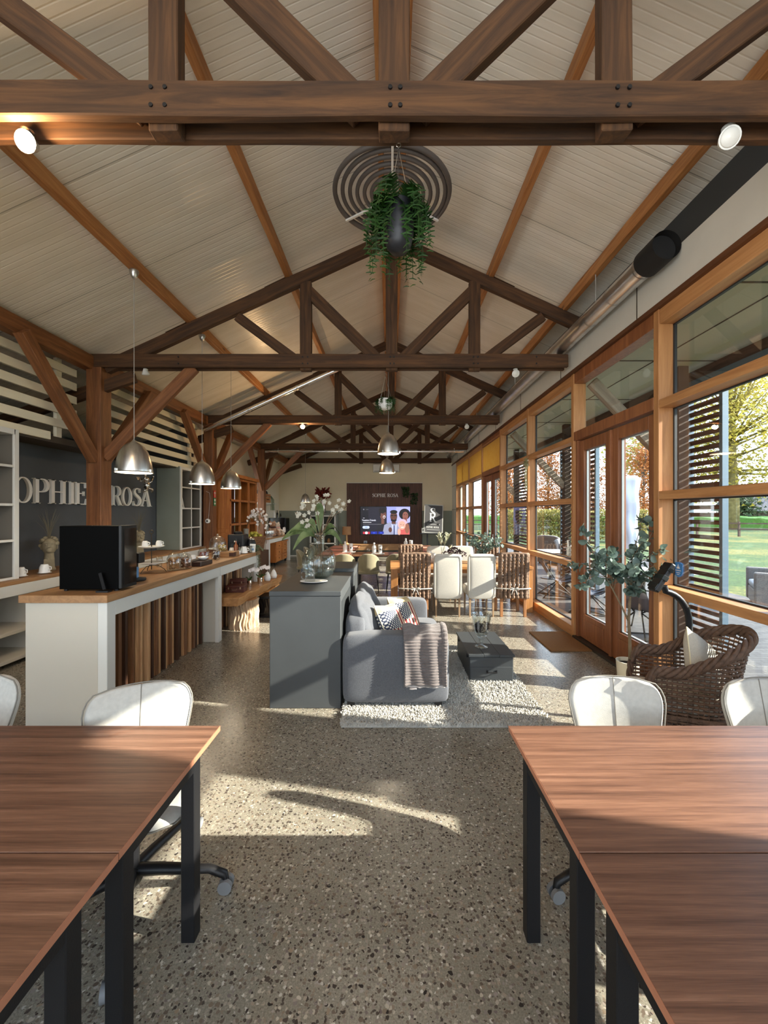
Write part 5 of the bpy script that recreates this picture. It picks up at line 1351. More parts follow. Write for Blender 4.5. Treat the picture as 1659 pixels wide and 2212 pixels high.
kb('side_panel', -4.32, -3.72, 11.18, 11.22, 0, 2.55, M_cab); kb('back_board', -4.36, -4.32, 9.34, 11.18, 0, 2.55, M_cabin)
kb('cornice', -4.40, -3.66, 9.24, 11.27, 2.55, 2.63, M_cab); kb('floor_board', -4.32, -3.72, 9.34, 11.18, .0, .1, M_cab)
for z in (.55, .98, 1.42, 1.98): kb('shelf_board', -4.32, -3.78, 9.34, 11.18, z, z + .025, M_cabin)
for y in (9.34, 9.94, 10.55, 11.14): kb('mullion', -3.745, -3.70, y, y + .045, .1, 2.55, M_cab)
for z in (.1, .75, 1.40, 1.97, 2.49): kb('lattice_rail', -3.745, -3.70, 9.34, 11.18, z, z + .05, M_cab)
# tall cotton branches in a vase, basket of apples
t = thing('cotton_vase', 'tall vase of white cotton branches in front of the orange cabinet', 'vase', (-3.12, 8.72, 0))
MB().box(-.16, .16, -.16, .16, 0, .93).build('plinth', M_bar_grey, t, bevel=.004)
MB().lathe([(.05, .9305), (.055, .94), (.05, 1.20), (.055, 1.36), (.048, 1.36), (.045, 1.2), (0, .95)], seg=20).build('vase_body', plain('vase_ash', srgb(120, 116, 106), .35), t, smooth=True, auto=50)
rnd = random.Random(31); m = MB(); fl = MB(); dr = MB()
for k in range(9):
    a = rnd.uniform(-.6, 1.0); l = rnd.uniform(.25, .45); b = Vector((0, 0, 1.34)); d = Vector((math.cos(a), rnd.uniform(-.3, .4), 0))
    pts = [b, b + d * l * .3 + Vector((0, 0, l * .9)), b + d * l * .9 + Vector((0, 0, l * 1.0)), b + d * l * 1.25 + Vector((0, 0, l * rnd.uniform(.1, .7)))]
    m.tube(pts, .004, 5)
    for j in range(9):
        f = .8 + j / 8 * 2.19; i = int(f); p = pts[i].lerp(pts[i + 1], f - i) + Vector([rnd.uniform(-.03, .03) for _ in range(3)])
        if k % 3 == 2: 
            for q in range(4): dr.leaf(p, (rnd.uniform(-.4, .4), rnd.uniform(-.4, .4), -1), (1, 0, 0), .09, .02)
        else:
            for q in range(3): fl.ball(p + Vector([rnd.uniform(-.018, .018) for _ in range(3)]), .021, .021, .02, 7, 5)
m.build('branch', plain('twig', srgb(96, 74, 52), .8), t); fl.build('cotton_boll', M_petal, t, smooth=True); dr.build('dried_leaf', plain('dried_leaf', srgb(150, 130, 90), .9), t)
M_wick = plain('wicker_brown', srgb(122, 84, 54), .7, var=.35, vscale=30, bump=.5, bscale=120)
t = thing('fruit_basket', 'wicker basket of apples standing before the orange cabinet', 'basket', (-3.12, 9.22, 0)); MB().box(-.26, .26, -.26, .26, 0, .84).build('pedestal', plain('crate_dark', srgb(84, 58, 40), .8), t, bevel=.005)
m = MB()
for k in range(14): f = k / 13; m.tube([((.20 + .05 * f) * math.cos(a * PI / 14), (.20 + .05 * f) * math.sin(a * PI / 14), .855 + f * .28 + .006 * (-1) ** a) for a in range(28)], .012, 6, closed=True)
m.tube([(.255 * math.cos(a * PI / 14), .255 * math.sin(a * PI / 14), 1.15) for a in range(28)], .02, 8, closed=True); m.build('basket_weave', M_wick, t, smooth=True)
rnd = random.Random(6)
for k in range(9):
    a = k * .7; q = .05 if k < 3 else .15
    o = MB().ball((0, 0, 0), .045, .045, .042, 14, 9).build('apple', plain('apple_green', srgb(176, 170, 70), .35, var=.2, vscale=8), smooth=True); o.location = (-3.12 + q * math.cos(a * (2.5 if k < 3 else 1.5)), 9.22 + q * math.sin(a * (2.5 if k < 3 else 1.5)), 1.18 + (.055 if k < 3 else 0)); tag(o, 'yellow-green apple heaped in the wicker basket by the orange cabinet', 'apple', 'apples in the basket')

# ------------------------------------------------------------------ white counter along the left wall with a chest below
t = thing('white_side_counter', 'white framed side counter below the crate shelf at the far left', 'counter', (-4.05, 13.3, 0))
def wb(name, x0, x1, y0, y1, z0, z1, mat): return MB().box(x0 + 4.05, x1 + 4.05, y0 - 13.3, y1 - 13.3, z0, z1).build(name, mat, t, bevel=.004, bseg=1)
wb('worktop', -4.48, -3.60, 12.83, 14.62, .90, .95, M_oaktop); wb('worktop', -3.92, -3.60, 12.0, 12.83, .90, .95, M_oaktop); wb('apron', -3.70, -3.62, 12.05, 14.58, .78, .90, M_white)
for y in (12.05, 14.48): wb('post', -3.72, -3.62, y, y + .10, 0, .78, M_white)
wb('end_panel', -3.92, -3.72, 12.05, 12.09, 0, .90, M_bar_grey); wb('end_panel', -4.48, -3.72, 14.54, 14.58, 0, .90, M_bar_grey)
t = thing('wooden_chest', 'carved brown chest of drawers standing under the white side counter', 'chest', (-3.92, 13.62, 0))
MB().box(-.26, .24, -.70, .70, .10, .72).build('carcass', M_cab, t, bevel=.006); MB().box(-.28, .28, -.74, .74, .72, .76).build('top_board', M_cab, t, bevel=.006)
for z in (.13, .33, .53):
    for y0 in (-.68, .02):
        d = MB().box(.24, .262, y0, y0 + .64, z, z + .18).build('drawer', M_cab, t, bevel=.01); MB().ball((.272, y0 + .32, z + .09), .014).build('knob', M_black, d, smooth=True)
for x in (-.2, .2):
    for y in (-.64, .64): MB().lathe([(.02, 0), (.03, .05), (.035, .10)], (x, y, 0), 10).build('leg', M_black, t, smooth=True)
t = thing('black_cooler', 'black box cooler standing on the far end of the white side counter', 'appliance', (-3.92, 14.22, .9505)); MB().box(-.30, .28, -.28, .28, .0, .58).build('housing', M_blackgloss, t, bevel=.01); MB().box(.281, .295, -.26, .26, .02, .56).build('door', M_blackgloss, t, bevel=.006)
for k, (dx, dy, h, r, c) in enumerate(((.05, .0, .16, .03, 'dark'), (-.08, .03, .26, .035, 'dark'), (-.16, -.06, .30, .04, 'pale'))):
    t = thing('bottle', ('short dark jar on top of the black cooler', 'tall dark bottle on top of the black cooler', 'pale bottle on top of the black cooler')[k], 'bottle', (-3.92 + dx, 14.22 + dy, 1.531)); MB().lathe([(r, 0), (r, h * .6), (r * .4, h * .75), (r * .4, h), (0, h + .002)], seg=14).build('bottle_body', M_blackgloss if c == 'dark' else M_ceramic, t, smooth=True, auto=50)
M_fur = plain('teddy_fur', srgb(168, 128, 98), .95, var=.3, vscale=60, bump=.6, bscale=200, sheen=.5); M_fur2 = plain('teddy_fur_pale', srgb(206, 186, 166), .95, var=.2, vscale=60, bump=.6, bscale=200, sheen=.5)
def teddy(loc, s, mat, label, scarf):
    t = thing('teddy_bear', label, 'soft toy', loc, R(60), 'teddy bears on the side counter')
    b = MB(); b.ball((0, 0, .14 * s), .12 * s, .11 * s, .15 * s, 14, 10)
    for e in (-1, 1): b.tube([(e * .09 * s, 0, .22 * s), (e * .16 * s, -.06 * s, .14 * s), (e * .13 * s, -.13 * s, .10 * s)], [.045 * s, .04 * s, .035 * s], 9); b.tube([(e * .07 * s, -.03 * s, .06 * s), (e * .10 * s, -.16 * s, .05 * s), (e * .10 * s, -.20 * s, .075 * s)], [.055 * s, .05 * s, .05 * s], 9)
    b.ball((0, -.02 * s, .34 * s), .10 * s, .09 * s, .09 * s, 14, 10); b.ball((0, -.10 * s, .32 * s), .04 * s, .035 * s, .03 * s)
    for e in (-1, 1): b.ball((e * .08 * s, 0, .42 * s), .035 * s, .02 * s, .035 * s)
    b.build('bear_body', mat, t, smooth=True)
    m = MB(); m.ball((0, -.137 * s, .33 * s), .012 * s)
    for e in (-1, 1): m.ball((e * .035 * s, -.10 * s, .37 * s), .009 * s)
    m.build('nose_and_eyes', M_black, t); m = MB(); m.tube([(.085 * s * math.cos(a * PI / 9), .08 * s * math.sin(a * PI / 9) - .01 * s, .265 * s) for a in range(18)], .025 * s, 7, closed=True); m.build('scarf', scarf, t, smooth=True)
teddy((-3.80, 12.98, .9505), 1.1, M_fur, 'brown teddy bear with a dark scarf on the side counter', plain('scarf_dark', srgb(80, 50, 44), .9)); teddy((-3.76, 13.36, .9505), 1.0, M_fur2, 'pale teddy bear leaning by the brown bear on the side counter', plain('scarf_pink', srgb(196, 150, 140), .9))
for k in range(7):
    t = thing('drinking_glass', 'clear stemmed glass, ' + ('nearest', 'second', 'third', 'fourth', 'fifth', 'sixth', 'farthest')[k] + ' of the row beside the teddy bears', 'glass', (-3.70 + .06 * (k % 2), 12.06 + .085 * k, .9505), 0, 'glasses on the side counter'); MB().open_lathe([(0, 0), (.032, .003), (.006, .01), (.005, .08), (.03, .10), (.038, .15), (.034, .2)], seg=14).build('glass_body', M_glassjar, t, smooth=True)
t = thing('white_orchid', 'cut white orchid blossom lying on the corner of the side counter', 'flower', (-3.70, 14.35 - .5, .951)); m = MB(); rnd = random.Random(3)
for c in ((0, 0, .12), (.08, -.05, .2), (-.06, .03, .08), (.05, .08, .14)):
    for a in range(5): th = a * 1.257; m.leaf(c, (.5 * math.cos(th), -.6, math.sin(th)), (0, -1, 0), .085, .08, .1)
m.build('blossom', M_petal, t); m = MB(); m.tube([(0, 0, 0), (0, 0, .12), (.08, -.05, .2)], .004, 5); m.lathe([(.04, 0), (.045, .03), (0, .03)], seg=14); m.build('stem', M_leafg, t)
# crate shelf
M_crate = wood('crate_wood', srgb(150, 92, 52), srgb(198, 140, 90), 'Y', 6, .7)
t = thing('crate_shelf', 'white wall shelf on curved brackets above the side counter', 'shelf', (-4.3, 13.6, 2.00)); MB().box(-.2, .25, -.75, .75, 0, .04).build('shelf_board', M_white, t, bevel=.004)
for y in (-.6, .6): m = MB(); m.tube([(-.19, y, -.35), (-.17, y, -.12), (-.05, y, -.03), (.2, y, -.005)], .012, 8); m.box(-.2, -.185, y - .012, y + .012, -.4, 0); m.build('bracket', M_white, t)
t = thing('wooden_crate', 'slatted wooden crate holding black pumpkins on the wall shelf', 'crate', (-4.22, 13.25, 2.041))
m = MB(); m.box(-.17, .17, -.34, .34, 0, .02)
for k in range(3): z = .02 + k * .095; m.box(-.18, -.165, -.34, .34, z, z + .07); m.box(.165, .18, -.34, .34, z, z + .07); m.box(-.18, .18, -.355, -.34, z, z + .07); m.box(-.18, .18, .34, .355, z, z + .07)
m.build('crate_slats', M_crate, t)
for k, y in enumerate((-.18, .16)):
    o = MB(); 
    for a in range(9): th = a * .698; o.ball((.07 * math.cos(th), .07 * math.sin(th), 0), .075, .075, .10, 10, 8)
    o.tube([(0, 0, .08), (.01, 0, .13)], .012, 6); o = o.build('black_pumpkin', plain('pumpkin_black', (.02, .02, .022), .5), smooth=True); o.location = (-4.22, 13.25 + y, 2.041 + .30); tag(o, ('nearer', 'farther')[k] + ' black pumpkin in the crate on the wall shelf', 'pumpkin', 'black pumpkins')
t = thing('pampas_vase', 'dark vase with drooping grass at the end of the wall shelf', 'vase', (-4.2, 13.85, 2.041)); MB().lathe([(.05, 0), (.07, .06), (.04, .14), (.045, .16)], seg=16).build('vase_body', M_black, t, smooth=True); m = MB(); rnd = random.Random(4)
for k in range(22): a = rnd.uniform(-1, 1.4); m.tube([(0, 0, .14), (.1 * math.cos(a), .12 * math.sin(a), .25), (.19 * math.cos(a), .22 * math.sin(a), .12), (.21 * math.cos(a), .24 * math.sin(a), -.25)], .004, 4)
m.build('grass_blade', M_leafg, t)

# ------------------------------------------------------------------ far wall: cupboard, display cabinet, slatted panel, television
M_greycab = plain('cabinet_sage', srgb(118, 124, 116), .6)
t = thing('low_cupboard', 'sage grey cupboard against the far wall, left of the display cabinet', 'cupboard', (-3.55, 16.02, 0)); MB().box(-.36, .40, -.26, .27, .0, 1.05).build('carcass', M_greycab, t, bevel=.005); MB().box(-.30, .34, -.275, -.262, .10, .98).build('door', M_greycab, t, bevel=.004); MB().box(-.36, .4, -.27, .27, 0, .05).build('plinth', M_white, t)
t = thing('display_cabinet', 'grey display cabinet with white lattice front, under the red flowers', 'cabinet', (-2.60, 15.75, 0))
def db(name, x0, x1, y0, y1, z0, z1, mat): return MB().box(x0, x1, y0, y1, z0, z1).build(name, mat, t, bevel=.004, bseg=1)
db('side_panel', -.54, -.50, -.20, .24, 0, 1.62, M_greycab); db('side_panel', .50, .54, -.20, .24, 0, 1.62, M_greycab); db('back_board', -.5, .5, .22, .24, 0, 1.62, plain('cabinet_dark', srgb(74, 78, 72), .8)); db('top_board', -.56, .56, -.22, .26, 1.62, 1.68, M_greycab); db('base', -.5, .5, -.2, .22, 0, .12, M_greycab)
for x in (-.5, -.02, .44): db('mullion', x, x + .055, -.225, -.20, .1, 1.62, M_white)
for z in (.12, .50, .86, 1.22, 1.56): db('lattice_rail', -.5, .5, -.225, -.2, z, z + .045, M_white)
for z in (.5, .86, 1.22): db('shelf_board', -.5, .5, -.19, .22, z, z + .02, M_white)
for k, (x, z, c) in enumerate(((-.3, 1.2405, srgb(150, 80, 60)), (-.12, 1.2405, srgb(120, 70, 50)), (.25, .8805, srgb(176, 96, 56)), (.36, .8805, srgb(120, 60, 40)), (-.25, .5205, srgb(196, 190, 176)), (.2, .5205, srgb(150, 110, 70)))):
    t = thing('trinket_jar', ('terracotta pot, top left of the display cabinet', 'brown pot, second on the top shelf of the display cabinet', 'orange pot on the middle shelf of the display cabinet', 'dark red pot on the middle shelf of the display cabinet', 'pale pot low in the display cabinet', 'ochre pot low in the display cabinet')[k], 'pot', (-2.60 + x, 15.72, z), 0, 'pots in the display cabinet'); MB().lathe([(.04, 0), (.075, .05), (.07, .12), (.045, .16), (.05, .18), (0, .175)], seg=16).build('pot_body', plain('pot_col%d' % k, c, .5), t, smooth=True)
t = thing('red_flower_vase', 'silver vase of dried dark red leaves on the display cabinet', 'vase', (-2.64, 15.75, 1.681)); MB().lathe([(.12, 0), (.13, .02), (.10, .35), (.075, .52), (.085, .54), (.07, .53), (0, .3)], seg=24).build('vase_body', plain('vase_silver', (.55, .50, .48), .25, .9), t, smooth=True, auto=60); m = MB(); rnd = random.Random(77)
for k in range(130): a = rnd.uniform(0, 6.28); q = rnd.random() * .2; m.leaf((q * math.cos(a), q * math.sin(a) * .7, .55 + rnd.random() * .34), (math.cos(a) * .8, math.sin(a), rnd.uniform(-.2, 1.6)), (rnd.uniform(-1, 1), -1, .3), .20, .075, .2)
m.build('dried_leaf', leafy('leaf_maroon', srgb(88, 24, 18), srgb(136, 46, 32), .7, .2), t)
# slatted panel
PXa, PXb = -1.76, 1.29
t = thing('slat_panel', 'dark walnut slat panel behind the television on the far wall', 'wall panel', (0, YB - .06, 0)); MB().box(PXa, PXb, .02, .058, .25, 2.90).build('backing', plain('panel_black', srgb(40, 28, 24), .8), t)
M_pslat = wood('panel_walnut', srgb(74, 44, 32), srgb(128, 84, 62), 'Z', 6, .5, knots=False); m = MB(); x = PXa + .005
while x < PXb - .03: m.box(x, x + .028, 0, .022, .25, 2.90); x += .0415
m.build('slats', M_pslat, t); MB().box(PXa - .02, PXb + .02, .0, .058, 2.90, 2.925).build('edge_trim', M_white, t)
small = [('S', 0), ('O', 0), ('P', 0), ('H', 0), ('I', 0), ('E', 0), (' ', 0), ('R', 0), ('O', 0), ('S', 0), ('A', 0)]
def word_mesh(text, h, depth, M0, gap=.10, wx=1.0):
    mb = MB(); x = 0
    for ch in text:
        Mx = M0 @ Matrix.Translation((x, 0, 0)); x += letter_mesh(mb, ch, Mx, h, depth, wx) + gap * h * .3
    return mb, x
FACE = Matrix(((1, 0, 0, 0), (0, 0, -1, 0), (0, 1, 0, 0), (0, 0, 0, 1)))       # text plane facing -Y
mb, w = word_mesh('SOPHIE ROSA', .14, .014, FACE, .10, 1.05); o = mb.build('panel_lettering', M_letter); o.location = (-.20 - w / 2, YB - .062, 2.34); tag(o, 'small white serif words on the slat panel above the television', 'lettering')
M_ivy = leafy('ivy_dark', srgb(28, 44, 22), srgb(60, 84, 44), .6, .2)
for k, (x, z, lab) in enumerate(((.62, 2.62, 'green trailing plant on the slat panel, the higher one'), (.96, 2.36, 'green trailing plant on the slat panel, the lower one'))):
    t = thing('wall_plant', lab, 'hanging plant', (x, YB - .13, z), 0, 'trailing plants on the slat panel'); MB().lathe([(.03, -.06), (.06, .03), (.05, .03), (0, .0)], seg=14).build('pot', M_black, t, smooth=True); m = MB(); rnd = random.Random(k + 50)
    for j in range(150): a = rnd.uniform(0, 6.28); q = rnd.random() * .13; m.leaf((q * math.cos(a), -abs(q * math.sin(a)) * .8 + .04, .12 - rnd.random() ** 1.5 * .42), (math.cos(a), -.5, rnd.uniform(-1, .5)), (0, -1, .3), .07, .05)
    m.build('foliage', M_ivy, t)
# television
t = thing('television', 'wide flat television on the slat panel showing four laughing people', 'television', (-.20, YB - .12, .82)); TWd, TH = 2.02, 1.14
MB().box(-TWd / 2, TWd / 2, .0, .055, 0, TH).build('housing', M_black, t, bevel=.004)
def flat(name, polys, par, y0=-.001):
    """flat picture on the screen: list of (outline, colour) in screen fractions"""
    mb = MB(); mats = []
    for k, (pl_, c) in enumerate(polys):
        key = tuple(round(q, 3) for q in c)
        mname = 'screen_%s' % '_'.join(str(q) for q in key); mt = glow(mname, c, .24)
        if mt not in mats: mats.append(mt)
        mb.cur = mats.index(mt); n = len(pl_)
        mb.add([((u - .5) * TWd * .985, y0 - .00035 * k, .012 + v * (TH - .02)) for u, v in pl_], [tuple(range(n))])
    return mb.build(name, mats, par)
def oval(cx, cy, rx, ry, n=22, a0=0, a1=360): return [(cx + rx * math.cos(R(a0 + (a1 - a0) * k / n)), cy + ry * math.sin(R(a0 + (a1 - a0) * k / n))) for k in range(n if a1 - a0 == 360 else n + 1)]
def rc(x0, x1, y0, y1): return [(x0, y0), (x1, y0), (x1, y1), (x0, y1)]
navy, lav, lav2 = srgb(14, 14, 24), srgb(150, 156, 226), srgb(176, 176, 238)
flat('screen', [(rc(0, 1, 0, 1), navy), (rc(.52, 1, 0, 1), lav), (rc(.50, .56, 0, .98), lav), (rc(.72, 1, .3, .98), lav2), (rc(.16, .53, .04, .98), srgb(30, 28, 42))], t)
sk1, sk2, sk3, sk4 = srgb(112, 72, 62), srgb(92, 56, 46), srgb(140, 88, 76), srgb(226, 168, 150)
hair = srgb(20, 14, 16)
flat('person_image', [([(.30, 0), (.36, .42), (.46, .46), (.56, .40), (.62, 0)], srgb(30, 28, 36)), (rc(.42, .48, .38, .55), sk1), (oval(.455, .70, .062, .17), sk1), (oval(.44, .86, .075, .10), hair), (rc(.385, .41, .66, .88), hair), (oval(.478, .63, .026, .05), srgb(238, 232, 230)), (oval(.478, .625, .02, .025), srgb(90, 30, 34)), (oval(.455, .745, .012, .012), hair), (oval(.49, .745, .012, .012), hair)], t, -.0035)
flat('person_image', [([(.44, 0), (.48, .34), (.58, .44), (.74, .44), (.84, .32), (.88, 0)], srgb(150, 152, 176)), ([(.62, .40), (.68, .30), (.74, .40), (.72, .0), (.66, .0)], srgb(190, 196, 236)), ([(.665, .32), (.695, .32), (.70, .0), (.66, .0)], srgb(90, 96, 130)), (rc(.63, .71, .38, .52), sk2), (oval(.67, .65, .072, .18), sk2), (oval(.67, .81, .075, .07), hair), (oval(.67, .52, .06, .06), hair), (oval(.67, .555, .03, .02), srgb(120, 66, 60)), (rc(.61, .66, .665, .70), hair), (rc(.68, .735, .665, .70), hair), (oval(.60, .17, .035, .09), sk2)], t, -.0075)
flat('person_image', [(oval(.89, .73, .115, .20), hair), ([(.80, 0), (.82, .36), (1, .44), (1, 0)], srgb(60, 50, 66)), (rc(.87, .94, .40, .55), sk3), (oval(.905, .67, .058, .15), sk3), (oval(.885, .715, .012, .012), hair), (oval(.93, .715, .012, .012), hair), (oval(.905, .58, .025, .014), srgb(110, 40, 44))], t, -.0125)
flat('person_image', [(oval(.845, .38, .10, .18), srgb(206, 178, 196)), ([(.76, 0), (.80, .22), (.99, .2), (.99, 0)], srgb(206, 96, 92)), (oval(.94, .22, .045, .18), srgb(150, 96, 76)), (oval(.84, .33, .07, .155), sk4), (oval(.815, .36, .011, .01), hair), (oval(.865, .345, .011, .01), hair), (oval(.845, .26, .032, .016), srgb(240, 236, 232)), (oval(.78, .10, .03, .12), sk4)], t, -.017)
flat('screen_text', [(rc(.11, .16, .893, .907), srgb(110, 110, 120))], t, -.0215)
flat('screen_text', [ (rc(.05, .085, .585, .60), srgb(200, 200, 210))], t, -.0215)
flat('screen_text', [(rc(.05, .22, .425, .442), srgb(222, 222, 228))], t, -.0215)
flat('screen_text', [(rc(.05, .42, .360, .372), srgb(120, 120, 128))], t, -.0215)
flat('screen_icon', [(oval(.065, .90, .013, .023), srgb(120, 120, 130))], t, -.0215)
flat('screen_button', [(oval(.07, .26, .028, .048, 16, 90, 270) + oval(.155, .26, .028, .048, 16, -90, 90), srgb(196, 210, 244)), (rc(.09, .14, .25, .27), srgb(80, 110, 180))], t, -.0215)
flat('app_tile', [(rc(.05, .19, 0.02, .10), srgb(190, 50, 66)), (oval(.12, .06, .03, .05), srgb(220, 210, 220))], t, -.0215)
flat('app_tile', [(rc(.21, .34, 0.02, .11), srgb(26, 40, 150)), (oval(.275, .06, .025, .02), srgb(60, 90, 210))], t, -.0215)
flat('app_tile', [(rc(.36, .47, 0.02, .11), srgb(26, 40, 150)), (oval(.415, .06, .025, .02), srgb(60, 90, 210))], t, -.0215)
fc = bpy.data.curves.new('screen_title', 'FONT'); fc.body = 'Vacation Friends'; fc.size = .105; fc.extrude = .0005; fc.materials.append(glow('screen_white', srgb(226, 228, 240), .28)); fo = bpy.data.objects.new('screen_title', fc); COL.objects.link(fo); bpy.context.view_layer.update(); fm = bpy.data.meshes.new_from_object(fo.evaluated_get(bpy.context.evaluated_depsgraph_get())); bpy.data.objects.remove(fo); fo = bpy.data.objects.new('screen_title', fm); COL.objects.link(fo); fo.parent = t; fo.location = (-.93, -.027, .555); fo.rotation_euler = (R(90), 0, 0); fo.scale = (.78, 1, 1)
t = thing('wall_socket', 'pale wall socket low on the slat panel, left of the middle', 'socket', (-1.0, YB - .062, .50)); MB().box(-.07, .07, -.015, .0, -.08, .08).build('socket_plate', plain('socket_grey', srgb(190, 196, 204), .4), t, bevel=.006); MB().box(-.04, .04, -.018, -.014, -.05, .04).build('socket_insert', plain('socket_dark', srgb(120, 130, 150), .4), t)
t = thing('air_conditioner', 'white air conditioner unit high on the far wall', 'air conditioner', (-.16, YB - .001, 3.33)); MB().box(-.53, .53, -.24, 0, 0, .32).build('housing', M_white, t, bevel=.03, bseg=3); m = MB(); m.box(-.48, .48, -.243, -.2, .02, .05); m.build('louvre', plain('vent_grey', srgb(150, 150, 148), .5), t)
t = thing('media_bench', 'low oak bench running below the television', 'bench', (-.5, 15.95, 0)); MB().box(-1.5, 1.0, -.2, .2, .42, .48).build('bench_top', M_oakX, t, bevel=.004); MB().box(-1.5, 1.0, -.19, -.16, .24, .42).build('bench_apron', M_oakX, t)
for x in (-1.45, .95): MB().box(x - .04, x + .04, -.18, .18, 0, .42).build('leg', M_oakX, t)
t = thing('table_lamp', 'table lamp with a peach drum shade left of the slat panel', 'lamp', (-1.72, 15.9, .481)); MB().lathe([(.09, 0), (.09, .015), (.035, .03), (.032, .34), (.012, .35), (.01, .42)], seg=18).build('lamp_base', wood('lamp_wood', srgb(190, 150, 100), srgb(224, 190, 140), 'Z'), t, smooth=True, auto=40); MB().open_lathe([(.175, .36), (.165, .68)], seg=28).build('lamp_shade', leafy('shade_peach', srgb(214, 168, 124), srgb(220, 176, 134), .8, .5), t, smooth=True)
# easel sign
t = thing('easel_sign', 'dark grey signboard with white monogram on a stand, right of the television', 'sign', (1.62, 15.2, 0)); Mx = Matrix.Translation((0, 0, .93)) @ Matrix.Rotation(R(-14), 4, 'X') @ Matrix.Rotation(R(3), 4, 'Y')
MB().box(-.36, .36, -.015, .015, 0, 1.12, Mx).build('sign_frame', plain('frame_grey', srgb(170, 168, 160), .5), t); MB().box(-.325, .325, -.019, -.014, .035, 1.085, Mx).build('sign_board', plain('board_slate', srgb(70, 68, 68), .7), t)
SG = Mx @ Matrix(((1, 0, 0, 0), (0, 0, -1, -.019), (0, 1, 0, 0), (0, 0, 0, 1)))
mb = MB(); letter_mesh(mb, 'S', SG @ Matrix.Translation((-.14, .62, 0)), .36, .004); letter_mesh(mb, 'R', SG @ Matrix.Translation((-.16, .44, 0)), .34, .004, 1.1); wm, w = word_mesh('SOPHIE ROSA', .062, .003, SG @ Matrix.Translation((-.27, .20, 0)), .2, 1.05); mb.add(wm.v, wm.f); mb.box(-.24, .24, -.022, -.019, .335, .342, Mx); mb.box(-.24, .24, -.022, -.019, .135, .142, Mx); mb.build('sign_lettering', M_letter, t)
m = MB(); m.bar((-.22, .0, .0), (-.22, .02, .95), .05, .05); m.box(-.5, .36, -.06, .10, .90, .94); m.box(-.35, .1, -.2, .3, 0, .02); m.bar((.26, .2, 0), (.2, .06, 1.3), .03, .03); m.build('stand', M_black, t)
t = thing('small_speaker', 'small pale speaker box on the sign stand', 'speaker', (1.24, 15.2, .9405)); MB().box(-.06, .06, -.06, .06, 0, .2).build('speaker_body', plain('speaker_grey', srgb(150, 150, 146), .5), t, bevel=.006); MB().lathe([(.025, 0), (.025, .004), (0, .004)], (0, -.06, .12), 14, Matrix.Rotation(R(90), 3, 'X')).build('speaker_cone', M_black, t)
# ------------------------------------------------------------------ oak dining table and its eight chairs
M_oak = wood('oak_warm', srgb(150, 98, 52), srgb(204, 148, 92), 'X', 5, .42, mid=srgb(180, 124, 70), bump=.06)
M_oakZ = wood('oak_warm_z', srgb(150, 98, 52), srgb(204, 148, 92), 'Z', 5, .42, mid=srgb(180, 124, 70), bump=.06)
t = thing('dining_table', 'long oak dining table with four wicker and four cream chairs round it', 'table', (1.22, 7.32, 0))
MB().box(-1.22, 1.22, -.46, .46, .735, .78).build('tabletop', M_oak, t, bevel=.004)
MB().box(-1.10, 1.10, -.38, .38, .66, .735).build('apron', M_oak, t, bevel=.004)
for x in (-1.15, 1.15):
    for y in (-.39, .39): MB().box(x - .06, x + .06, y - .06, y + .06, 0, .735).build('leg', M_oakZ, t, bevel=.005)
M_rattan = plain('rattan_kubu', srgb(124, 98, 78), .75, var=.5, vscale=14, bump=.5, bscale=90, vs=(1, 1, 3))
M_leg = wood('leg_beech', srgb(150, 98, 58), srgb(196, 140, 92), 'Z', 6, .5, knots=False)
M_linen = fabric('linen_cream', srgb(192, 187, 176), 300, .15, .04)
M_legpale = wood('leg_pale', srgb(140, 112, 84), srgb(186, 156, 122), 'Z', 6, .55, knots=False)
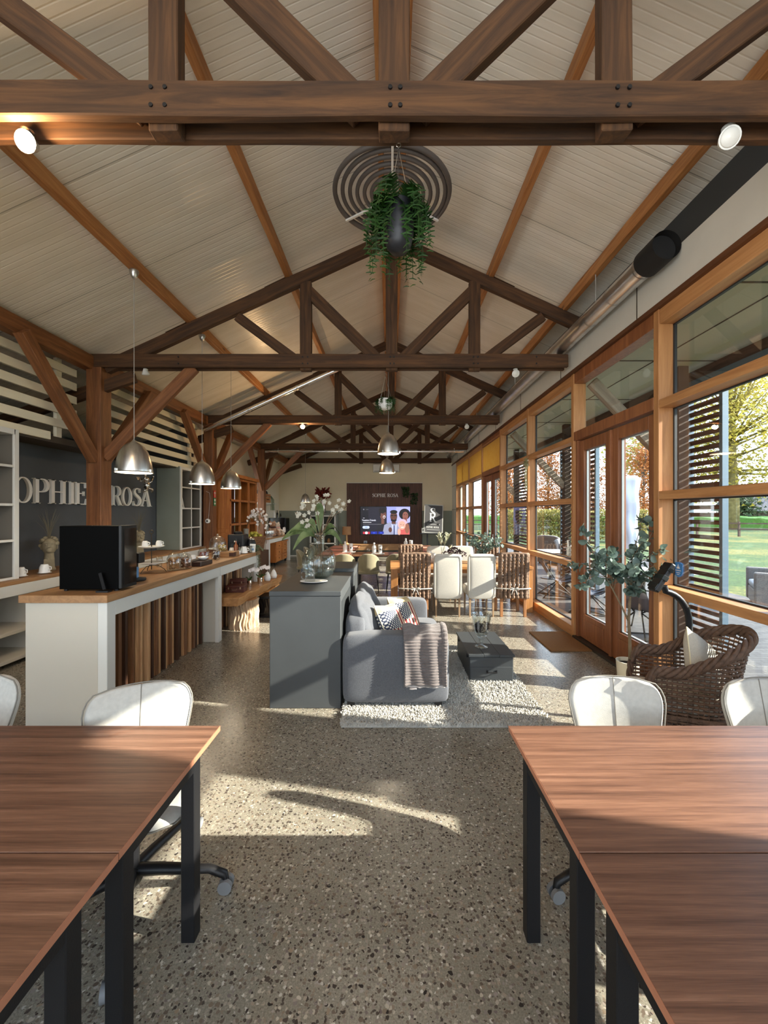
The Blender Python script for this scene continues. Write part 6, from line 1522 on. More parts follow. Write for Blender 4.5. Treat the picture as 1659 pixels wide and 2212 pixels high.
def wicker_chair():
    """faces +Y: the back stands at -Y"""
    t = thing('wicker_dining_chair', 'x', 'chair', (0, 0, 0), 0, 'wicker chairs at the oak table')
    def weave(cols, z0f, z1f, ptf, r=.034, rows=26):
        mb = MB()
        for c in cols:
            pts, rr = [], []
            for k in range(rows + 1):
                f = k / rows; pts.append(ptf(c, z0f + (z1f - z0f) * f)); rr.append(r * (.80 + .22 * abs(math.sin((f * rows * .5 + (c * 7 % 1) * 3) * PI))))
            mb.tube(pts, rr, 9)
        return mb
    bk = lambda u, z: (u * .235, -.235 - .03 * max(0, (z - .45) / .6) ** 1.4 * 1.6, z)
    us = [-.86 + 1.72 * k / 6 for k in range(7)]
    b = weave(us, .30, 1.035, bk).build('backrest', M_rattan, t, smooth=True)
    m = MB(); m.tube([bk(-1 + 2 * k / 10, 1.04 - .01 * abs(-1 + 2 * k / 10)) for k in range(11)], .024, 8)
    m.tube([bk(-1, .30 + .74 * k / 10) for k in range(11)], .018, 7); m.tube([bk(1, .30 + .74 * k / 10) for k in range(11)], .018, 7); m.build('backrest_rim', M_rattan, b, smooth=True)
    m = MB(); m.box(-.225, .225, -.22, .225, .30, .44)
    w = weave([k / 6 for k in range(7)], .30, .44, lambda c, z: (-.235, -.22 + .44 * c, z), .034, 6); m.add(w.v, w.f)
    w = weave([k / 6 for k in range(7)], .30, .44, lambda c, z: (.235, -.22 + .44 * c, z), .034, 6); m.add(w.v, w.f)
    w = weave([k / 6 for k in range(7)], .30, .44, lambda c, z: (-.22 + .44 * c, .235, z), .034, 6); m.add(w.v, w.f)
    m.build('seat_basket', M_rattan, t, smooth=True)
    softbox('seat_cushion', -.225, .225, -.20, .24, .445, .50, M_linen, t, bev=.025, puff=.012)
    for x in (-.19, .19):
        for y in (-.22, .20): MB().box(x - .022, x + .022, y - .022, y + .022, 0, .31).build('leg', M_leg, t, bevel=.003)
    m = MB(); m.tube([(-.268, -.15, .46), (-.27, -.27, .47), (-.1, -.285, .465), (.0, -.288, .468), (.1, -.285, .465), (.27, -.27, .47), (.268, -.15, .46)], .009, 7)
    for s in (-1, 1): m.tube([(0, -.292, .468), (s * .05, -.305, .49), (s * .075, -.30, .462), (s * .03, -.295, .455), (0, -.292, .466)], .008, 6); m.tube([(0, -.292, .466), (s * .03, -.30, .43), (s * .045, -.30, .375)], .007, 6)
    m.build('cushion_tie', M_linen, t, smooth=True)
    return t
def cream_chair():
    t = thing('upholstered_chair', 'x', 'chair', (0, 0, 0), 0, 'cream chairs at the oak table')
    softbox('backrest', -.225, .225, -.27, -.185, .30, 1.02, M_linen, t, bev=.035, puff=.012)
    softbox('seat', -.225, .225, -.20, .24, .33, .49, M_linen, t, bev=.03, puff=.012)
    m = MB()
    for s in (-1, 1): m.tube([(s * .215, -.272, .33 + .66 * k / 8) for k in range(9)], .006, 6)
    m.tube([(-.215 + .43 * k / 8, -.272, .995) for k in range(9)], .006, 6); m.build('piping', M_linen, t, smooth=True)
    for x in (-.19, .19):
        for y in (-.23, .20): MB().lathe([(.015, 0), (.024, .33)], (x, y, 0), 4, Matrix.Rotation(R(45), 3, 'Z')).build('leg', M_legpale, t)
    return t
wc = wicker_chair(); wc.location = (.41, 6.82, 0); wc['label'] = 'wicker chair on the near side of the oak table, at its left end'
cc = cream_chair(); cc.location = (.94, 6.82, 0); cc['label'] = 'cream upholstered chair on the near side of the oak table, fully lit back'
dup(cc, (1.49, 6.82, 0), R(1), 'cream upholstered chair on the near side of the oak table, diagonal shadow across it')
dup(wc, (2.02, 6.82, 0), R(-2), 'wicker chair on the near side of the oak table, next to the windows')
dup(wc, (.42, 7.98, 0), R(180), 'wicker chair on the far side of the oak table, at its left end')
dup(cc, (.97, 7.98, 0), R(180), 'cream upholstered chair on the far side of the oak table, behind the dark hydrangeas')
dup(cc, (1.46, 7.98, 0), R(180), 'cream upholstered chair on the far side of the oak table, behind the eucalyptus vase')
dup(wc, (1.99, 8.03, 0), R(181), 'wicker chair on the far side of the oak table, next to the windows')
# centrepieces
rnd = random.Random(19)
t = thing('hydrangea_bowl', 'pale bowl of dark dried hydrangeas on the oak table', 'bowl', (1.16, 7.25, .7805)); MB().lathe([(.06, 0), (.12, .05), (.14, .10), (.13, .10), (0, .03)], seg=24).build('bowl_body', M_ceramic, t, smooth=True, auto=50); m = MB()
for k in range(320):
    a = rnd.uniform(0, 6.28); ph = rnd.uniform(0, 1.7); r = .11; c = [(-.09, 0, .15), (.10, .0, .14), (.0, .06, .19)][k % 3]
    p = Vector(c) + Vector((r * math.sin(ph) * math.cos(a), r * math.sin(ph) * math.sin(a), r * .8 * math.cos(ph))); m.leaf(p, (rnd.uniform(-1, 1), rnd.uniform(-1, 1), rnd.uniform(-.3, 1)), (rnd.uniform(-1, 1), rnd.uniform(-1, 1), 1), .036, .03)
m.build('hydrangea_head', plain('hydrangea_dark', srgb(74, 56, 58), .9, var=.5, vscale=18), t)
t = thing('pampas_plume', 'pale grass plumes in a slim vase on the oak table, left of the hydrangeas', 'vase', (.96, 7.45, .7805)); MB().lathe([(.03, 0), (.04, .08), (.02, .16), (.024, .18)], seg=16).build('vase_body', M_ceramic, t, smooth=True); m = MB()
for k in range(5):
    a = rnd.uniform(0, 6.28); d = Vector((math.cos(a) * .12 + .02, math.sin(a) * .1, 0)); pts = [Vector((0, 0, .15)), d * .4 + Vector((0, 0, .33)), d + Vector((0, 0, .52))]; m.tube(pts, .003, 4)
    for j in range(16): f = j / 15; p = pts[1].lerp(pts[2], f); m.leaf(p, (rnd.uniform(-1, 1), rnd.uniform(-1, 1), .8), (0, 0, 1), .07, .022)
m.build('plume', leafy('plume_pale', srgb(176, 180, 150), srgb(206, 206, 180)), t)
M_euc = leafy('eucalyptus_leaf', srgb(66, 84, 74), srgb(128, 148, 136), .45, .22)
M_twig = plain('eucalyptus_stem', srgb(96, 84, 66), .8)
def euc_spray(mb, tw, pts, nl, sz, rnd, r=.003):
    tw.tube(pts, [r * (1 - .6 * k / (len(pts) - 1)) for k in range(len(pts))], 6)
    L_ = len(pts) - 1
    for k in range(nl):
        f = (.15 + .85 * k / nl) * L_ * .999; i = int(f); p = pts[i].lerp(pts[i + 1], f - i); tg = (pts[i + 1] - pts[i]).normalized()
        for s in (0, 1):
            a = rnd.uniform(0, 6.28); o = tg.orthogonal().normalized(); b = tg.cross(o); d = (o * math.cos(a) + b * math.sin(a) + tg * .3).normalized()
            q = sz * rnd.uniform(.65, 1.15); c = p + d * q * .62; u = d; w = Vector((rnd.uniform(-1, 1), rnd.uniform(-1, 1), rnd.uniform(-.4, 1))); w = (w - u * w.dot(u)).normalized(); n = u.cross(w)
            ring = [c + u * (q * .52 * math.cos(k2 * PI / 5)) + w * (q * .48 * math.sin(k2 * PI / 5)) + n * (q * .10 * math.cos(k2 * PI / 2.5)) for k2 in range(10)]
            mb.add([c] + ring, [(0, 1 + k2, 1 + (k2 + 1) % 10) for k2 in range(10)]); mb.add([p, p + d * q * .15 + w * .0012, p + d * q * .15 - w * .0012], [(0, 1, 2)])
t = thing('eucalyptus_vase', 'glass vase of eucalyptus branches on the oak table', 'vase', (1.66, 7.30, .7805)); MB().open_lathe([(.0, .002), (.06, .004), (.08, .08), (.05, .19), (.055, .22)], seg=22).build('vase_glass', M_glassgreen, t, smooth=True); lf = MB(); tw = MB()
for k in range(13):
    a = k * .53 + rnd.uniform(-.2, .2); l = rnd.uniform(.25, .5); d = Vector((math.cos(a), math.sin(a) * .6, 0)); euc_spray(lf, tw, [Vector((0, 0, .08)), Vector((0, 0, .22)) + d * .05, d * l * .6 + Vector((0, 0, .22 + rnd.uniform(.12, .28))), d * l + Vector((0, 0, .22 + rnd.uniform(.1, .42)))], 11, .062, rnd)
lf.build('foliage', M_euc, t); tw.build('stem', M_twig, t)
M_trans = plain('porcelain_bright', srgb(236, 234, 228), .3)
for k, (x, y, h) in enumerate(((.72, 7.42, .22), (.80, 7.52, .17), (1.95, 7.25, .13))):
    t = thing('white_carafe', ('tall white jug on the oak table near its left end', 'short white jug behind the tall one on the oak table', 'small white pot on the oak table near the windows')[k], 'jug', (x, y, .7805), 0, 'white jugs on the oak table'); MB().lathe([(.05, 0), (.06, h * .4), (.035, h * .8), (.042, h), (.035, h), (0, h * .4)], seg=20).build('jug_body', M_trans, t, smooth=True); MB().tube([(.04, 0, h * .85), (.085, 0, h * .75), (.08, 0, h * .4), (.055, 0, h * .3)], .007, 7).build('handle', M_trans, t, smooth=True)

# ------------------------------------------------------------------ long tables with salmon mats and green shell chairs
M_wal2 = wood('table_brown', srgb(96, 60, 40), srgb(150, 104, 72), 'Y', 5, .4, knots=False)
M_mat = plain('mat_salmon', srgb(206, 138, 118), .85, var=.06, vscale=40, bump=.2, bscale=200)
def long_table(x0, x1, y0, y1, lab):
    t = thing('long_table', lab, 'table', ((x0 + x1) / 2, (y0 + y1) / 2, 0), 0, 'long tables under the television'); hx, hy = (x1 - x0) / 2, (y1 - y0) / 2
    MB().box(-hx, hx, -hy, hy, .725, .76).build('tabletop', M_wal2, t, bevel=.003)
    for x in (-hx + .12, hx - .12):
        for y in (-hy + .12, hy - .12): MB().bar((x, y, .725), (x * 1.0, y + (.04 if y > 0 else -.04), 0), .05, .035).build('leg', M_black, t)
    return t
long_table(-1.66, -.86, 9.0, 11.7, 'long brown table with salmon mats at left, along the bar side'); long_table(.36, 1.16, 9.2, 11.7, 'long brown table with salmon mats at right, along the window side'); long_table(-.85, .35, 9.0, 9.72, 'cross table between the two long tables, holding white bottles')
k = 0
for (x, w) in ((-1.26, 'left'), (.76, 'right')):
    for y, nm in ((9.35, 'nearest'), (10.2, 'middle'), (11.1, 'farthest')):
        o = MB().box(-.34, .34, -.30, .30, 0, .006).build('placemat', M_mat); o.location = (x, y, .7605); tag(o, 'salmon fabric mat on the %s long table, %s of three' % (w, nm), 'placemat', 'salmon mats on the long tables')
def bottle_set(x, y, z, lab):
    t = thing('condiment_tray', 'white tray ' + lab, 'tray', (x, y, z), 0, 'white trays on the long tables'); MB().box(-.15, .15, -.09, .09, 0, .014).build('tray_body', M_trans, t, bevel=.004)
    for dx, h, r, nm in ((-.09, .24, .05, 'bottle'), (.05, .19, .045, 'beaker')):
        q = thing('white_' + nm, 'white %s on the tray %s' % (nm, lab), nm, (x + dx, y, z + .0145), 0, 'white bottles on the long tables')
        if nm == 'bottle': MB().lathe([(r, 0), (r, h * .6), (.018, h * .78), (.018, h * .88), (.026, h * .9), (.02, h), (0, h * 1.03)], seg=18).build('bottle_body', M_trans, q, smooth=True, auto=50)
        else: MB().lathe([(r * .85, 0), (r, h), (r * .9, h), (0, h * .1)], seg=18).build('beaker_body', M_trans, q, smooth=True, auto=50); MB().box(-.012, .012, -r - .002, -r + .006, h * .4, h * .6).build('printed_mark', M_black, q)
bottle_set(-.28, 9.25, .7605, 'on the cross table'); bottle_set(-.98, 9.55, .7675, 'on the left long table'); bottle_set(.50, 10.7, .7675, 'on the right long table')
t = thing('drinking_glass', 'clear tumbler left of the white tray on the cross table', 'glass', (-.50, 9.22, .7605)); MB().open_lathe([(0, 0), (.03, .003), (.036, .12)], seg=16).build('glass_body', M_glassjar, t, smooth=True)
M_velvet = plain('velvet_olive', srgb(128, 120, 92), .85, var=.10, vscale=8, sheen=.5)
def green_chair():
    t = thing('velvet_chair', 'x', 'chair', (0, 0, 0), 0, 'olive velvet chairs at the long tables')
    def back(u, v):
        a = (u - .5) * 2.2; top = 1 - .34 * abs((u - .5) * 2) ** 2.6; z = .40 + (.44 * top) * v
        r = .245 + .02 * v; return (r * math.sin(a) * (1 - .05 * v), -(r + .03 * v) * math.cos(a) + .03, z)
    g = MB(); g.grid(back, 18, 10); g.build('backrest', M_velvet, t, smooth=True, solid=.035, sub=1)
    softbox('seat', -.235, .235, -.22, .24, .39, .475, M_velvet, t, bev=.04, puff=.015)
    for x, y in ((-.18, -.17), (.18, -.17), (-.18, .19), (.18, .19)): MB().tube([(x, y, .40), (x * 1.22, y * 1.22, 0)], [.014, .008], 8).build('leg', M_black, t)
    return t
gc = green_chair(); gc.location = (-.98, 8.72, 0); gc['label'] = 'olive velvet chair seen from behind, partly behind the round glass vase'
dup(gc, (-.47, 8.74, 0), R(2), 'olive velvet chair seen from behind, striped with sunlight, at the cross table')
dup(gc, (.14, 8.74, 0), R(-2), 'olive velvet chair half hidden by the nearest left wicker chair')
for y, n in ((9.5, 'nearest'), (10.3, 'middle'), (11.1, 'farthest')):
    dup(gc, (-1.94, y, 0), R(-90), 'olive velvet chair on the bar side of the left long table, %s of three' % n); dup(gc, (1.44, y, 0), R(90), 'olive velvet chair on the window side of the right long table, %s of three' % n)

# ------------------------------------------------------------------ glass demijohn and plate on the grey console
t = thing('glass_demijohn', 'big round greenish glass vase with white blossom branches on the grey console', 'vase', (-.745, 4.22, 1.0205))
prof = [(0, .012), (.06, .004), (.10, .006), (.145, .04), (.172, .10), (.178, .16), (.168, .22), (.135, .285), (.085, .325), (.062, .345), (.058, .37), (.058, .43), (.066, .438), (.066, .45), (.06, .452)]
MB().open_lathe(prof, seg=44).build('vase_glass', M_glassgreen, t, smooth=True)
MB().lathe([(0, .012), (.10, .012), (.15, .05), (.168, .085), (0, .085)], seg=36).build('water', glassy('water', (.86, .93, .93), .05, 0, .2), t, smooth=True, auto=40)
rnd = random.Random(44); tw = MB(); bl = MB(); lf = MB()
for k, (dx, dy, dz) in enumerate(((-.16, -.05, .52), (-.05, .05, .62), (.10, 0, .66), (.22, -.04, .52), (.30, .03, .50), (-.02, -.1, .50), (.16, .08, .42), (-.26, .04, .40), (-.14, -.12, .26))):
    base = Vector((rnd.uniform(-.03, .03), rnd.uniform(-.03, .03), .40)); e = Vector((dx, dy, .40 + dz * .72)); m_ = base.lerp(e, .5) + Vector((0, 0, .06)); pts = [Vector((-dx * .25, -dy * .3, .03)), base, m_, e]
    tw.tube(pts, .0032, 5)
    for j in range(4):
        p = m_.lerp(e, .45 + .65 * j / 3) + Vector([rnd.uniform(-.035, .035) for _ in range(3)]); n0 = Vector((rnd.uniform(-.5, .5), -1, rnd.uniform(-.3, .6))).normalized(); o = n0.orthogonal().normalized(); b = n0.cross(o)
        for a in range(5): th = a * 1.257; bl.leaf(p, o * math.cos(th) + b * math.sin(th) + n0 * .25, n0, .027, .022, .05)
for k, (d, l, w) in enumerate((((-1, -.2, .45), .28, .12), ((-.9, .1, .12), .36, .12), ((-.35, -.3, .55), .22, .07), ((.05, -.2, 1), .30, .09), ((.9, -.1, .0), .20, .07), ((.5, .2, .3), .2, .07), ((-.7, -.3, -.1), .22, .08))):
    d = Vector(d).normalized(); n = 7; side = d.cross(Vector((0, -.85, .5))).normalized(); base = Vector((0, 0, .43)); pts = [base + d * l * (k2 / n) * 1.0 + Vector((0, 0, .06 * math.sin(k2 / n * PI) - (.10 * (k2 / n) ** 2 if k != 3 else 0))) + d * .05 for k2 in range(n + 1)]
    vs = []; fs = []
    for k2, p in enumerate(pts): ww = w * math.sin(max(.03, k2 / n * .96 + .02) * PI) ** .7 * .5; vs += [p - side * ww + Vector((0, 0, .012)), p, p + side * ww + Vector((0, 0, .012))]
    for k2 in range(n): o = k2 * 3; fs += [(o, o + 1, o + 4, o + 3), (o + 1, o + 2, o + 5, o + 4)]
    lf.add(vs, fs); tw.tube([base - Vector((0, 0, .05)), pts[0]], .003, 5)
tw.build('branch', plain('branch_brown', srgb(106, 84, 60), .8), t); bl.build('blossom', leafy('blossom_white', srgb(186, 184, 168), srgb(212, 210, 196), .7, .3), t); lf.build('big_leaf', leafy('monstera_green', srgb(60, 84, 44), srgb(128, 146, 98), .5, .3), t, smooth=True)
t = thing('oval_plate', 'white oval plate on the grey console in front of the glass vase', 'plate', (-.745, 3.93, 1.0205)); M3 = Matrix.Diagonal((1.25, .85, 1)); MB().lathe([(0, .0), (.06, .001), (.108, .016), (.106, .02), (.06, .007), (0, .006)], (0, 0, 0), 32, M3).build('plate_body', M_ceramic, t, smooth=True, auto=50)
t = thing('glass_jug', 'small clear glass jug standing on the white oval plate', 'jug', (-.785, 3.94, 1.0275)); MB().open_lathe([(0, .002), (.05, .004), (.048, .06), (.055, .09), (.05, .11), (.056, .13)], seg=24).build('jug_glass', M_glassjar, t, smooth=True); MB().tube([(-.05, 0, .11), (-.085, 0, .09), (-.08, 0, .03), (-.048, 0, .025)], .006, 7).build('handle', M_glassjar, t, smooth=True)

# ------------------------------------------------------------------ eucalyptus tree in a white pot
t = thing('eucalyptus_tree', 'round-leaved eucalyptus in a white pot before the glazed double door', 'potted plant', (2.28, 3.86, 0))
MB().lathe([(.075, 0), (.085, .01), (.104, .28), (.107, .285), (.096, .285), (.09, .25), (0, .25)], seg=30).build('pot', plain('pot_cream', srgb(222, 214, 192), .5), t, smooth=True, auto=50); MB().lathe([(.092, .252), (0, .256)], seg=20).build('soil', plain('soil', (.02, .016, .012), .95), t)
rnd = random.Random(90); tw = MB(); lf = MB()
trunk = [Vector((0.02, 0, .25)), Vector((.015, 0, .50)), Vector((0.01, 0.01, .68)), Vector((.02, 0, .88)), Vector((.03, 0, 1.02))]; tw.tube(trunk, [.017, .014, .013, .010, .008], 10)
tw.tube([Vector((.01, .01, .66)), Vector((-.06, 0, .80)), Vector((-.13, .02, .95)), Vector((-.20, .02, 1.08))], [.010, .008, .007, .005], 8)
starts = [Vector((.03, 0, 1.02)), Vector((.02, 0, .9)), Vector((-.13, .02, .95)), Vector((-.20, .02, 1.08)), Vector((.03, 0, 1.0)), Vector((-.06, 0, .82))]
ends = [(.05, 0, 1.30, 0), (.28, .02, 1.58, 0), (.18, .08, 1.62, 0), (.30, -.05, 1.25, 0), (.27, .06, 1.12, 1), (.12, -.12, 1.16, 1), (-.08, .1, 1.30, 2), (-.22, -.05, 1.35, 3), (-.42, .02, 1.52, 3), (-.50, .03, 1.22, 3), (-.46, -.04, 1.04, 3), (-.32, .1, 1.10, 3), (-.20, -.12, 1.22, 2), (-.02, -.14, 1.20, 4), (.18, .14, 1.35, 0), (-.02, .16, 1.16, 4), (.10, -.05, 1.42, 0), (-.30, -.02, 1.28, 3), (.22, -.12, 1.36, 0), (-.10, .0, 1.14, 2), (.02, -.06, .98, 1), (.14, .05, .96, 1)]
for x, y, z, s in ends:
    a = starts[s]; e = Vector((x, y, z)); mid = a.lerp(e, .5) + Vector((rnd.uniform(-.04, .04), rnd.uniform(-.04, .04), .04)); euc_spray(lf, tw, [a, mid, e, e + (e - mid) * .2 + Vector((0, 0, -.03))], 10, .074, rnd, .004)
tw.build('trunk', plain('trunk_grey', srgb(122, 106, 82), .8, var=.2, vscale=20), t, smooth=True); lf.build('foliage', M_euc, t, smooth=True)

# ------------------------------------------------------------------ wicker tub armchair
M_wick2 = plain('wicker_tub', srgb(96, 72, 56), .7, var=.4, vscale=25, bump=.4, bscale=120)
t = thing('wicker_armchair', 'brown wicker tub armchair with a braided rim beside the windows', 'armchair', (2.06, 2.84, 0), R(-20)); t.scale = (.75, .75, 1.0)
# plan: a U open to the left (-X); the back is at +X. parameter u runs from the near arm front round to the far arm front
def ring(u):
    a = -PI / 2 + u * PI                         # -90 .. 90 degrees
    st = .26
    L1 = .42; L2 = PI * .33; tot = 2 * L1 + L2; s = u * tot
    if s < L1: return Vector((-.36 + s, -.33, 0)), Vector((0, -1, 0))
    if s < L1 + L2: th = -PI / 2 + (s - L1) / .33; return Vector((.06 + .35 * math.cos(th), .33 * math.sin(th), 0)), Vector((math.cos(th), math.sin(th), 0))
    return Vector((.06 - (s - L1 - L2), .33, 0)), Vector((0, 1, 0))
def rim_z(u):
    b = math.sin(max(0, min(1, (u - .12) / .76)) * PI)
    z = .645 + .245 * b ** 1.5
    f = min(u, 1 - u)
    if f < .05: z -= .10 * ((.05 - f) / .05) ** 2
    return z
def wall_pt(u, z):
    p, n = ring(u); zt = rim_z(u); f = max(0, (z - .32)) / .5
    lean = .05 * f * f + (.05 * f * math.sin(max(0, min(1, (u - .2) / .6)) * PI))
    return p + n * lean - n * .03 + Vector((0, 0, z))
m = MB(); NU = 96
rows = 30
for k in range(rows):
    z = .06 + k * .0285; run = []
    for i in range(NU + 1):
        u = i / NU
        ok = z < rim_z(u) - .015
        if ok: p, n = ring(u); run.append(wall_pt(u, z) + n * .006 * (-1) ** (i // 2 + k))
        if (not ok or i == NU) and run:
            if len(run) > 2: m.tube(run, .0098, 5)
            run = []
m.build('woven_wall', M_wick2, t, smooth=True)
m = MB()
for i in range(0, NU + 1, 2): u = i / NU; zt = rim_z(u); m.tube([wall_pt(u, .02 + (zt - .03) * k / 8) for k in range(9)], .005, 5)
m.build('stake', M_wick2, t, smooth=True)
m = MB()
for s in range(4):
    pts = []
    for i in range(161):
        u = i / 160; p, n = ring(u); c = wall_pt(u, rim_z(u)); a = u * 46 + s * PI / 2; pts.append(c + n * .024 * math.cos(a) + Vector((0, 0, .024 * math.sin(a))))
    m.tube(pts, .0185, 7)
for u0 in (0.0, 1.0):
    p, n = ring(u0); 
    for s in range(3):
        pts = []
        for i in range(40): f = i / 39; a = f * 16 + s * 2.1; c = wall_pt(u0, rim_z(u0) * (1 - f) + .03 * f) + Vector((-.03 * math.sin(f * PI), 0, 0)); pts.append(c + Vector((.018 * math.cos(a), .018 * math.sin(a), 0)))
        m.tube(pts, .016, 7)
m.build('braided_rim', M_wick2, t, smooth=True)
m = MB()
for k in range(9): x = -.40; z = .06 + k * .036; m.tube([(x + .006 * (-1) ** i, -.33 + .66 * i / 16, z) for i in range(17)], .0085, 5)
m.box(-.38, .36, -.31, .31, .33, .36); m.build('seat_base', M_wick2, t, smooth=True, auto=50)
for x in (-.36, .30):
    for y in (-.26, .26): MB().lathe([(.022, 0), (.026, .06)], (x, y, 0), 10).build('foot', M_wick2, t)
softbox('seat_cushion', -.41, .22, -.27, .27, .362, .45, M_linen, t, bev=.03, puff=.015)
M_cush = fabric('cushion_oat', srgb(190, 182, 166), 300, .15, .05)
tt = scatter_cushion((2.16, 2.76, .455), (R(-18), R(30), R(28)), .40, .40, .13, 'oat linen cushion leaning in the wicker armchair', M_cush, 'scatter_cushion')
# ------------------------------------------------------------------ black device stand
t = thing('device_stand', 'black curved tube stand with a taped black holder, behind the wicker armchair', 'stand', (2.375, 3.20, 0)); MB().lathe([(.11, 0), (.11, .012), (.03, .02), (.024, .03)], (-.08, 0, 0), 26).build('base', M_black, t, smooth=True, auto=40)
pts = [Vector((-.05, 0, .02)), Vector((-.02, 0, .3)), Vector((-.0, 0, .6)), Vector((-.0, 0, .82))] + [Vector((-.0 - .22 * (1 - math.cos(k * PI / 20)), 0, .82 + .26 * math.sin(k * PI / 20))) for k in range(1, 10)]
pts.append(Vector((-.20, 0, 1.12))); MB().tube(pts, .024, 14).build('curved_tube', M_black, t, smooth=True, auto=50)
Mh = Matrix.Translation((-.22, 0, 1.19)) @ Matrix.Rotation(R(33), 4, 'Y'); h = MB().box(-.022, .022, -.05, .05, -.13, .13, Mh).build('holder', M_black, t, bevel=.012)
m = MB(); rnd = random.Random(6)
for k in range(3): z = -.11 + k * .085; m.box(-.024, .024, -.052, .052, z, z + .03 + rnd.random() * .02, Mh @ Matrix.Rotation(rnd.uniform(-.12, .12), 4, 'X'))
m.build('tape_wrap', plain('tape_gloss', (.012, .014, .014), .15), h, bevel=.002)
# ------------------------------------------------------------------ blue warning sticker on the pane
t = thing('window_sticker', 'blue shield sticker with a white warning triangle on the window pane', 'sticker', (2.643, 3.695, 1.13)); Ms = Matrix(((0, 0, -1, 0), (1, 0, 0, 0), (0, 1, 0, 0), (0, 0, 0, 1)))
sh = [(-.055, .105), (-.055, .03), (-.04, .0), (0, -.02), (.04, 0), (.055, .03), (.055, .105), (.03, .115), (0, .12), (-.03, .115)]; MB().prism(sh, 0, .0015, Ms).build('shield', plain('sticker_blue', srgb(40, 120, 190), .4), t)
m = MB(); m.prism([(-.022, .06), (.022, .06), (0, .10)], .0015, .0025, Ms); m.prism([(-.035, .040), (.035, .040), (.035, .045), (-.035, .045)], .0015, .0025, Ms); m.prism([(-.026, .02), (.026, .02), (.026, .024), (-.026, .024)], .0015, .0025, Ms); m.prism([(-.016, .004), (.016, .004), (.016, .008), (-.016, .008)], .0015, .0025, Ms); m.build('warning_mark', M_white, t)
m = MB(); m.prism([(-.003, .072), (.003, .072), (.003, .09), (-.003, .09)], .0025, .003, Ms); m.build('exclamation_mark', MATS['sticker_blue'], t)
# air plant hanging at the window post
t = thing('hanging_air_plant', 'small pale air plant hanging on the window post beyond the double door', 'hanging plant', (2.47, 7.30, 2.60)); rnd = random.Random(9); m = MB()
for k in range(50): m.leaf((rnd.uniform(-.03, .02), rnd.uniform(-.05, .05), rnd.uniform(-.03, .05)), (rnd.uniform(-1, .2), rnd.uniform(-1, 1), rnd.uniform(-.8, .8)), (0, 0, 1), .10, .02)
for k in range(8): y = rnd.uniform(-.04, .04); m.tube([(0, y, 0), (-.02, y * 1.5, -.2), (-.01, y * 1.7, -.42 - .1 * rnd.random())], .004, 4)
m.build('foliage', leafy('air_plant', srgb(150, 150, 112), srgb(190, 186, 150)), t)
MB().tube([(.02, 0, .04), (.03, 0, .07)], .004, 5).build('hook', M_steel, t)
# ------------------------------------------------------------------ terrace, canopy, louvres
def paver_material():
    m, nt, N, L, b = _nodes('clinker_pavers'); br = N('ShaderNodeTexBrick'); br.inputs['Scale'].default_value = 1.0
    br.inputs['Color1'].default_value = c3(srgb(92, 90, 88)); br.inputs['Color2'].default_value = c3(srgb(72, 70, 70)); br.inputs['Mortar'].default_value = c3(srgb(64, 62, 58)); br.inputs['Mortar Size'].default_value = .006; br.inputs['Brick Width'].default_value = .21; br.inputs['Row Height'].default_value = .07
    L(coords(N, L), br.inputs['Vector']); L(br.outputs[0], b.inputs['Base Color']); b.inputs['Roughness'].default_value = .75; return m
struct(MB().box(2.75, 7.3, -8, 24, -.25, -.02).build('ground_terrace', paver_material()))
def lawn_material():
    m, nt, N, L, b = _nodes('lawn'); n = N('ShaderNodeTexNoise'); n.inputs['Scale'].default_value = .22; n.inputs['Detail'].default_value = 12; n.inputs['Roughness'].default_value = .7; L(coords(N, L), n.inputs['Vector'])
    r = ramp_node(N, [(.36, srgb(38, 64, 16)), (.48, srgb(56, 80, 22)), (.57, srgb(104, 100, 40)), (.70, srgb(120, 100, 52))]); L(n.outputs['Fac'], r.inputs[0])
    f = N('ShaderNodeTexNoise'); f.inputs['Scale'].default_value = 14; f.inputs['Detail'].default_value = 6; L(coords(N, L), f.inputs['Vector']); rf = ramp_node(N, [(.35, (.5, .55, .4)), (.65, (1.25, 1.22, 1.1))]); L(f.outputs['Fac'], rf.inputs[0])
    mx = N('ShaderNodeMix'); mx.data_type = 'RGBA'; mx.blend_type = 'MULTIPLY'; mx.inputs['Factor'].default_value = 1; L(r.outputs[0], mx.inputs['A']); L(rf.outputs[0], mx.inputs['B']); L(mx.outputs['Result'], b.inputs['Base Color']); b.inputs['Roughness'].default_value = .9
    bump_from(N, L, b, f.outputs['Fac'], .6, .05); return m
M_lawn = lawn_material()
struct(MB().box(7.3, 120, -60, 160, -.3, -.06).build('ground_lawn', M_lawn)); struct(MB().box(-60, 7.3, 24, 160, -.3, -.062).build('ground_lawn_far', M_lawn))
M_crop = leafy('crop_green', srgb(70, 118, 30), srgb(96, 140, 48), .7, .3)
# crop field beyond the fence
mb = MB(); rnd = random.Random(3)
def fl(x, y, v): return (x, y, -.1 if v == 0 else 1.0 + .12 * math.sin(x * 1.7) * math.sin(y * 1.3) + rnd.uniform(-.12, .12))
def fence_y(x): return 35.2 - .74 * (x - 19)
mb.grid(lambda u, v: fl(6 + 95 * u, fence_y(6 + 95 * u) + 30 + 45 * v, v), 150, 40)
o = mb.build('crop_field', M_crop); tag(o, 'bright green crop field beyond the timber fence', 'field', kind='stuff')
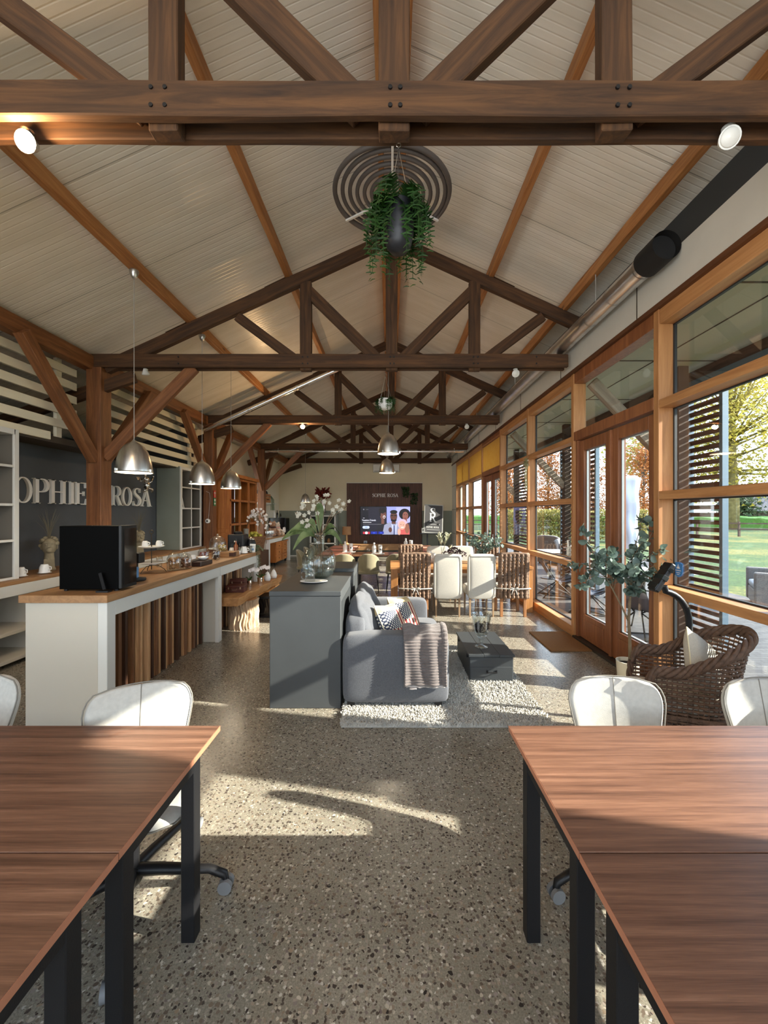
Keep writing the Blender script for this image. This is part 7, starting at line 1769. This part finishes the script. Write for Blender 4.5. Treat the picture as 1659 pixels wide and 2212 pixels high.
# timber paddock fence
M_fence = plain('fence_brown', srgb(84, 66, 56), .85)
t = thing('paddock_fence', 'low brown post and rail fence at the far side of the lawn', 'fence', (0, 0, -.06)); xs = [4 + 2.0 * k for k in range(22)]
for x in xs: y = fence_y(x); m = MB(); m.box(x - .06, x + .06, y - .06, y + .06, 0, 1.1); m.build('post', M_fence, t)
for a, b in zip(xs, xs[1:]):
    for z in (.55, .98): MB().bar((a, fence_y(a), z), (b, fence_y(b), z), .04, .10).build('rail', M_fence, t)
# canopy
M_soff = plain('soffit_pale', srgb(168, 176, 158), .6, bump=.03, bscale=60)
XC = 4.30
s = struct(MB().box(2.70, XC + .2, -8, 17, 3.72, 3.80).build('ceiling_canopy_soffit', M_soff)); m = MB()
for y in [-7.4 + 1.82 * k for k in range(14)]: m.box(2.72, XC + .2, y - .008, y + .008, 3.712, 3.719)
m.box(3.5, 3.512, -8, 17, 3.712, 3.719); m.build('soffit_joint', MATS['joint_dark'], s)
M_dkwood = wood('thermo_wood', srgb(58, 42, 36), srgb(98, 74, 62), 'X', 6, .7); M_dkwoodY = wood('thermo_wood_y', srgb(64, 46, 38), srgb(112, 84, 68), 'Y', 6, .7)
tag(MB().box(XC + .02, XC + .10, -8, 17, 3.56, 3.72).build('fascia_beam', M_dkwoodY), 'dark timber fascia beam along the canopy edge outside', 'beam')
t = thing('rain_gutter', 'pale half round gutter hung along the canopy edge outside', 'gutter', (XC + .20, 0, 3.58)); mb = MB(); mb.grid(lambda u, v: (.075 * math.cos(PI + u * PI), -8 + 25 * v, .075 * math.sin(PI + u * PI)), 10, 2); mb.build('gutter_channel', plain('gutter_zinc', srgb(186, 192, 196), .5, .0), t, smooth=True, solid=.004)
m = MB()
for k in range(17): y = -7.5 + k * 1.5; m.box(-.095, .08, y - .02, y + .02, .0, .015)
m.build('gutter_strap', M_zinc, t)
M_opost = plain('outer_post', srgb(70, 58, 52), .8, var=.2, vscale=5); M_obrace = wood('weathered_brace', srgb(128, 118, 106), srgb(176, 166, 150), 'X', 5, .75)
for k, y in enumerate((-1.67, 1.97, 5.60, 9.22, 12.87)):
    t = thing('canopy_post', 'dark outdoor canopy post ' + ('behind the camera', 'nearest on the terrace', 'beside the louvre seen through the right window', 'seen through the window left of the double door', 'farthest along the terrace')[k], 'post', (4.03, y, -.02), 0, 'canopy posts on the terrace'); MB().box(-.07, .07, -.07, .07, 0, 3.74).build('post', M_opost, t, bevel=.005)
    beam('brace', (3.98, y, 2.30), (2.80, y, 3.52), .10, .14, M_obrace, t)
M_bluemetal = plain('frame_bluegrey', srgb(96, 116, 130), .45, .3)
def louvre(y0, y1, lab, step=.098):
    t = thing('louvre_screen', lab, 'louvre', (4.17, (y0 + y1) / 2, 0), 0, 'sliding louvre screens on the terrace'); h = (y1 - y0) / 2
    f = MB(); f.box(-.04, .04, -h - .05, -h, .02, 3.42); f.box(-.04, .04, h, h + .05, .02, 3.42); f.box(-.04, .04, -h, h, 3.36, 3.42); f.box(-.04, .04, -h, h, .02, .07); f.build('frame', M_bluemetal, t, bevel=.003, bseg=1)
    m = MB(); z = .10
    while z < 3.34: m.box(-.035, .035, -h, h, z, z + .016, Matrix.Translation((0, 0, z + .01)) @ Matrix.Rotation(R(38), 4, 'Y') @ Matrix.Translation((0, 0, -z - .01))); m.box(-.012, .012, -h, h, z - .02, z + .035); z += step
    m.build('slats', M_dkwoodY, t)
louvre(5.06, 5.58, 'dark slatted louvre screen seen through the right window'); louvre(8.15, 9.75, 'dark slatted louvre screen seen through the left glass of the double door'); louvre(12.0, 13.3, 'dark slatted louvre screen farthest along the terrace')
louvre(1.62, 2.36, 'unseen dense louvre screen by the nearest terrace post, added to cast a floor shadow', .052); louvre(-1.6, .52, 'unseen dense louvre screen nearest the camera on the terrace, added to block sunlight', .052)  # out-of-view screens added to shape the sunlight on floor and tables
m = MB(); m.box(4.12, 4.20, -8, 17, 3.43, 3.50); tag(m.build('louvre_track', M_bluemetal), 'blue-grey sliding rail above the louvre screens', 'rail')
# ------------------------------------------------------------------ terrace furniture
M_ow = plain('outdoor_wicker', srgb(122, 114, 108), .75, var=.35, vscale=40, bump=.5, bscale=140, vs=(1, 1, 4)); M_stripe = plain('cushion_ash', srgb(150, 150, 150), .9, var=.1, vscale=20)
def lounge(loc, rz_, lab):
    t = thing('wicker_lounge_chair', lab, 'armchair', loc, rz_, 'grey wicker chairs on the terrace')
    def back(u, v): a = (u - .5) * 2; return (a * (.42 + .05 * v), .36 + .12 * v ** 2 - .05 * (1 - abs(a) ** 3), .05 + .92 * v - .06 * abs(a) ** 3 * v)
    g = MB(); g.grid(back, 14, 10); g.build('backrest', M_ow, t, smooth=True, solid=.07)
    for s in (-1, 1): MB().box(s * .46 - .06, s * .46 + .06, -.42, .40, .05, .66).build('armrest', M_ow, t, bevel=.03)
    MB().box(-.40, .40, -.40, .36, .05, .32).build('seat_base', M_ow, t, bevel=.02); softbox('seat_cushion', -.39, .39, -.40, .28, .33, .45, M_stripe, t, bev=.04, puff=.015); softbox('back_cushion', -.38, .38, .20, .32, .44, .86, M_stripe, t, bev=.04, puff=.02)
    m = MB()
    for x in (-.4, .4):
        for y in (-.34, .34): m.box(x - .02, x + .02, y - .02, y + .02, 0, .05)
    m.build('foot', M_black, t); return t
l0 = lounge((7.12, 7.35, -.02), R(-125), 'grey wicker armchair with a striped cushion at the lawn edge, far right'); dup(l0, (5.3, 11.6, -.02), R(60), 'grey wicker armchair seen low through the left glass of the double door'); dup(l0, (5.6, 13.6, -.02), R(120), 'grey wicker armchair far along the terrace')
def wire_chair(loc, rz_, lab):
    t = thing('sling_chair', lab, 'chair', loc, rz_, 'black sling chairs on the terrace'); m = MB()
    for s in (-1, 1): m.tube([(s * .27, -.30, 0), (s * .05, .02, .30), (s * .27, .36, .82)], .011, 7); m.tube([(s * .27, .34, 0), (s * .05, .02, .30), (s * .25, -.30, .46)], .011, 7); m.tube([(s * .27, -.30, .01), (s * .27, .34, .01)], .009, 6)
    m.tube([(-.27, -.30, .01), (.27, .34, .01)], .009, 6); m.tube([(-.27, .36, .82), (.27, .36, .82)], .011, 7); m.build('wire_frame', M_black, t, smooth=True)
    g = MB(); pr = [(-.30, .46), (-.16, .36), (.0, .33), (.14, .40), (.26, .60), (.36, .82)]
    g.grid(lambda u, v: ((u - .5) * .5, pr[min(4, int(v * 5))][0] + (pr[min(5, int(v * 5) + 1)][0] - pr[min(4, int(v * 5))][0]) * (v * 5 - min(4, int(v * 5))), pr[min(4, int(v * 5))][1] + (pr[min(5, int(v * 5) + 1)][1] - pr[min(4, int(v * 5))][1]) * (v * 5 - min(4, int(v * 5)))), 4, 15); g.build('sling_seat', plain('sling_slate', srgb(86, 92, 104), .8), t, smooth=True, solid=.008); return t
w0 = wire_chair((3.55, 5.75, -.02), R(120), 'black sling chair outside, through the right glass of the double door'); dup(w0, (3.5, 7.0, -.02), R(60), 'black sling chair outside, low behind the window beside the doormat'); dup(w0, (3.45, 8.3, -.02), R(80), 'black sling chair outside, behind the window by the oak table'); dup(w0, (4.7, 8.0, -.02), R(200), 'black sling chair at the terrace table')
def terrace_table(loc, lab):
    t = thing('terrace_table', lab, 'table', loc, 0, 'white terrace tables'); MB().box(-.40, .40, -.40, .40, .70, .73).build('tabletop', plain('table_white', srgb(206, 208, 206), .4), t, bevel=.004); m = MB(); m.tube([(0, 0, .02), (0, 0, .70)], .03, 10); m.build('column', M_black, t, smooth=True); MB().lathe([(.22, 0), (.22, .02), (.04, .03)], seg=20).build('base', M_black, t, smooth=True, auto=40)
    return t
terrace_table((4.75, 7.0, -.02), 'square white terrace table seen through the right glass of the double door'); terrace_table((4.2, 10.6, -.02), 'square white terrace table seen through the window by the oak table')
t = thing('closed_parasol', 'closed parasol in a pale cover standing on the terrace', 'parasol', (6.55, 10.98, -.02)); mb = MB(); rnd = random.Random(2)
def cov(u, v): a = u * 2 * PI; r = (.235 - .06 * (1 - v) - .02 * v + .018 * math.sin(a * 5 + v * 3) + .02 * math.sin(v * 15 + a)) * (1 if v < .97 else .55); return (r * math.cos(a), r * math.sin(a), .75 + 1.98 * v)
mb.grid(cov, 30, 26); mb.build('cover', plain('cover_pale', srgb(206, 210, 222), .5), t, smooth=True); MB().tube([(0, 0, 0), (0, 0, 2.7)], .03, 10).build('pole', M_zinc, t, smooth=True); MB().box(-.32, .32, -.32, .32, 0, .10).build('base', plain('base_stone', srgb(110, 108, 104), .8), t, bevel=.01)
# ------------------------------------------------------------------ trees, hedge and barn
def tree(loc, height, crown, lab, leafm, trunkm, seed, nleaf, lsize, trunk_r, cz0, group='autumn trees beyond the lawn', shape=1.0, sparse=.25):
    t = thing('tree', lab, 'tree', loc, 0, group); rnd = random.Random(seed); m = MB()
    m.tube([(0, 0, -.1), (trunk_r * .3, 0, cz0 * .5), (0, 0, cz0), (0, 0, height * .75)], [trunk_r * 1.25, trunk_r, trunk_r * .9, trunk_r * .25], 10)
    clusters = []
    for k in range(46):
        a = rnd.uniform(0, 6.28); f = rnd.uniform(0, 1); z = cz0 + (height - cz0) * f; rr = crown * (math.sin(min(1, .16 + f * .84) * PI) ** .6 if shape == 1.0 else (1 - f * .8)) * rnd.uniform(.45, 1); e = Vector((rr * math.cos(a), rr * math.sin(a), z))
        b = Vector((0, 0, cz0 + (z - cz0) * .55)); mid = b.lerp(e, .5) + Vector((rnd.uniform(-.1, .1), rnd.uniform(-.1, .1), -.05)) * crown * .4; m.tube([b, mid, e], [trunk_r * .3, trunk_r * .16, trunk_r * .05], 5); clusters += [e, mid.lerp(e, .5), mid]
    m.build('trunk', trunkm, t, smooth=True); lv = MB(); sp = crown * sparse
    for k in range(nleaf):
        c = clusters[rnd.randrange(len(clusters))]; p = c + Vector((rnd.gauss(0, sp), rnd.gauss(0, sp), rnd.gauss(0, sp * .8))); s = lsize * rnd.uniform(.6, 1.3); d = Vector((rnd.uniform(-1, 1), rnd.uniform(-1, 1), rnd.uniform(-1, .6))).normalized(); o = d.orthogonal().normalized() * s * .45
        lv.add([p - o, p + d * s * .5 - o * .2 + o * .0, p + d * s, p + o], [(0, 1, 2, 3)])
    lv.build('foliage', leafm, t); return t
M_yel = leafy('leaf_yellow', srgb(150, 140, 46), srgb(196, 178, 76), .6, .45); M_org = leafy('leaf_orange', srgb(150, 86, 30), srgb(204, 130, 58), .6, .4); M_grn = leafy('leaf_dark', srgb(48, 66, 34), srgb(84, 100, 54), .6, .3)
M_bark = plain('bark_moss', srgb(126, 116, 74), .9, var=.3, vscale=4); M_bark2 = plain('bark_grey', srgb(110, 100, 90), .9)
tree((36.5, 43.0, -.1), 19.5, 8.0, 'tall yellow tree with a mossy trunk behind the right window', M_yel, M_bark, 1, 9000, .40, .52, 6.0, sparse=.20)
tree((56.0, 40.0, -.1), 21, 9.0, 'second yellow tree at the right edge, beyond the tall one', M_yel, M_bark, 2, 6000, .42, .55, 5.0, sparse=.20)
tree((25.5, 40.5, -.1), 9.0, 2.4, 'orange tree seen between the double door and the parasol', M_org, M_bark2, 3, 5200, .22, .16, 2.0); tree((22.2, 45.0, -.1), 8.2, 2.2, 'slim orange tree seen through the left glass of the double door', M_org, M_bark2, 4, 4200, .22, .15, 1.9); tree((18.6, 47.5, -.1), 10.2, 2.6, 'orange tree seen through the window by the oak table', M_org, M_bark2, 5, 5200, .24, .17, 2.0); tree((13.8, 47.0, -.1), 9.5, 2.6, 'orange tree farthest left behind the terrace louvres', M_org, M_bark2, 6, 4000, .24, .17, 2.0)
tree((32.8, 50.0, -.1), 18, 6, 'pale yellow tree spreading above the closed parasol', M_yel, M_bark, 7, 5000, .42, .4, 7.0, sparse=.22)
for k, (x, y, h, c) in enumerate(((64, 74, 6, 3.4), (72, 70, 7, 4), (86, 78, 9, 5), (42, 95, 6, 4), (30, 100, 7, 5), (52, 88, 5, 4))): tree((x, y, -.1), h, c, 'dark green bush far behind the fields, ' + ('left of the barn', 'close to the barn', 'right of the barn', 'behind the orange trees', 'farthest left', 'before the barn')[k], M_grn, M_bark2, 30 + k, 1600, .6, .25, .8, 'bushes on the horizon', sparse=.3)
t = thing('garden_hedge', 'yellow green hedge along the lawn behind the terrace louvres', 'hedge', (0, 0, 0)); rnd = random.Random(8); lv = MB()
for k in range(9000): f = rnd.random(); x = 7.6 + 7.5 * f; y = 27.5 - 4 * f + rnd.uniform(-.6, .6); z = rnd.random() ** .7 * 1.9; d = Vector((rnd.uniform(-1, 1), rnd.uniform(-1, 1), rnd.uniform(-1, 1))).normalized(); p = Vector((x, y, z)); o = d.orthogonal().normalized() * .07; lv.add([p - o, p + d * .08, p + d * .16, p + o], [(0, 1, 2, 3)])
lv.build('foliage', leafy('hedge_leaf', srgb(92, 96, 38), srgb(160, 142, 60), .7, .35), t); m = MB()
for k in range(20): f = k / 19; m.tube([(7.6 + 7.5 * f, 27.5 - 4 * f, -.06), (7.6 + 7.5 * f, 27.5 - 4 * f, 1.5)], .04, 5)
m.build('hedge_stem', M_bark2, t)
t = thing('barn', 'dark roofed barn on the horizon behind the tall yellow tree', 'building', (78, 82, -.1)); MB().box(-8, 8, -4, 4, 0, 2.4).build('wall', plain('barn_brick', srgb(96, 84, 78), .8), t); m = MB(); m.prism([(-5.0, 2.2), (5.0, 2.2), (0, 6.4)], -9, 9, Matrix(((0, 0, 1, 0), (1, 0, 0, 0), (0, 1, 0, 0), (0, 0, 0, 1)))); m.build('roof', plain('barn_roof', srgb(52, 54, 64), .7), t)
